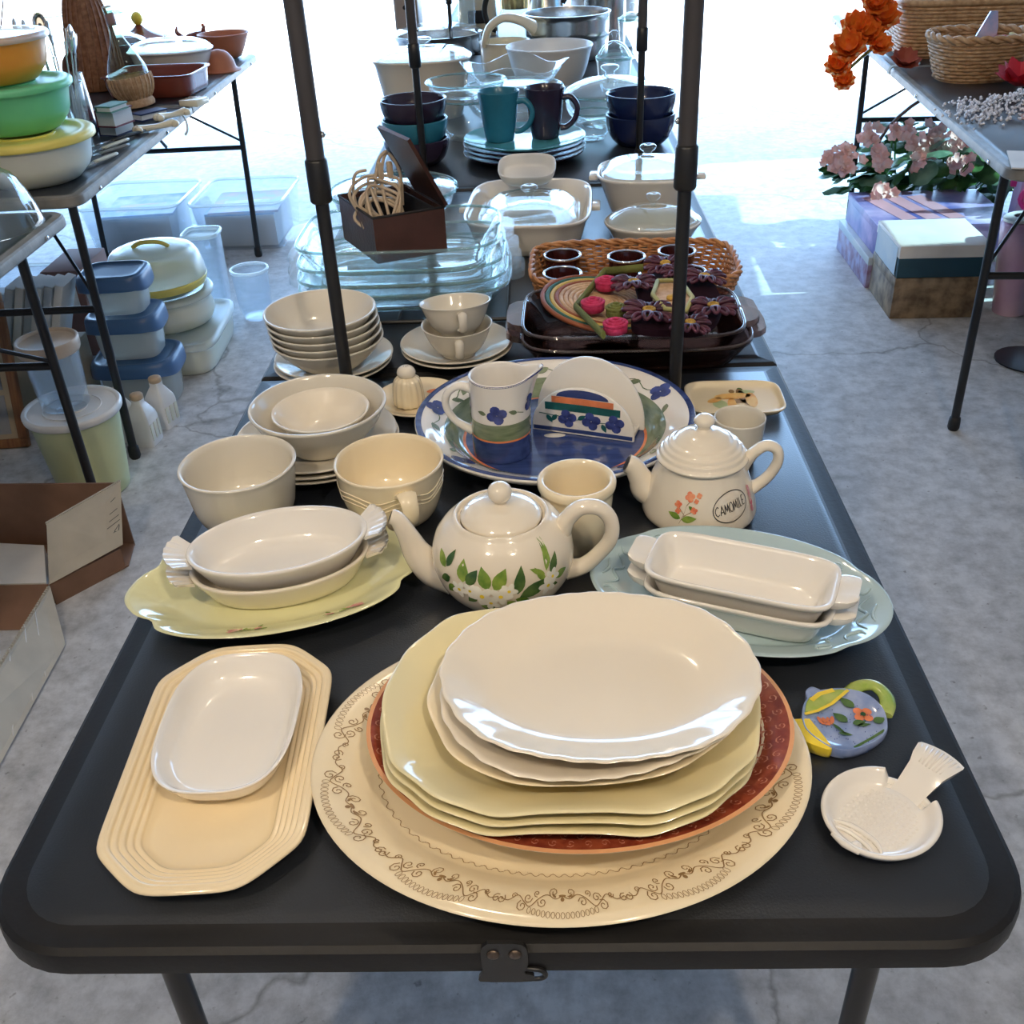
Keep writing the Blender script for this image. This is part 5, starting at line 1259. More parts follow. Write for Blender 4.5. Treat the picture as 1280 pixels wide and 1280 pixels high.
# glass bowls between
def gb(lb, px, pyb, r, h, z=0, m=glass, **k):
    b = at(px, pyb, T + z) if pyb > 5 else Vector((px, pyb - r * .65, 0)); glassbowl(lb, b.x, b.y + r * .65, z, r, h, m, **k)
gb('clear cut glass bowl behind the dark stoneware bowls, front one', -.195, 2.87, .085, .105, name='glass_bowl')
gb('wide clear glass bowl stacked in the cut glass one', -.195, 2.87, .105, .04, .108, name='glass_bowl')
gb('deep clear glass bowl behind the mugs, lower of two', 642, 158, .140, .09)
b = at(640, 160, T)
pie = thing('pie_dish', 'fluted clear glass pie dish on top of the glass bowl behind the mugs', 'pie dish', (b.x + .01, b.y + .10, T + .095), group=None)
dish('dish_body', wavy(ell(.150, .135), [(.035, 4, .3), (.01, 12, 0)], .08), [(.1, .002), (.05, 0), (.01, .05), (0, .055), (.003, .057), (.012, .052), (.05, .005), (.1, .005)], glass, pie, n=96, zf=lambda t_, s: .012 * cos(4 * t_ + .3) * max(0, 1 - s / .05))
gb('clear glass casserole with a glass lid, right of the glass bowls', 764, 163, .128, .085, lid=True, name='glass_casserole', cat='casserole', lh=.04)
gb('clear cut glass bowl between the mugs and the blue bowls', 741, 178, .050, .07)
gb('small lidded glass jar behind the right glass casserole', 768, 118, .055, .10, lid=True, name='glass_jar', cat='jar', lh=.05)
x = at(544, 190, T).x; b = at(544, 150, T)
sqdish('white oval casserole with a clear glass lid, leftmost behind the poles', b.x - .03, b.y + .06, .0, .05, .145, .12, .165, china2, lid=glass, la=.96, p=2.8, ears=False, fl=.03, knobr=.02)
# white mixing bowl
b = at(688, 118, T)
o = lathe('mixing_bowl', [(0, .003), (.08, .003), (.085, 0), (.09, .002), (.118, .05), (.136, .12), (.141, .128), (.139, .133), (.132, .130), (.112, .055), (.08, .012), (0, .009)], whitepl, n=64); place(o, (b.x, b.y + .10, T)); tag(o, 'tall white mixing bowl in front of the steel pots', 'bowl')
# white dipper with a loop handle
b = at(632, 98, T)
t = thing('saucepan', 'cream saucepan with an open loop handle, left of the white mixing bowl', 'pan', (b.x, b.y + .1, T))
lathe('pan_body', [(0, .003), (.07, .003), (.075, 0), (.085, .02), (.088, .10), (.092, .105), (.086, .106), (.082, .10), (.078, .02), (0, .01)], cream, t, n=48)
V, F = tubegeo([(-.07, -.04, .10), (-.05, -.06, .155), (.0, -.07, .185), (.06, -.07, .175), (.10, -.05, .15)], [.014, .013, .012, .014, .02], 10, 5, sy=1.6); mesh('handle', V, F, cream, t, sharp=60)
# steel pots
def pot(lb, px, pyb, r, h, z=0, m=steel, dyy=.8, lid=None, group=None, loops=False):
    b = at(px, pyb, T + z); t = thing('cooking_pot', lb, 'pot', (b.x, b.y + r * dyy, T + z), group=group)
    lathe('pot_body', [(0, .002), (r * .93, .002), (r * .96, 0), (r * .99, .006), (r, h * .9), (r * 1.04, h * .96), (r * 1.04, h), (r * .97, h), (r * .96, .01), (0, .008)], m, t, n=56)
    if lid:
        l = lathe('lid', [(r * 1.04, h), (r * 1.05, h + .004), (r * .8, h + .022), (r * .3, h + .034), (0, h + .036)], lid, t, n=48)
        lathe('knob', [(0, h + .034), (r * .09, h + .034), (r * .08, h + .05), (r * .2, h + .058), (r * .18, h + .07), (0, h + .072)], lid, l, n=24)
    if loops:
        for sg in (-1, 1): V, F = tubegeo([(sg * r, -.04, h * .8), (sg * (r + .035), -.03, h * .82), (sg * (r + .035), .03, h * .82), (sg * r, .04, h * .8)], .006, 8, 4); mesh('loop_handle', V, F, m, t)
    return t
pot('wide steel pan, lower of the two shining ones behind the mixing bowl', 712, 78, .150, .085, group='steel pans')
pot('wide steel pan, upper of the two shining ones behind the mixing bowl', 710, 50, .150, .075, .100, group='steel pans')
pot('tall steel pot with a glass lid at the right back', 757, 62, .08, .19, lid=glass)
pot('low steel pan with a lid handle at the left back, under the jars', 545, 74, .17, .075, lid=glass)
pot('round white lidded pot at the far right end of the table', 757, 30, .15, .12, m=whitepl, lid=whitepl)
# coffee carafe, kettle, jars
b = at(637, 52, T)
t = thing('coffee_carafe', 'glass coffee carafe with a gold band and black handle', 'carafe', (b.x + .03, b.y - .05, T))
lathe('carafe_body', [(0, .002), (.07, .002), (.085, .03), (.085, .07), (.06, .12), (.055, .13)], glass, t, n=40)
lathe('gold_band', [(.054, .13), (.060, .13), (.060, .20), (.054, .20)], brass, t, n=40); lathe('collar', [(.056, .20), (.075, .235), (.073, .238), (.05, .20)], tealin, t, n=40)
tube('handle', [(-.055, 0, .20), (-.10, 0, .19), (-.125, 0, .13), (-.11, 0, .07), (-.08, 0, .05)], .011, rubber, t, n=10, res=5)
b = at(683, 40, T)
t = thing('kettle', 'tall polished steel coffee pot with a tapering spout', 'kettle', (b.x, b.y + .08, T))
lathe('kettle_body', [(0, .002), (.09, .002), (.092, .01), (.07, .12), (.05, .24), (.04, .30), (.03, .31), (0, .315)], steel, t, n=40)
V, F = tubegeo([(-.07, 0, .10), (-.105, 0, .17), (-.12, 0, .25), (-.13, 0, .27)], [.022, .015, .011, .010], 10, 5); mesh('spout', V, F, steel, t, sharp=60)
tube('handle', [(.045, 0, .27), (.10, 0, .26), (.11, 0, .17), (.075, 0, .10)], .009, rubber, t, n=8, res=5)
b = at(602, 52, T)
t = thing('blender_base', 'tall cream kitchen appliance at the far end of the middle row', 'appliance', (b.x - .02, b.y + .22, T))
loft('housing', [[(x_ * k, y_ * k, z_) for x_, y_ in rrect(-.085, .085, -.07, .07, .03)] for k, z_ in ((.96, 0), (1, .01), (.9, .2), (.8, .36), (.75, .37))], cream, t)
box('control_panel', -.04, .04, -.078, -.066, .05, .10, darkfab, t, .004)
b = at(575, 56, T)
t = thing('glass_jug', 'square clear glass jug beside the cream appliance', 'jug', (b.x, b.y + .1, T))
loft('jug_body', [[(x_ * k, y_ * k, z_) for x_, y_ in rrect(-.07, .07, -.06, .06, .02)] for k, z_ in ((.8, 0), (.9, .01), (1, .3), (.97, .3), (.85, .02))], glass, t)
lathe('jug_lid', [(0, .30), (.06, .30), (.06, .325), (0, .33)], bluep2, t, n=30)
b = at(512, 62, T)
t = thing('toaster', 'brown and cream boxy appliance at the left back behind the pan', 'appliance', (b.x - .02, b.y + .25, T))
loft('housing', [[(x_ * k, y_ * k, z_) for x_, y_ in rrect(-.05, .05, -.10, .10, .02)] for k, z_ in ((.96, 0), (1, .01), (1, .20), (.93, .22))], mat('taupe_plastic', (.42, .32, .25), .4), t)
tube('lever', [(0, -.10, .14), (0, -.13, .14)], .008, rubber, t, n=8, res=0)
gb('small clear glass jar at the far right of the middle row', 790, 75, .05, .13, name='glass_jar', cat='jar', lid=True)
# ---------- left side table ----------
orangepl = mat('orange_plastic', (.80, .33, .04), .3, var=.04, sss=.2); greenpl = mat('mint_plastic', (.16, .60, .30), .3, var=.04, sss=.2)
yelpl = mat('yellow_plastic', (.80, .68, .16), .3, var=.05, sss=.2); bluepl = mat('slate_blue_plastic', (.06, .14, .30), .3, var=.06)
def tub(lb, x, y, z, r, h, m, r0=.62, lid=None, lh=.012, cat='bowl', name='plastic_bowl', lab_l=None, group=None, lidr=1.05, ring=True, zz=None):
    t = thing(name, lb, cat, (x, y, (T if zz is None else 0) + (z if zz is None else zz)), 0, group)
    lathe('bowl_body', [(0, .002), (r * r0, .002), (r * (r0 + .02), 0), (r * (r0 + .08), .004), (r * (.5 + r0 / 2 + .1), h * .35), (r * .96, h * .8), (r, h * .96), (r * 1.03, h * .97), (r * 1.03, h), (r * .97, h), (r * .9, h * .5), (r * r0, .01), (0, .006)], m, t, n=56)
    if lid:
        l = lathe('lid', [(r * .9, h + .001), (r * lidr, h - .008), (r * (lidr + .015), h - .006), (r * (lidr + .015), h + lh * .5), (r * lidr * .97, h + lh), (r * .86, h + lh), (r * .82, h + lh * .4), (0, h + lh * .4)], lid, t, n=56)
        if lab_l: l['label'] = lab_l
        if ring: lathe('raised_ring', [(r * .42, h + lh * .4), (r * .42, h + lh * .4 + .004), (r * .47, h + lh * .4 + .004), (r * .47, h + lh * .4)], lid, l, n=48)
    return t
tub('milky plastic bowl with a yellow lid, lowest of three on the left table', -1.285, 2.60, 0, .158, .105, milkpl, lid=yelpl, lab_l='yellow lid')
tub('mint green plastic bowl standing on the yellow-lidded one', -1.305, 2.63, .116, .142, .105, greenpl, lid=greenpl, lh=.010, lab_l=None)
tub('orange plastic bowl on top of the mint green one', -1.325, 2.63, .230, .135, .10, orangepl, lid=frost, lh=.008, ring=False)
# near left table: glass cloche
t = thing('glass_cloche', 'clear glass bowl upside down on the nearest left table', 'bowl', (-1.235, 2.19, T))
lathe('bowl_body', [(.125, 0), (.130, 0), (.130, .004), (.118, .05), (.095, .105), (.06, .125), (0, .13), (0, .126), (.058, .121), (.09, .1), (.113, .05)], glass, t, n=56)
# wicker-wrapped bottle, flask and jars
def on(px, py, z=0): p = at(px, py, T + z); return p.x, p.y
x, y = on(116, 118)
t = thing('wicker_bottle', 'tall brown wicker-covered bottle with a thin neck on the left table', 'bottle', (x, y + .10, T), rot=(0, -.0, 0))
bw = mat('brown_cane', (.20, .075, .03), .5, c2=(.34, .15, .07), vs=70, bump=.4, bs=250)
lathe('bottle_body', [(0, .0), (.080, .0), (.088, .01), (.088, .06), (.082, .16), (.068, .26), (.050, .32), (.036, .38), (.032, .55), (.034, .56), (0, .56)], bw, t, n=40)
mb = MB()
for i in range(24):
    a = 2 * pi * i / 24; mb.add(*tubegeo([(.089 * cos(a), .089 * sin(a), .01), (.089 * cos(a + .1), .089 * sin(a + .1), .08), (.083 * cos(a + .2), .083 * sin(a + .2), .16), (.069 * cos(a + .3), .069 * sin(a + .3), .26), (.037 * cos(a + .4), .037 * sin(a + .4), .38), (.033 * cos(a + .4), .033 * sin(a + .4), .54)], .003, 5, 3))
mb.build('cane_ribs', bw, t)['kind'] = 'stuff'
x, y = on(166, 138)
t = thing('straw_flask', 'round wine flask with a straw basket base and a label on its neck', 'bottle', (x, y + .06, T), rot=(-.0, -.10, 0))
glg = glassmat('pale_green_bottle_glass', (.72, .80, .70), 1.5)
lathe('flask_glass', [(.066, .09), (.062, .12), (.045, .16), (.024, .20), (.0145, .235), (.0135, .285), (.0155, .287), (.0155, .297), (.012, .297)], glg, t, n=40)
lathe('straw_basket', [(0, 0), (.055, 0), (.058, .015), (.050, .028), (.062, .045), (.0695, .075), (.0685, .095), (.066, .095), (.06, .04), (0, .02)], straw, t, n=48)
mb = MB()
for i in range(26): a = 2 * pi * i / 26; mb.add(*tubegeo([(.051 * cos(a), .051 * sin(a), .028), (.064 * cos(a), .064 * sin(a), .046), (.071 * cos(a), .071 * sin(a), .075), (.070 * cos(a), .070 * sin(a), .096)], .003, 5, 2))
mb.build('straw_strands', straw, t)['kind'] = 'stuff'
lathe('neck_label', [(.0142, .245), (.0142, .28)], mat('wine_label', (.34, .20, .19), .5), t, n=28, it=0)
lathe('flask_cap', [(0, .297), (.0145, .297), (.0145, .302), (0, .303)], whitepl, t, n=20)
x, y = on(124, 72); glassbowl('clear glass canister with a ball stopper between the wicker bottle and the flask', x, y + .25, 0, .05, .14, lid=True, name='glass_canister', cat='canister', lh=.03, foot=.8)
x, y = on(62, 100); glassbowl('wide clear glass jar far behind the plastic bowls', x, y + .2, 0, .06, .20, name='glass_jar', cat='jar', foot=.8)
# cutlery jar with utensils
x, y = on(85, 200); ujx, ujy = x - .03, y + .14
t = thing('utensil_jar', 'clear glass jar crammed with cutlery behind the plastic bowls', 'jar', (ujx, ujy, T))
lathe('jar_body', [(0, .003), (.046, .003), (.048, 0), (.055, .10), (.06, .17), (.057, .17), (.052, .10), (.045, .008)], glass, t, n=40)
for i in range(14):
    a = i * 2.4; r_ = .034; top = .24 + .05 * ((i * 7) % 5) / 5
    o = thing('fork' if i % 3 else 'spoon', ('steel fork in the utensil jar' if i % 3 else 'steel spoon in the utensil jar'), 'cutlery', (ujx, ujy, T), group='cutlery in the glass jar')
    P0 = (r_ * cos(a) * .6, r_ * sin(a) * .6, .012); P1 = (.062 * cos(a), .062 * sin(a), top)
    tube('handle', [P0, tuple((np.array(P0) + np.array(P1)) / 2), P1], [.004, .003, .002], steel, o, n=6, res=2)
    d = (np.array(P1) - np.array(P0)); d /= np.linalg.norm(d)
    if i % 3:
        for q in (-1, 0, 1): pq = np.array(P1) + np.array((q * .006, 0, 0)); tube('tine', [P1, tuple(pq + d * .012), tuple(pq + d * .04)], .0012, steel, o, n=5, res=2)
    else:
        V, F = tubegeo([P1, tuple(np.array(P1) + d * .02), tuple(np.array(P1) + d * .045), tuple(np.array(P1) + d * .06)], [.004, .016, .018, .003], 10, 4, sx=.35); mesh('spoon_bowl', V, F, steel, o)
# tall ladle and silver shaker by the jar
wdn = mat('dark_wood_spoon', (.12, .055, .035), .4)
def stick(lb, px, py, ptx, pty, yb, lean, r, m, cat='utensil', nm='wooden_spoon', bowl=None):
    b = at(px, py, T + .0); top = aty(ptx, pty, yb + lean)
    t = thing(nm, lb, cat, (b.x, b.y, T)); P1 = np.array((top.x - b.x, top.y - b.y, top.z - T))
    tube('handle', [(0, 0, .012), tuple(P1 * .5 + np.array((0, 0, .006))), tuple(P1)], r, m, t, n=8, res=3)
    if bowl:
        o = dish('spoon_bowl', ell(bowl[0], bowl[1]), [(bowl[0] * .6, -.012), (.006, -.006), (0, .0), (.002, .001), (.008, -.003), (bowl[0] * .6, -.009)], m, t, n=28); o.location = tuple(P1); o.rotation_euler = bowl[2]
    return t
stick('dark wooden ladle leaning beside the utensil jar', 106, 170, 88, 82, 2.95, .0, .005, wdn, bowl=(.022, .034, (1.35, .35, .2)))
stick('long steel whisk with wire loops behind the plastic bowls', 40, 170, 50, 30, 2.95, .1, .004, steel, nm='whisk', bowl=(.020, .03, (1.3, 0, .4)))
x, y = on(112, 172)
t = thing('cocktail_shaker', 'tall polished steel tumbler beside the stack of small boxes', 'tumbler', (x, y + .02, T), rot=(0, -.12, 0))
lathe('tumbler_body', [(0, 0), (.026, 0), (.030, .06), (.036, .17), (.034, .17), (.028, .06), (0, .01)], steel, t, n=32)
t = thing('scissors', 'pair of steel scissors standing handles up behind the orange bowl', 'scissors', (-1.50, 2.95, T + .012))
for sg in (-1, 1):
    tube('blade', [(0, 0, 0), (sg * .006, 0, .22)], .004, steel, t, n=6, res=0)
    tube('finger_loop', [(sg * (.022 + .020 * cos(q_)), 0, .25 + .028 * sin(q_)) for q_ in [2 * pi * k / 16 for k in range(17)]], .0035, steel, t, n=6, res=0)
spk = thing('spatula', 'pale plastic spatula upright at the picture\'s upper left', 'utensil', (-1.545, 2.90, T + .012))
tube('handle', [(0, 0, 0), (-.01, .02, .26)], .005, steel, spk, n=6, res=0)
loft('spatula_blade', [[(-.012 + x_ , .022, .26 + z_) for x_, z_ in ((-.016, 0), (.016, 0), (.036, .06), (.030, .10), (0, .115), (-.030, .10), (-.036, .06))], [(-.012 + x_ , .026, .26 + z_) for x_, z_ in ((-.016, 0), (.016, 0), (.036, .06), (.030, .10), (0, .115), (-.030, .10), (-.036, .06))]], clearpl, spk)
# twigs
tw = thing('twig_bunch', 'bunch of thin dry twigs at the upper left corner', 'branches', (-1.62, 3.2, T))
lathe('twig_vase', [(0, 0), (.04, 0), (.05, .08), (.035, .16), (.03, .16), (.04, .08), (0, .01)], glass, tw, n=28)
for k in range(6):
    a = k * 1.05
    tube('twig', [(0, 0, .01), (.02 * cos(a), .02 * sin(a), .18), (.06 * cos(a) + .02, .05 * sin(a), .33), (.12 * cos(a) + .03, .08 * sin(a), .50)], [.003, .0025, .002, .001], wdn, tw, n=5, res=4)
# small boxes and books
bk = [mat('maroon_card', (.16, .02, .03), .5), mat('green_card', (.10, .25, .20), .5), mat('navy_card', (.03, .04, .12), .5), mat('cream_card', (.62, .55, .42), .6)]
def smallbox(lb, px, py, z, w_, d_, h_, rz, m, cat='box', name='small_box', m2=None):
    x, y = on(px, py, z); t = thing(name, lb, cat, (x, y, T + z), rz, 'small boxes and books on the left table')
    box('cover', -w_ / 2, w_ / 2, 0, d_, 0, .004, m, t); box('back_cover', -w_ / 2, w_ / 2, 0, d_, h_ - .004, h_, m, t)
    box('pages', -w_ / 2 + .002, w_ / 2 - .003, .002, d_ - .003, .004, h_ - .004, m2 or paperw, t); box('spine', -w_ / 2 - .002, -w_ / 2, 0, d_, 0, h_, m, t)
smallbox('navy small book at the bottom of the pile by the knives', 136, 171, 0, .06, .09, .035, -.3, bk[2])
smallbox('maroon small book on the navy one', 134, 160, .036, .062, .09, .045, -.3, bk[0])
smallbox('green-topped card box on the maroon book', 130, 142, .082, .05, .08, .018, -.3, bk[1])
smallbox('low white book lying right of the book pile', 172, 152, 0, .05, .10, .022, -.6, bk[2])
# knives with pale and dark handles
def knife(lb, pa, pb, m, z=.008):
    a = at(*pa, T + z); b = at(*pb, T + z); t = thing('table_knife', lb, 'knife', (b.x, b.y, T), 0, 'knives lying on the left table')
    d = np.array((a.x - b.x, a.y - b.y, 0)); 
    V, F = tubegeo([(0, 0, z), tuple(d * .5 + np.array((0, 0, z))), tuple(d + np.array((0, 0, z)))], [.007, .008, .006], 8, 3, sx=.7); mesh('handle', V, F, m, t)
    dn = d / np.linalg.norm(d); P = np.array((-dn[1], dn[0], 0)) * .009
    loft('blade', [[tuple(q + np.array((0, 0, zz))) for q in (-P, P, P * .8 - dn * .10, -dn * .13)] for zz in (z - .001, z + .001)], steel, t)
bone = mat('bone_handle', (.62, .58, .46), .4); dkh = mat('dark_knife_handle', (.03, .03, .03), .3)
knife('knife with a dark riveted handle, farthest of the row', (181, 163), (140, 176), dkh)
knife('knife with a pale handle, second of the row', (160, 174), (128, 186), bone)
knife('knife with a grey handle between the pale ones', (161, 181), (126, 192), mat('grey_handle', (.20, .20, .19), .3))
knife('knife with a white handle, nearest of the row', (146, 192), (118, 203), bone)
# pale wooden rests
for k, (px, py, rz_, s_) in enumerate(((216, 148, .95, 1.), (196, 163, .75, 1.15))):
    x, y = on(px, py); t = thing('knife_rest', ('cream ceramic bone-shaped rest at the table edge, farther one', 'cream ceramic bone-shaped rest at the table edge, nearer one')[k], 'rest', (x, y, T), rz_, 'bone-shaped rests')
    V, F = tubegeo([(-.05 * s_, 0, .012), (-.03 * s_, 0, .011), (0, 0, .010), (.03 * s_, 0, .011), (.05 * s_, 0, .012)], [.012, .010, .008, .010, .012], 10, 4); mesh('rest_bar', V, F, cream, t)
    for sg in (-1, 1):
        for q in (-1, 1): o = lathe('rounded_end', [(0, 0), (.010, .002), (.013, .010), (.010, .018), (0, .022)], cream, t, n=18); o.location = (sg * .05 * s_, q * .009, 0)
x, y = on(236, 134); o = box('cheese_block', -.035, .035, 0, .07, 0, .02, cream, None, .003); place(o, (x, y, T), -.3); tag(o, 'flat cream tile lying right of the bone-shaped rests', 'tile')
# terracotta and brown bakeware
brn = mat('red_brown_stoneware', (.20, .045, .03), .18, coat=.4, var=.1); brni = mat('dark_brown_glaze', (.07, .02, .02), .12, coat=.4)
a_ = at(184, 126, T); b_ = at(226, 127, T)
t = thing('baking_dish', 'red-brown rectangular stoneware baking dish on the left table', 'baking dish', ((a_.x + b_.x) / 2 - .06, a_.y + .14, T), -.06)
dish('dish_body', ell(.155, .125, 7), [(.1, .003), (.02, .002), (.016, 0), (.008, .01), (.002, .066), (-.006, .068), (-.006, .073), (.006, .072), (.012, .066), (.020, .012), (.1, .006)], brn, t, n=96)
x, y = on(185, 105)
t = thing('casserole_dish', 'dark casserole with a glass lid behind the red-brown baking dish', 'casserole', (x - .24, y + .34, T))
lathe('dish_body', [(0, 0), (.10, 0), (.13, .05), (.135, .10), (.128, .10), (.12, .05), (0, .01)], brni, t, n=48); l = lathe('lid', [(.137, .10), (.138, .104), (.10, .125), (.04, .135), (0, .136)], glass, t, n=48); lathe('knob', [(0, .135), (.012, .136), (.012, .15), (.02, .158), (0, .165)], brn, l, n=20)
x, y = on(226, 100)
t = thing('casserole_dish', 'white oval casserole with a pale glass lid, behind the red-brown baking dish', 'casserole', (x - .05, y + .10, T))
dish('dish_body', ell(.15, .115, 2.4), [(.1, .003), (.04, 0), (.015, .04), (.0, .085), (-.008, .088), (-.006, .094), (.006, .092), (.02, .04), (.1, .01)], china, t, n=64)
l = dish('lid', ell(.15, .115, 2.4), [(0, .095), (0, .10), (.02, .115), (.06, .128), (.10, .130), (.10, .127), (.05, .122), (.01, .10)], glass, t, n=64); lathe('knob', [(0, .128), (.012, .13), (.02, .150), (0, .156)], glass, l, n=20)
x, y = on(180, 88)
t = thing('tagine', 'red earthenware dish with a conical lid and a yellow ball knob', 'casserole', (x - .12, y + .38, T))
lathe('dish_body', [(0, 0), (.10, 0), (.14, .05), (.145, .06), (.13, .06), (0, .02)], terra, t, n=40); l = lathe('lid', [(.14, .06), (.12, .075), (.06, .095), (.02, .108), (.014, .118), (0, .118)], brn, t, n=40); o = lathe('knob', [(0, .115), (.012, .118), (.024, .135), (.024, .15), (.012, .166), (0, .168)], sunp, l, n=20)
x, y = on(236, 78)
t = thing('rooster_dish', 'small red earthenware dish with a rooster-shaped lid', 'dish', (x - .03, y + .22, T)); t.scale = (.6, .6, .6)
lathe('dish_body', [(0, 0), (.07, 0), (.09, .04), (.10, .06), (.08, .075), (0, .08)], terra, t, n=32)
V, F = tubegeo([(-.08, 0, .08), (-.03, 0, .10), (.03, 0, .11), (.07, 0, .13), (.085, 0, .165), (.10, 0, .17)], [.008, .03, .035, .02, .012, .002], 12, 5); bb = mesh('rooster_body', V, F, brn, t)
mesh('comb', *boxgeo(.07, .09, -.003, .003, .17, .19), redp, bb); V, F = tubegeo([(-.06, 0, .09), (-.11, 0, .14), (-.10, 0, .18)], [.02, .015, .003], 8, 4); mesh('tail', V, F, brn, bb)
x, y = on(276, 78)
t = thing('terracotta_bowl', 'deep terracotta bowl at the far corner of the left table', 'bowl', (x, y + .10, T))
lathe('bowl_body', [(0, 0), (.055, 0), (.075, .03), (.098, .085), (.104, .09), (.102, .095), (.094, .092), (.068, .03), (0, .01)], terra, t, n=44)
x, y = on(268, 91)
t = thing('terracotta_dome', 'small terracotta dome lying near the table edge by the white oval casserole', 'lid', (x + .015, y + .035, T))
lathe('dome', [(.078, 0), (.080, .004), (.062, .008), (.056, .04), (.035, .068), (0, .078), (0, .072), (.05, .036), (.056, .004)], terra, t, n=40)
# zip ties on the folding joints
tt = thing('zip_tie', 'small cable tie and pull hanging from the left table joint', 'tie', (-1.14, 3.36, T - .02)); tube('strap', [(.0, 0, .02), (.012, 0, .0), (.010, 0, -.03), (.0, 0, -.045)], .004, china, tt, n=6, res=4)

# ---------- under the left tables ----------
def bin_(lb, x0, x1, y0, y1, h, rz=0, fill=None, seed=1):
    t = thing('storage_bin', lb, 'bin', ((x0 + x1) / 2, (y0 + y1) / 2, 0.0), rz, None)
    hx_, hy_ = (x1 - x0) / 2, (y1 - y0) / 2
    def rg(k, z, o=0): return [(x_, y_, z) for x_, y_ in rrect(-hx_ * k - o, hx_ * k + o, -hy_ * k - o, hy_ * k + o, .04, 5)]
    loft('bin_body', [rg(.86, .002), rg(.88, .0), rg(.97, h * .93), rg(1, h * .95), rg(1, h), rg(.97, h), rg(.955, h * .93), rg(.86, .006)], clearpl, t)
    V, F = tubegeo([(x_, y_, h) for x_, y_ in rrect(-hx_, hx_, -hy_, hy_, .05, 5)] + [(hx_, hy_ - .05, h)], .007, 6, 0); mesh('bin_rim', V, F, frost, t)
    return t
pap = [mat('blue_print_paper', (.12, .30, .62), .5, c2=(.55, .62, .75), vs=9), mat('pink_print_paper', (.62, .42, .45), .5, c2=(.35, .5, .72), vs=12), mat('white_print_paper', (.66, .68, .70), .5, c2=(.4, .5, .6), vs=14), mat('navy_print_paper', (.05, .10, .30), .5, c2=(.3, .4, .6), vs=11)]
def papers(lbs, x, y, h, w_, d_, rz, ms):
    o = box('paper_pile', -w_ / 2, w_ / 2, -d_ / 2, d_ / 2, 0, h, paperw); place(o, (x, y, .008), rz); tag(o, 'pile of papers under the printed sheets in the ' + lbs[-1], 'papers')
    for i, lb in enumerate(lbs[:-1]):
        o = box('magazine', -w_ / 2, w_ / 2, -d_ / 2, d_ / 2, 0, .010, pap[ms[i]]); place(o, (x + .012 * i, y - .01 * i, .009 + h + .0105 * i), rz + .06 * i); tag(o, lb, 'magazine')
        box('cover_panel', -w_ * .35, w_ * .3, -d_ * .3, d_ * .05, .0101, .0106, pap[(ms[i] + 1) % 4], o)
bin_('clear plastic bin on the floor with printed sheets, right one under the left table', -1.50, -1.10, 4.245, 4.68, .20)
papers(['blue magazine under the pink one in the right-hand clear bin', 'pink and blue magazine on top in the right-hand clear bin', 'right-hand clear bin'], -1.30, 4.46, .13, .30, .32, 0, (0, 1))
bin_('clear plastic bin on the floor with printed sheets, left of the other one', -1.98, -1.55, 4.245, 4.68, .20)
papers(['white magazine under the blue one in the middle clear bin', 'blue magazine on top in the middle clear bin', 'middle clear bin'], -1.765, 4.46, .13, .30, .32, .05, (2, 0))
bin_('clear plastic bin behind the picture frame', -2.18, -1.68, 2.98, 3.50, .22)
papers(['pale magazine in the clear bin behind the picture frame', 'bin behind the picture frame'], -1.93, 3.24, .12, .34, .34, .1, (2,))
# blue-lidded boxes
x0_, y0_ = -1.255, 2.845
first = None; z = 0
for i, (w_, d_, h_, lb) in enumerate(((.118, .098, .150, 'largest blue-lidded plastic box, bottom of the stack of three'), (.100, .085, .132, 'blue-lidded plastic box, middle of the stack of three'), (.090, .078, .118, 'smallest blue-lidded plastic box, on top of the stack of three'))):
    t = thing('plastic_box', lb, 'container', (x0_ - .004 * i, y0_ + .002 * i, z), .05, 'blue-lidded boxes')
    dish('box_body', ell(w_, d_, 4), [(.06, .002), (.02, 0), (.012, .004), (.006, h_ - .02), (.0, h_ - .01), (.006, h_ - .012), (.012, h_ - .02), (.016, .01), (.06, .006)], frost, t, n=64)
    l = dish('lid', ell(w_ * 1.10, d_ * 1.10, 4), [(.012, h_ - .020), (.0, h_ - .040), (-.002, h_ - .036), (0, h_ - .008), (.006, h_ + .002), (.016, h_ + .004), (.022, h_ - .002), (.06, h_ - .002)], bluepl, t, n=64, zf=lambda t_, s, hh_=h_: -.012 * max(0, cos(2 * t_)) if s < .001 else 0)
    z += h_ + .006
# rectangular box, round box and cake carrier
t = thing('plastic_box', 'long flat milky plastic box on the floor under the round ones', 'container', (-1.235, 3.185, 0), .04); 
dish('box_body', ell(.150, .21, 6), [(.1, .002), (.02, 0), (.008, .01), (.002, .10), (.008, .10), (.1, .01)], milkpl, t, n=64); dish('lid', ell(.158, .218, 6), [(.0, .09), (-.001, .094), (.002, .108), (.01, .112), (.03, .106), (.12, .106)], frost, t, n=64)
tub('round milky plastic box between the flat box and the cake carrier', -1.265, 3.20, 0, .150, .10, milkpl, r0=.85, lid=frost, zz=.1135, cat='container', name='plastic_tub')
t = thing('cake_carrier', 'round cake carrier with a yellow base and a clear domed lid', 'cake carrier', (-1.275, 3.20, .2385))
lathe('carrier_base', [(0, 0), (.15, 0), (.158, .02), (.160, .03), (.15, .03), (0, .012)], yelpl, t, n=56)
l = lathe('domed_lid', [(.158, .031), (.160, .036), (.150, .085), (.135, .115), (.11, .125), (0, .128), (0, .125), (.10, .120), (.14, .085), (.15, .036)], frost, t, n=56)
tube('lid_handle', [(-.06, 0, .127), (-.03, 0, .142), (.03, 0, .142), (.06, 0, .127)], .007, yelpl, l, n=8, res=4)
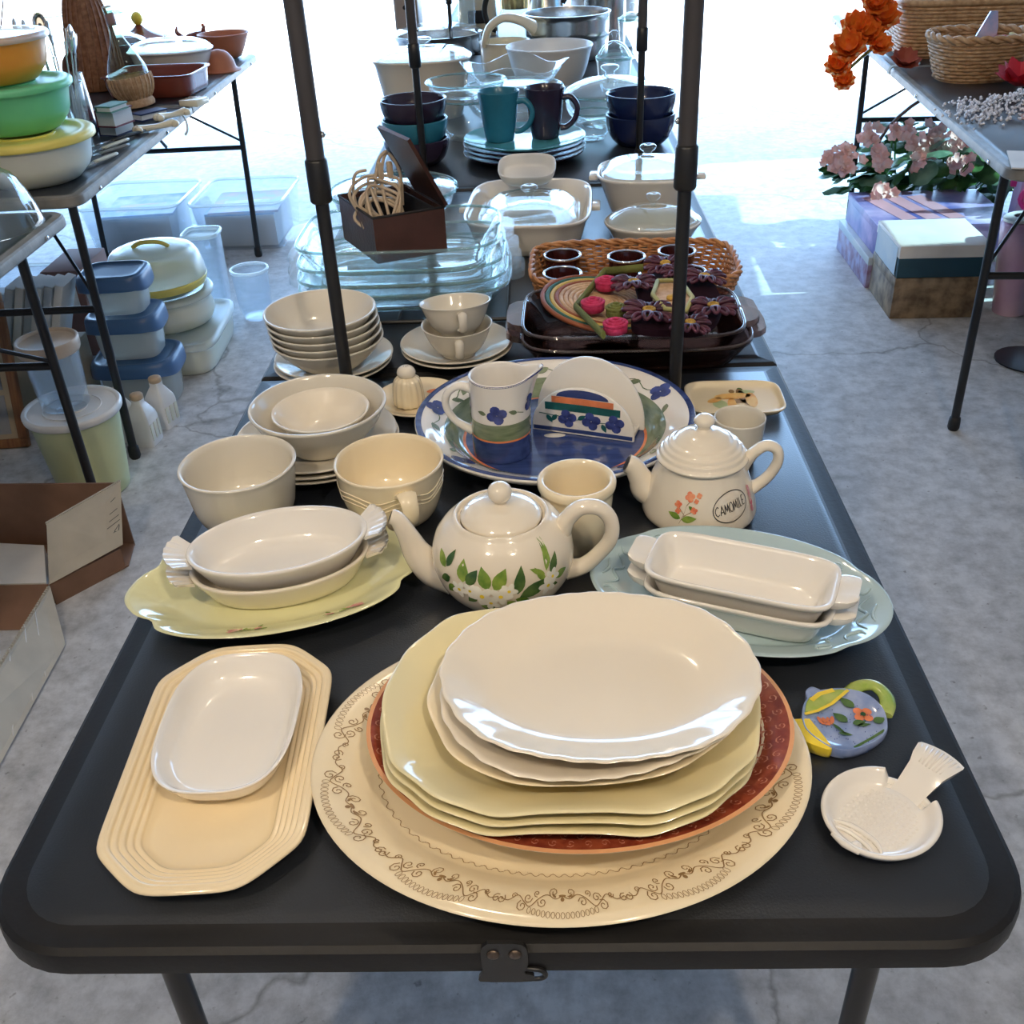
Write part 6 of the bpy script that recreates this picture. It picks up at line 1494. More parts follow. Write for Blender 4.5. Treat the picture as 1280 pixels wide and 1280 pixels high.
t = thing('plastic_canister', 'tall milky canister standing right behind the cake carrier', 'canister', (-1.225, 3.56, 0)); dish('canister_body', ell(.062, .062, 4), [(.04, 0), (.006, 0), (0, .30), (.004, .30), (.008, .01), (.04, .006)], clearpl, t, n=40); dish('rim', ell(.066, .066, 4), [(.0, .29), (-.002, .296), (0, .303), (.006, .303), (.008, .29)], frost, t, n=40)
t = thing('plastic_canister', 'low milky tub standing right of the cake carrier', 'canister', (-1.055, 3.49, 0)); lathe('canister_body', [(0, 0), (.058, 0), (.066, .18), (.062, .18), (.054, .01), (0, .006)], clearpl, t, n=36); lathe('rim', [(.062, .172), (.070, .174), (.070, .186), (.062, .186)], frost, t, n=36)
# jug shakers
first = None
for i, (px, py, s_) in enumerate(((196, 563, 1.), (218, 540, 1.), (170, 556, .95))):
    p = at(px, py, 0); lb = ('small milk-jug-shaped white shaker with tan cap, front one beside the white tub', 'small milk-jug-shaped white shaker with tan cap, nearest to the blue-lidded boxes', 'small milk-jug-shaped white shaker, left one, behind the tub rim')[i]
    x_, y_ = p.x - .04, p.y + .05
    if first is None:
        first = thing('jug_shaker', lb, 'shaker', (x_, y_, 0), -.15, 'jug-shaped shakers')
        loft('jug_body', [[(a * k, b * k, z_) for a, b in rrect(-.034, .034, -.034, .034, .009, 4)] for k, z_ in ((.94, 0), (1, .006), (1, .080), (.92, .095), (.55, .120), (.42, .128), (.42, .140))], whitepl, first)
        for k in (-1, 0, 1): box('recessed_panel', .0335, .0365, k * .02 - .007, k * .02 + .007, .02, .07, milkpl, first, .002)
        lathe('cap', [(0, .138), (.018, .138), (.019, .152), (.016, .156), (0, .157)], mat('tan_cap', (.55, .40, .26), .5), first, n=20)
    else: again(first, (x_, y_, 0), -.15 - .2 * i, lb)
# tub and canister
t = thing('plastic_tub', 'big pale yellow-green plastic tub with a white lid on the floor', 'tub', (-1.222, 2.305, 0))
tubm = mat('pale_lime_plastic', (.66, .70, .40), .35, var=.05, sss=.2)
lathe('tub_body', [(0, 0), (.085, 0), (.09, .004), (.112, .235), (.108, .235), (.084, .01), (0, .006)], tubm, t, n=56)
l = lathe('lid', [(.112, .225), (.122, .226), (.124, .240), (.120, .246), (.112, .246), (.108, .239), (0, .239)], whitepl, t, n=56)
for r_ in (.035, .07): lathe('lid_ring', [(r_, .239), (r_, .2415), (r_ + .004, .2415), (r_ + .004, .239)], whitepl, l, n=48)
t = thing('clear_canister', 'clear round canister with a beige screw lid standing on the white tub lid', 'canister', (-1.242, 2.32, .2405))
lathe('canister_body', [(0, 0), (.058, 0), (.060, .004), (.068, .15), (.065, .15), (.056, .008), (0, .005)], clearpl, t, n=48)
lathe('lid', [(.060, .148), (.076, .148), (.077, .178), (.074, .182), (.068, .182), (.066, .172), (0, .172)], mat('beige_lid_plastic', (.62, .52, .42), .35), t, n=48)
# picture frame leaning
pfm = thing('picture_frame', 'wooden collage frame with three small photos leaning under the nearest left table', 'picture frame', (-1.505, 2.545, 0.0), rot=(-.30, 0, .10))
W_, H_ = .42, .44
box('mat_board', -W_ + .02, -.02, -.004, .004, .02, H_ - .02, mat('cream_mat_board', (.52, .42, .28), .8), pfm)
for a in ((-W_, 0, 0, .026), (-W_, 0, H_ - .026, H_), (-.026, 0, .026, H_ - .026), (-W_, -W_ + .026, .026, H_ - .026)): box('frame_bar', a[0], a[1], -.014, .008, a[2], a[3], wood, pfm, .003)
phm = [mat('dark_photo', (.03, .025, .03), .2, c2=(.25, .12, .10), vs=14), mat('dim_photo', (.05, .06, .08), .2, c2=(.35, .35, .38), vs=20), mat('grey_card', (.36, .36, .37), .5)]
for k in range(3):
    for c_ in range(2):
        x1 = -.045 - c_ * .17; o = box('photo', x1 - .12, x1, -.006, -.003, .04 + k * .128, .04 + k * .128 + .112, phm[(2 - k + c_) % 3 if k else 2], pfm)
# dark stand of cases
cs2 = mat('black_case_plastic', (.02, .02, .022), .3)
t = thing('crate', 'dark box of framed pictures behind the white video cases', 'box', (-1.76, 2.72, 0), .0); box('box_shell', -.10, .13, 0, .22, 0, .34, mat('dark_taupe_box', (.10, .08, .07), .6), t, .004)
for k in range(3): box('picture_edge', -.09 + k * .07, -.04 + k * .07, .02, .20, .341, .346, phm[k % 2], t)
for k in range(6):
    t = thing('video_case', '%s video case, %s in the row leaning behind the canister' % (('white', 'pale blue')[k % 2 == 0], ('first from the left', 'second from the left', 'third from the left', 'third from the right', 'second from the right', 'last on the right')[k]), 'case', (-1.60 + .028 * k, 2.73 + .006 * (k % 3), 0), rot=(.0, .35, .0), group='leaning video cases')
    t.location.z = .232; 
    box('case_body', 0, .023, 0, .105, 0, .19, whitepl if k % 2 else pap[2], t, .002); box('case_cover', -.0005, .0235, .004, .101, .188, .1905, paperw, t)
sup = box('carton', -1.60, -1.40, 2.72, 2.86, 0, .22, card, None, .003); tag(sup, 'low carton under the leaning video cases', 'carton')
# clutter under table behind
t = thing('carton', 'brown carton with a white label between the bins', 'carton', (-1.75, 3.0, 0), .1); t.location = (-1.590, 3.30, 0); t.rotation_euler = (0, 0, 0); box('carton_body', -.065, .065, -.12, .12, 0, .30, mat('red_brown_carton', (.26, .12, .09), .7), t, .003); box('paper_label', -.05, .04, -.1215, -.120, .18, .27, paperw, t)
# open cardboard box at the left edge
cb = thing('cardboard_box', 'open cardboard box with pale lined flaps at the left picture edge', 'box', (0, 0, 0))
Fz = .055
F0 = at(61, 731, Fz); F1 = at(153, 681, Fz + .01); G0 = at(58, 655, .17); G1 = at(150, 602, .18)
nx = np.array((1, 0, 0)); 
def panel(nm, P, m, th=.004, parent=cb):
    P = [Vector(p) for p in P]; n_ = (P[1] - P[0]).cross(P[2] - P[0]).normalized() * th
    V = P + [p + n_ for p in P]; k = len(P)
    return mesh(nm, V, [tuple(range(k))[::-1], tuple(range(k, 2 * k))] + [(i, (i + 1) % k, (i + 1) % k + k, i + k) for i in range(k)], m, parent, smooth=False)
panel('right_flap', [F0, F1, G1, G0], card)
Bz = .18; Bk = at(146, 603, Bz); xl = -1.95; ib = cardin
panel('back_wall', [(xl, Bk.y + .03, 0), (Bk.x, Bk.y, 0), (Bk.x, Bk.y, Bz), (xl, Bk.y + .03, Bz)], ib)
panel('side_wall', [(F0.x, F0.y, 0), (F1.x - .01, F1.y, 0), (F1.x - .01, F1.y, Fz), (F0.x, F0.y, Fz)], ib)
panel('front_wall', [(xl, F0.y - .09, .0), (F0.x, F0.y - .09, .0), (F0.x, F0.y, Fz), (xl, F0.y, Fz)], ib)
panel('side_wall', [(xl, F0.y, 0), (xl, Bk.y, 0), (xl, Bk.y, Bz), (xl, F0.y, Bz)], ib)
panel('box_bottom', [(xl, F0.y, .003), (F0.x, F0.y, .003), (F1.x, F1.y, .003), (Bk.x, Bk.y, .003), (xl, Bk.y, .003)], ib)
H0 = at(61, 734, Fz); H1 = at(0, 832, .075); H2 = at(0, 952, .008); H3 = at(80, 806, .006)
dh = (H1 - H0); H1 = H0 + dh * 1.9; H2 = H3 + (H2 - H3) * 1.9
pfw = panel('front_flap', [H0, H1, H2, H3], card)
for k in (.3, .5, .78): 
    a = H0 + (H3 - H0) * k; a = H0 + (H1 - H0) * (k * .55); b = H3 + (H2 - H3) * (k * .55)
    V, F = tubegeo([tuple(a + Vector((0, 0, .0028))), tuple(b + Vector((0, 0, .0028)))], .0016, 5, 0); mesh('crease', V, F, paperw, pfw)
mb = MB()
for A_, B_ in ((G0, G1), (H0, H1)):
    n_ = 60
    for i in range(n_):
        p = A_ + (B_ - A_) * ((i + .5) / n_); V, F = boxgeo(p.x - .0022, p.x + .0022, p.y - .0022, p.y + .0022, p.z - .002, p.z + .004); mb.add(V, F)
mb.build('torn_edge', card, cb, smooth=False)['kind'] = 'stuff'
dn_ = (F1 - F0).cross(G0 - F0).normalized() * -.0012
def fm(u, v): p = F0 + (F1 - F0) * u + (G0 - F0) * v + dn_; return tuple(p)
pr = Print(fm)
for a, b, c_, d_ in ((.83, .50, .97, .54), (.80, .40, .98, .45), (.84, .62, .95, .66), (.90, .30, .94, .24), (.90, .30, .97, .38), (.94, .16, .97, .36), (.88, .28, .99, .27), (.07, .80, .07, .66), (.07, .80, .12, .82), (.07, .16, .07, .1), (.28, .20, .33, .22), (.33, .22, .33, .30), (.86, .82, .93, .86)): pr.line([(a, b), (c_, d_)], .012)
pr.disc(.95, .22, .018, .05, 10); pr.build('printed_marks', mat('grey_stamp_ink', (.10, .11, .12), .8), cb)
pq = [at(60, 729, .05), at(57, 682, .05), at(-150, 672, .05), at(-150, 735, .05)]
pw_ = loft('wrapping_paper', [[(p.x - .006, p.y + .004, z_) for p in pq[::-1]] for z_ in (.010, .048)], paperw); tag(pw_, 'white wrapping paper lying in the open cardboard box', 'paper')
# ---------- right side table ----------
EX = lambda y: 1.06 + (y - 2.36) * (.24 / 2.64)      # x of the table's aisle edge
t = basket('large rectangular tan wicker basket on the right table, full of packets', (1.575, 3.93, T), -.09, .33, .19, .17, wicker, flare=.02, rows=15, nst=60, braid=False, rim_r=.011, p=7, name='wicker_hamper')
g_ = 'packets in the large wicker basket'
pk = [mat('red_white_packet', (.62, .10, .08), .4, c2=(.75, .72, .68), vs=30), mat('yellow_packet', (.65, .58, .22), .4, c2=(.8, .76, .5), vs=20), mat('red_packet', (.60, .02, .06), .35), mat('brown_packet', (.30, .17, .09), .5, c2=(.5, .34, .2), vs=30), mat('dark_packet', (.05, .04, .04), .4), mat('white_packet', (.7, .68, .62), .4, c2=(.5, .3, .3), vs=25)]
for i, (dx, w_, h_, m, lb) in enumerate(((-.27, .05, .22, 4, 'dark packet at the left end of the large basket'), (-.20, .09, .21, 3, 'brown packet standing second from the left in the large basket'), (-.11, .06, .20, 0, 'red and white packet in the large basket'), (-.03, .07, .205, 5, 'white patterned packet in the large basket'), (.05, .035, .23, 2, 'thin red packet leaning in the large basket'), (.13, .10, .21, 1, 'yellow packet in the large basket'), (.24, .09, .21, 3, 'brown packet at the right of the large basket'))):
    o = box('packet', -w_ / 2, w_ / 2, -.03, .03, 0, h_, pk[m], None, .006); place(o, (1.575 + dx, 3.86 + .02 * (i % 2) - dx * .09, T + .0105), rot=(-.08, .06 * (i % 3 - 1) if i != 4 else -.3, 0)); tag(o, lb, 'packet', g_)
    if i in (2, 3, 5):
        box('printed_panel', -w_ * .35, w_ * .35, -.0312, -.0302, h_ * .4, h_ * .85, pk[(m + 1) % 6], o)
# small round basket
sb = basket('small round tan wicker basket with a scalloped edge in front of the large one', (1.36, 3.42, T), .1, .150, .120, .115, wicker, flare=.035, rows=11, nst=34, braid=True, rim_r=.012, p=2.6, name='small_wicker_basket')
o = loft('holographic_card', [[(x_, y_, z_) for x_, z_ in ((-.055, 0), (.045, 0), (.050, .11), (.042, .155), (.020, .155), (-.02, .08))] for y_ in (0, .006)], mat('iridescent_card', (.45, .55, .85), .15, .5, c2=(.80, .62, .85), vs=30)); place(o, (1.355, 3.40, T + .035), rot=(-.1, 0, .1)); tag(o, 'shiny blue-white pointed card standing in the small basket', 'card')
for k, (dx, dy, m, lb) in enumerate(((.045, -.035, 2, 'red wrapped sweet in the small basket'), (.082, .028, 1, 'yellow wrapped sweet in the small basket'), (.04, .060, 0, 'red and white wrapped sweet in the small basket'))):
    o = lathe('wrapped_sweet', [(0, 0), (.028, .008), (.034, .03), (.026, .052), (.008, .058), (.020, .075), (0, .07)], pk[m], n=20); place(o, (1.36 + dx, 3.42 + dy, T + .052), rot=(.3 * k, .3, 0)); tag(o, lb, 'sweet', 'wrapped sweets in the small basket')
# orange flower bunch
orf = mat('orange_petal', (.90, .13, .01), .5, c2=(1, .28, .03), vs=40, sss=.2)
fo_ = at(1083, 50, T + .03)
of = thing('flower_bunch', 'bunch of bright orange silk flowers hanging over the far corner of the right table', 'flowers', (1.150, 3.80, T))
rr = random.Random(3)
def petalmesh(L, W__, curl=.3, n=4):
    V = []; 
    for i in range(n + 1):
        t_ = i / n; w_ = W__ / 2 * sin(pi * min(.98, .12 + t_ * .86)) ; z_ = curl * L * t_ * t_
        V += [(L * t_, -w_, z_ + .12 * w_), (L * t_, 0, z_ - .1 * w_), (L * t_, w_, z_ + .12 * w_)]
    F = []
    for i in range(n):
        for j in (0, 1): k = i * 3 + j; F.append((k, k + 1, k + 4, k + 3))
    return V, F
def blossom(mb, c, r, nrm, k=9, rg=rr, layers=2, mi=0):
    q = Vector((0, 0, 1)).rotation_difference(Vector(nrm).normalized())
    for l in range(layers):
        for i in range(k):
            a = 2 * pi * i / k + l * .4; V, F = petalmesh(r * (1 - .25 * l), r * 1.0, .35 + .5 * l)
            M_ = Matrix.Rotation(a + rg.uniform(-.15, .15), 3, 'Z'); mb.add([tuple(q @ (M_ @ Vector(v)) + Vector(c)) for v in V], F, mi)
for k, (dx, dy, dz, r) in enumerate(((-.03, 0, .085, .06), (.02, .03, .13, .065), (-.09, -.02, .045, .065), (-.06, .02, .10, .06), (-.11, .0, -.015, .05), (-.085, .0, -.065, .04), (.01, -.03, .05, .045), (-.01, .02, .17, .05), (.02, .03, .19, .035))):
    mb = MB(); blossom(mb, (dx, dy, dz), r, (dx * 3, -.8, .6 + dz), 9, rr, 3); mb.build('blossom', orf, of)
tube('stem', [(-.09, 0, -.04), (-.02, .01, .02), (.04, .05, .05), (.05, .10, .04)], .006, leafd, of, n=6, res=4)
t = thing('artificial_flower', 'rust coloured silk flower lying between the orange bunch and the large basket', 'flowers', (1.185, 3.56, T))
mb = MB(); blossom(mb, (0, 0, .03), .05, (0, -.6, 1), 8); mb.build('blossom', mat('rust_petal', (.35, .07, .04), .6), t); tube('stem', [(0, 0, .02), (.02, .03, .01), (.02, .07, .006)], .004, leafd, t, n=6, res=3)
# silver wrapped parcel
silv = mat('silver_foil', (.80, .78, .75), .12, .95, var=.12, vs=7, bump=.5, bs=10)
t = thing('gift_parcel', 'parcel wrapped in shiny silver foil at the right picture edge', 'parcel', (1.68, 3.20, T), -.25)
box('foil_box', -.14, .14, -.10, .12, .0, .16, silv, t, .012); tube('fold', [(-.14, -.101, .08), (0, -.104, .10), (.14, -.101, .09)], .004, silv, t, n=6, res=3)
t = thing('gift_parcel', 'smaller foil parcel with lilac pattern in front of the silver one', 'parcel', (1.57, 2.93, T), -.35)
box('foil_box', -.09, .09, -.07, .07, 0, .10, mat('lilac_foil', (.62, .48, .55), .18, .7, c2=(.85, .82, .84), vs=12, bump=.3, bs=14), t, .01); box('ribbon', -.092, .092, -.008, .008, .001, .102, silv, t)
# pearl spray
prl = mat('pearl', (.90, .86, .88), .12, .0, coat=.6); sp_ = thing('pearl_spray', 'spray of tiny pearls and crystal beads draped over the right table edge', 'decoration', (1.30, 2.93, T))
mb = MB(); mbw = MB(); ico = []
bm = bmesh.new(); bmesh.ops.create_icosphere(bm, subdivisions=1, radius=1); icoV = [tuple(v.co) for v in bm.verts]; icoF = [tuple(v.index for v in f.verts) for f in bm.faces]; bm.free()
rg = random.Random(5)
for i in range(620):
    u, v = rg.uniform(-.15, .16), rg.gauss(0, .065); 
    if rg.random() < .25: u, v = rg.uniform(-.20, .02), rg.gauss(-.04, .08)
    x_, y_ = u, v; h_ = max(.004, .052 * math.exp(-((u - .08) / .12) ** 2 - (v / .09) ** 2) + rg.uniform(0, .02))
    X_ = 1.30 + x_; ed = EX(2.93 + y_)
    if X_ < ed + .012: h_ = .006 - max(0, ed - X_) * 1.4; x_ = max(x_, ed - 1.30 - .02)
    r = rg.uniform(.0028, .0052); mb.add([(a * r + x_, b * r + y_, c_ * r + h_) for a, b, c_ in icoV], icoF)
pb = mb.build('pearls', prl, sp_); pb['kind'] = 'stuff'
for k in range(16):
    a = k * .42; tube('wire', [(.05, 0, .008), (.05 + .07 * cos(a), .06 * sin(a), .035), (.05 + .13 * cos(a), .10 * sin(a), .012)], .001, silv, sp_, n=4, res=3)
t = thing('poinsettia', 'red silk flower under the pearl spray', 'flowers', (1.40, 3.16, T))
mb = MB(); blossom(mb, (0, 0, .03), .085, (0, -.2, 1), 8, rg, 2); mb.build('blossom', mat('red_petal', (.60, .02, .04), .5, sss=.1), t); tube('stem', [(0, 0, .025), (.02, .02, .012), (.06, .06, .006)], .003, leafd, t, n=5, res=3)
t = thing('pink_doily', 'scalloped pink paper doily beneath the beads', 'doily', (1.40, 2.85, T)); dish('doily_sheet', wavy(ell(.12, .085), [(.05, 16, 0)], .03), [(.08, .0005), (.0, .0008), (0, .002), (.08, .0022)], mat('salmon_paper', (.72, .40, .34), .7), t, n=96, it=0)
p = at(1262, 203, T); o = box('white_card', 0, .16, -.06, .10, 0, .003, paperw); place(o, (p.x, p.y, T), -.3); tag(o, 'plain white card lying on the near corner of the right table', 'card')
tt = thing('zip_tie', 'clear plastic strap looped over the right table joint', 'tie', (EX(3.66), 3.66, T)); tube('strap', [(.10, .03, .003), (.03, .0, .004), (-.006, 0, .0), (-.008, 0, -.035), (.0, .005, -.045)], .004, frost, tt, n=6, res=4)
# ---------- under the right table ----------
def sbox(lb, O, z0, z1, msd, mtop, rz=0, cat='box', name='game_box', extra=None):
    t = thing(name, lb, cat, (O[0], O[1], z0), rz); w_, d_ = O[2], O[3]
    box('box_base', 0, w_, 0, d_, 0, (z1 - z0) * .96, msd, t, .002); box('box_lid', -.002, w_ + .002, -.002, d_ + .002, (z1 - z0) * (.62 if extra else .75), z1 - z0, mtop, t, .002); return t
puz = mat('blue_picture_print', (.10, .13, .45), .3, c2=(.55, .45, .75), vs=9); puz2 = mat('colourful_side_print', (.25, .12, .20), .4, c2=(.45, .45, .65), vs=25); cyanw = mat('pale_side_print', (.45, .55, .62), .4, c2=(.62, .66, .66), vs=8); tealb = mat('dark_teal_box', (.02, .07, .10), .5); rock = mat('camo_print', (.12, .075, .04), .5, c2=(.34, .24, .14), vs=22)
a = at(1042, 315, 0); b = at(1083, 357, 0)
sbox('lower picture puzzle box with colourful photo strips on its side, under the right table', (1.175, 3.58, .50, .45), 0, .115, puz2, cyanw, -.02)
sbox('upper blue picture puzzle box with red stripes, under the right table', (1.195, 3.59, .48, .43), .116, .225, puz, puz, -.02)
for k in range(3):
    o = box('stripe_print', 0, .06, 0, .30, 0, .0006, mat('pink_stripe', (.62, .34, .42), .3)); 
    o.parent = [q for q in bpy.data.objects if q.name.startswith('game_box.001')][0]; o.location = (.10 + k * .085, .06, .1097); o.rotation_euler = (0, 0, .25)
zt_ = aty(1126, 308, 3.29).z; zm = aty(1118, 348, 3.29).z
sbox('brown camouflage printed box under the white-topped one', (1.178, 3.285, .295, .285), 0, zm, rock, rock, -.03)
wb = sbox('white-topped box with dark teal sides, catching the sun under the right table', (1.178, 3.285, .293, .285), zm + .001, zt_, tealb, mat('white_box_lid', (.80, .76, .70), .5), -.03, extra=1)
for sd in (wb,): box('side_print', -.0035, -.0022, .02, .27, .004, (zt_ - zm) * .9, cyanw, sd)
# potted flowers
pl = thing('flowering_plant', 'broad pot of pink blossoms and round green leaves under the right table', 'plant', (1.60, 4.22, 0))
loft('planter_box', [[(a * k, b * k, z_) for a, b in rrect(-.28, .28, -.11, .11, .03, 4)] for k, z_ in ((.85, 0), (1, .20), (.95, .20), (.9, .17))], mat('dark_green_planter', (.02, .05, .03), .5), pl)
lfm = [mat('plant_leaf', (.03, .12, .03), .4, c2=(.10, .26, .07), vs=20), mat('pale_plant_leaf', (.12, .26, .18), .35, c2=(.22, .38, .26), vs=20)]
lms = []
for k in (0, 1):
    V = []; F = []; n = 14
    V.append((.03, 0, 0)); 
    for ring, rr_ in ((1, .5), (2, 1.)):
        for i in range(n):
            a = 2 * pi * i / n; r_ = .055 * rr_ * (1 - .25 * (1 if i == n // 2 and ring == 2 else 0)); V.append((.05 + r_ * cos(a), r_ * sin(a) * .95, -.012 * rr_ ** 2 + .004 * rr_ * cos(5 * a)))
    F = [(0, 1 + i, 1 + (i + 1) % n) for i in range(n)] + [(1 + i, 1 + n + i, 1 + n + (i + 1) % n, 1 + (i + 1) % n) for i in range(n)]
    me = bpy.data.meshes.new('leaf'); me.from_pydata(V, [], F); me.materials.append(lfm[k]); me.polygons.foreach_set('use_smooth', [True] * len(F)); lms.append(me)
rg = random.Random(11)
for i in range(150):
    o = bpy.data.objects.new('leaf', lms[i % 3 == 0]); col.objects.link(o); o.parent = pl
    x_ = rg.uniform(-.37, .33); y_ = rg.uniform(-.18, .16); h_ = .22 + .22 * (1 - (x_ / .42) ** 2) * rg.uniform(.25, 1) - .3 * max(0, -y_ - .05)
    a = atan2(y_, x_) + rg.uniform(-.8, .8); o.location = (x_, y_, h_); o.rotation_euler = (rg.uniform(-.3, .3) + .35, rg.uniform(.0, .5), a); s = rg.uniform(.7, 1.15); o.scale = (s, s, s)
for i in range(60):
    o = bpy.data.objects.new('leaf', lms[i % 4 == 0]); col.objects.link(o); o.parent = pl
    o.location = (rg.uniform(-.34, .20), rg.uniform(-.16, -.12), rg.uniform(.10, .32)); o.rotation_euler = (rg.uniform(.6, 1.2), rg.uniform(-.3, .3), rg.uniform(-2.2, -.9)); s = rg.uniform(.75, 1.1); o.scale = (s, s, s)
for i in range(14): x_ = rg.uniform(-.2, .2); tube('stem', [(x_, 0, .17), (x_ * 1.3, rg.uniform(-.06, .06), .28), (x_ * 1.5, rg.uniform(-.1, .1), .42)], .004, lfm[0], pl, n=5, res=3)
pkf = mat('pink_petal', (.90, .50, .42), .5, c2=(.95, .76, .74), vs=30, sss=.1)
for (px, py, r) in ((1100, 200, .05), (1050, 205, .05), (1102, 240, .05), (1150, 195, .045), (1198, 206, .045), (1165, 170, .055), (1125, 163, .045), (1085, 170, .045), (1193, 170, .045), (1035, 200, .035), (1140, 182, .03), (1180, 182, .04), (1060, 190, .035), (1210, 175, .03)):
    yy = 3.93 + (240 - py) * .0022; p = aty(px, py, yy) - Vector(pl.location)
    mb = MB()
    for k in range(16):
        c_ = Vector((rg.gauss(0, r * .42), rg.gauss(0, r * .3), rg.gauss(0, r * .42))) + p; blossom(mb, c_, r * .46, (rg.uniform(-.6, .6), -1, rg.uniform(0, .9)), 5, rg, 1)
    mb.build('flower_head', pkf, pl)
tube('basket_handle', [(-.28, 0, .20), (-.22, 0, .42), (0, 0, .56), (.22, 0, .44), (.28, 0, .20)], .007, wdn, pl, n=6, res=5)
# gift bags, roll, hangers
pinkm = mat('hot_pink_paper', (.80, .04, .22), .4); lil = mat('lilac_paper', (.55, .42, .62), .4, c2=(.75, .55, .72), vs=6)
p = at(1215, 330, 0)
t = thing('gift_bag', 'lilac gift bag with a hot pink bow behind the right table leg', 'bag', (1.80, 3.72, 0), -.2)
loft('bag_body', [[(a * k, b * k, z_) for a, b in rrect(-.085, .085, -.05, .05, .004, 2)] for k, z_ in ((1, 0), (1, .18), (.96, .34))], lil, t, sharp=20)
box('bow_band', -.088, .088, -.056, -.050, .12, .16, pinkm, t); box('bow_band', -.02, .02, -.057, -.051, 0, .33, pinkm, t)
for sg in (-1, 1): tube('bow_loop', [(0, -.06, .28), (sg * .05, -.075, .33), (sg * .08, -.07, .28), (sg * .04, -.07, .24), (0, -.06, .28)], .010, pinkm, t, n=6, res=4)
V, F = boxgeo(-.10, .02, .02, .04, .30, .46); mesh('tissue', V, F, pinkm, t, smooth=False)
t = thing('gift_bag', 'cream paper bag with black lining behind the lilac one', 'bag', (2.03, 3.93, 0), -.3)
loft('bag_body', [[(a * k, b * k, z_) for a, b in rrect(-.10, .10, -.06, .06, .004, 2)] for k, z_ in ((1, 0), (1, .3), (.98, .52))], mat('kraft_paper', (.50, .42, .30), .7), t, sharp=20); box('dark_side', .095, .101, -.055, .055, .02, .5, darkfab, t)
t = thing('paper_roll', 'pink and lilac roll of gift wrap standing behind the right table leg', 'roll', (1.60, 3.32, 0), rot=(0, -.12, 0))
lathe('roll_body', [(0, 0), (.055, 0), (.060, .01), (.060, .31), (.050, .32), (.02, .322), (0, .322)], mat('pink_lilac_wrap', (.62, .36, .55), .25, c2=(.85, .62, .70), vs=4), t, n=36); lathe('roll_cap', [(.02, .32), (.052, .32), (.052, .335), (.02, .335)], whitepl, t, n=30)
t = thing('snowman_figure', 'small white plush figure between the blue puzzle box and the gift bag', 'figurine', (1.725, 3.50, .0))
lathe('figure_body', [(0, 0), (.04, .0), (.055, .05), (.045, .10), (.030, .13), (.036, .165), (.022, .20), (0, .205)], whitepl, t, n=28); o = lathe('hat', [(0, .195), (.022, .195), (.018, .225), (0, .23)], whitepl, t, n=20)
coral = mat('coral_plastic', (.78, .30, .20), .4); 
t = thing('hanger_bundle', 'bundle of coral and black plastic loops beside the right front table leg', 'hangers', (1.50, 2.92, 0))
b_ = bpy.data.objects
lathe('wire_basket_stand', [(.0, 0), (.10, 0), (.10, .008), (0, .01)], blksteel, t, n=24); tube('stand_post', [(0.02, 0, .0), (.02, 0, .62)], .008, blksteel, t, n=8, res=0)
for k in range(6):
    z_ = .48 - .035 * (k % 3); m = coral if k < 4 else rubber
    tube('loop', [(.05, -.02, z_ + .08), (-.06, -.05 - .01 * k, z_ + .03), (-.10 + .01 * k, -.06, z_ - .02 - .02 * k), (-.05, -.05, z_ - .06 - .015 * k), (.08, -.03, z_ + .01), (.05, -.02, z_ + .08)], .009 if k < 4 else .011, m, t, n=8, res=5)
t = thing('garland_box', 'dark box of teal tinsel garland behind the right front leg', 'box', (1.72, 2.95, 0)); box('box_shell', -.12, .16, -.12, .14, 0, .42, mat('dark_green_box', (.02, .06, .05), .6), t, .004)
mb = MB(); tlm = mat('teal_tinsel', (.03, .25, .20), .3, .3)
for i in range(260):
    a = rg.uniform(0, 6.28); x_, y_, z_ = rg.uniform(-.10, .14), rg.uniform(-.11, .12), .42 + rg.uniform(0, .10)
    mb.add([(x_, y_, z_), (x_ + .03 * cos(a), y_ + .03 * sin(a), z_ + rg.uniform(-.01, .025)), (x_ + .004, y_ + .004, z_ + .004)], [(0, 1, 2)])
mb.build('tinsel', tlm, t)['kind'] = 'stuff'
t = thing('red_bag', 'red fabric bag behind the gift wrap roll', 'bag', (1.80, 3.35, 0)); loft('bag_body', [[(a * k, b * k, z_) for a, b in rrect(-.10, .10, -.08, .08, .05, 4)] for k, z_ in ((.8, 0), (1, .05), (1, .22), (.7, .30), (.3, .33))], mat('red_fabric', (.40, .01, .04), .7, bump=.4, bs=60), t); tube('bag_handle', [(-.04, 0, .31), (0, 0, .40), (.04, 0, .31)], .006, redp, t, n=6, res=4)
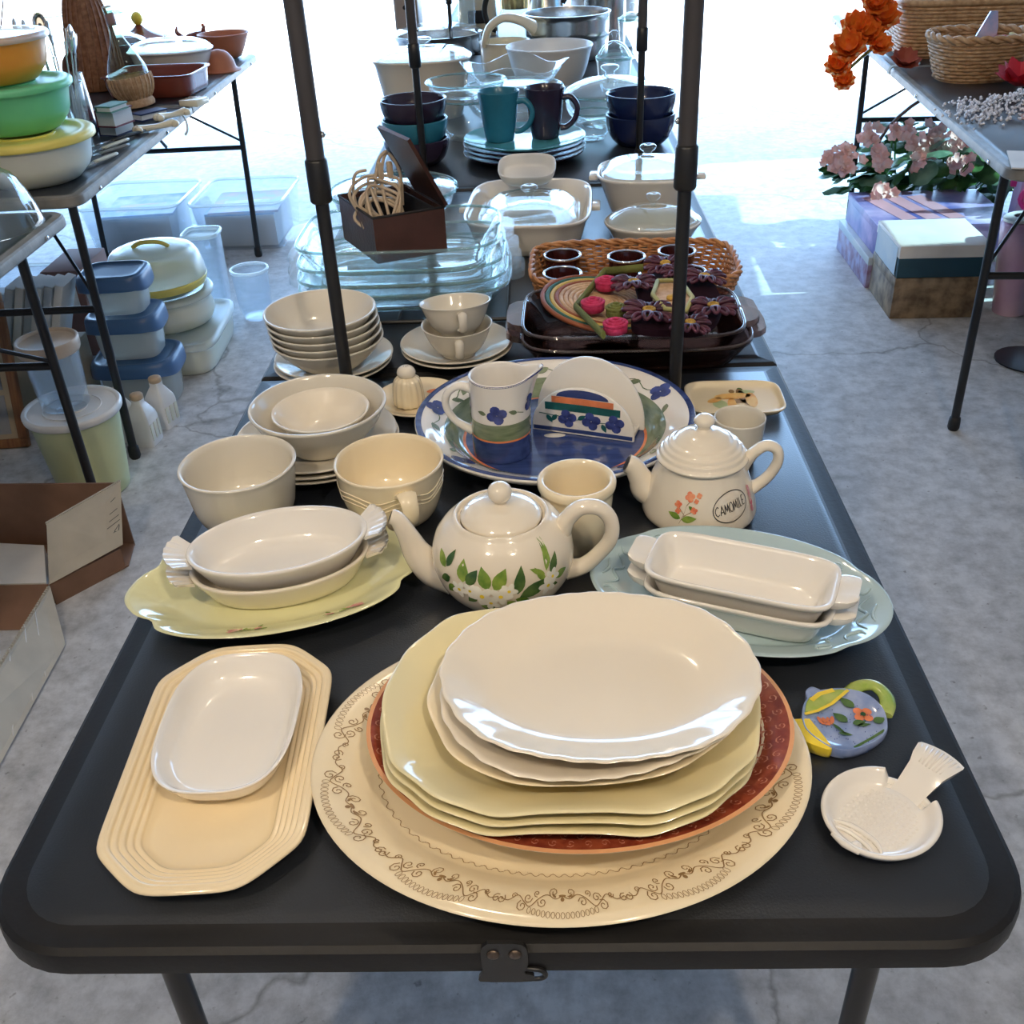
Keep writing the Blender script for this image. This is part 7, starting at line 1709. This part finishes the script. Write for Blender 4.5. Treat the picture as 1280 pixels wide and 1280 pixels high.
# ---------- let stacked things come to rest on each other ----------
from mathutils.bvhtree import BVHTree
bpy.context.view_layer.update()
def tris(o, M=None):
    V = []; F = []
    for c in [o] + list(o.children_recursive):
        if c.type != 'MESH': continue
        m = c.matrix_world; k = len(V); V += [m @ v.co for v in c.data.vertices]; F += [tuple(i + k for i in p.vertices) for p in c.data.polygons]
    return V, F
def settle(names, step=.0006, most=60):
    O = [bpy.data.objects[n] for n in names]; done = [BVHTree.FromPolygons(*tris(O[0]))]; lift = 0
    for o in O[1:]:
        V, F = tris(o); n = 0; d = Vector((0, 0, lift))
        while n < most:
            b = BVHTree.FromPolygons([v + d for v in V], F)
            if not any(b.overlap(q) for q in done): break
            d.z += step; n += 1
        o.location.z += d.z; done = done[-2:] + [b]; lift = d.z
        if SETTLE_LOG: print('settle', o.name, round(d.z * 1000, 1))
SETTLE_LOG = False
for L in (['serving_platter', 'serving_platter.001', 'square_plate', 'square_plate.001', 'square_plate.002', 'scalloped_plate', 'dinner_plate', 'dinner_plate.001'],
          ['serving_tray', 'serving_dish'], ['oval_platter', 'gratin_dish', 'gratin_dish.001'], ['oval_platter.001', 'loaf_dish', 'loaf_dish.001'],
          ['salad_plate', 'salad_plate.001', 'salad_plate.002', 'wide_bowl', 'small_bowl'], ['salad_plate.003', 'salad_plate.004', 'cereal_bowl', 'cereal_bowl.001', 'cereal_bowl.002', 'cereal_bowl.003', 'cereal_bowl.004'],
          ['saucer', 'saucer.001', 'tea_cup.001', 'tea_cup.002'], ['small_plate', 'salt_shaker'], ['serving_platter.002', 'creamer'], ['serving_platter.002', 'napkin_holder'],
          ['baking_dish', 'baking_dish.001', 'straw_mat', 'coiled_mat', 'flower_trivet'], ['wire_rack', 'baking_dish.002', 'baking_dish.003', 'baking_dish.004', 'baking_dish.005', 'storage_case'],
          ['wide_bowl', 'small_bowl'], ['dinner_plate.002', 'dinner_plate.003', 'dinner_plate.004', 'dinner_plate.005', 'mug'], ['dinner_plate.005', 'mug.001'], ['bowl', 'bowl.001', 'bowl.002'], ['bowl.003', 'bowl.004'], ['casserole_dish', 'butter_dish'],
          ['plastic_bowl', 'plastic_bowl.001', 'plastic_bowl.002'], ['plastic_tub.001', 'clear_canister'], ['cooking_pot', 'cooking_pot.001']):
    settle(L)
for o in list(sc.objects):
    if o.parent is None and o.get('category') and o.name.split('.')[0] not in ('folding_table', 'pole_frame', 'ceiling_lamp', 'cardboard_box'): o.location.z += .0005
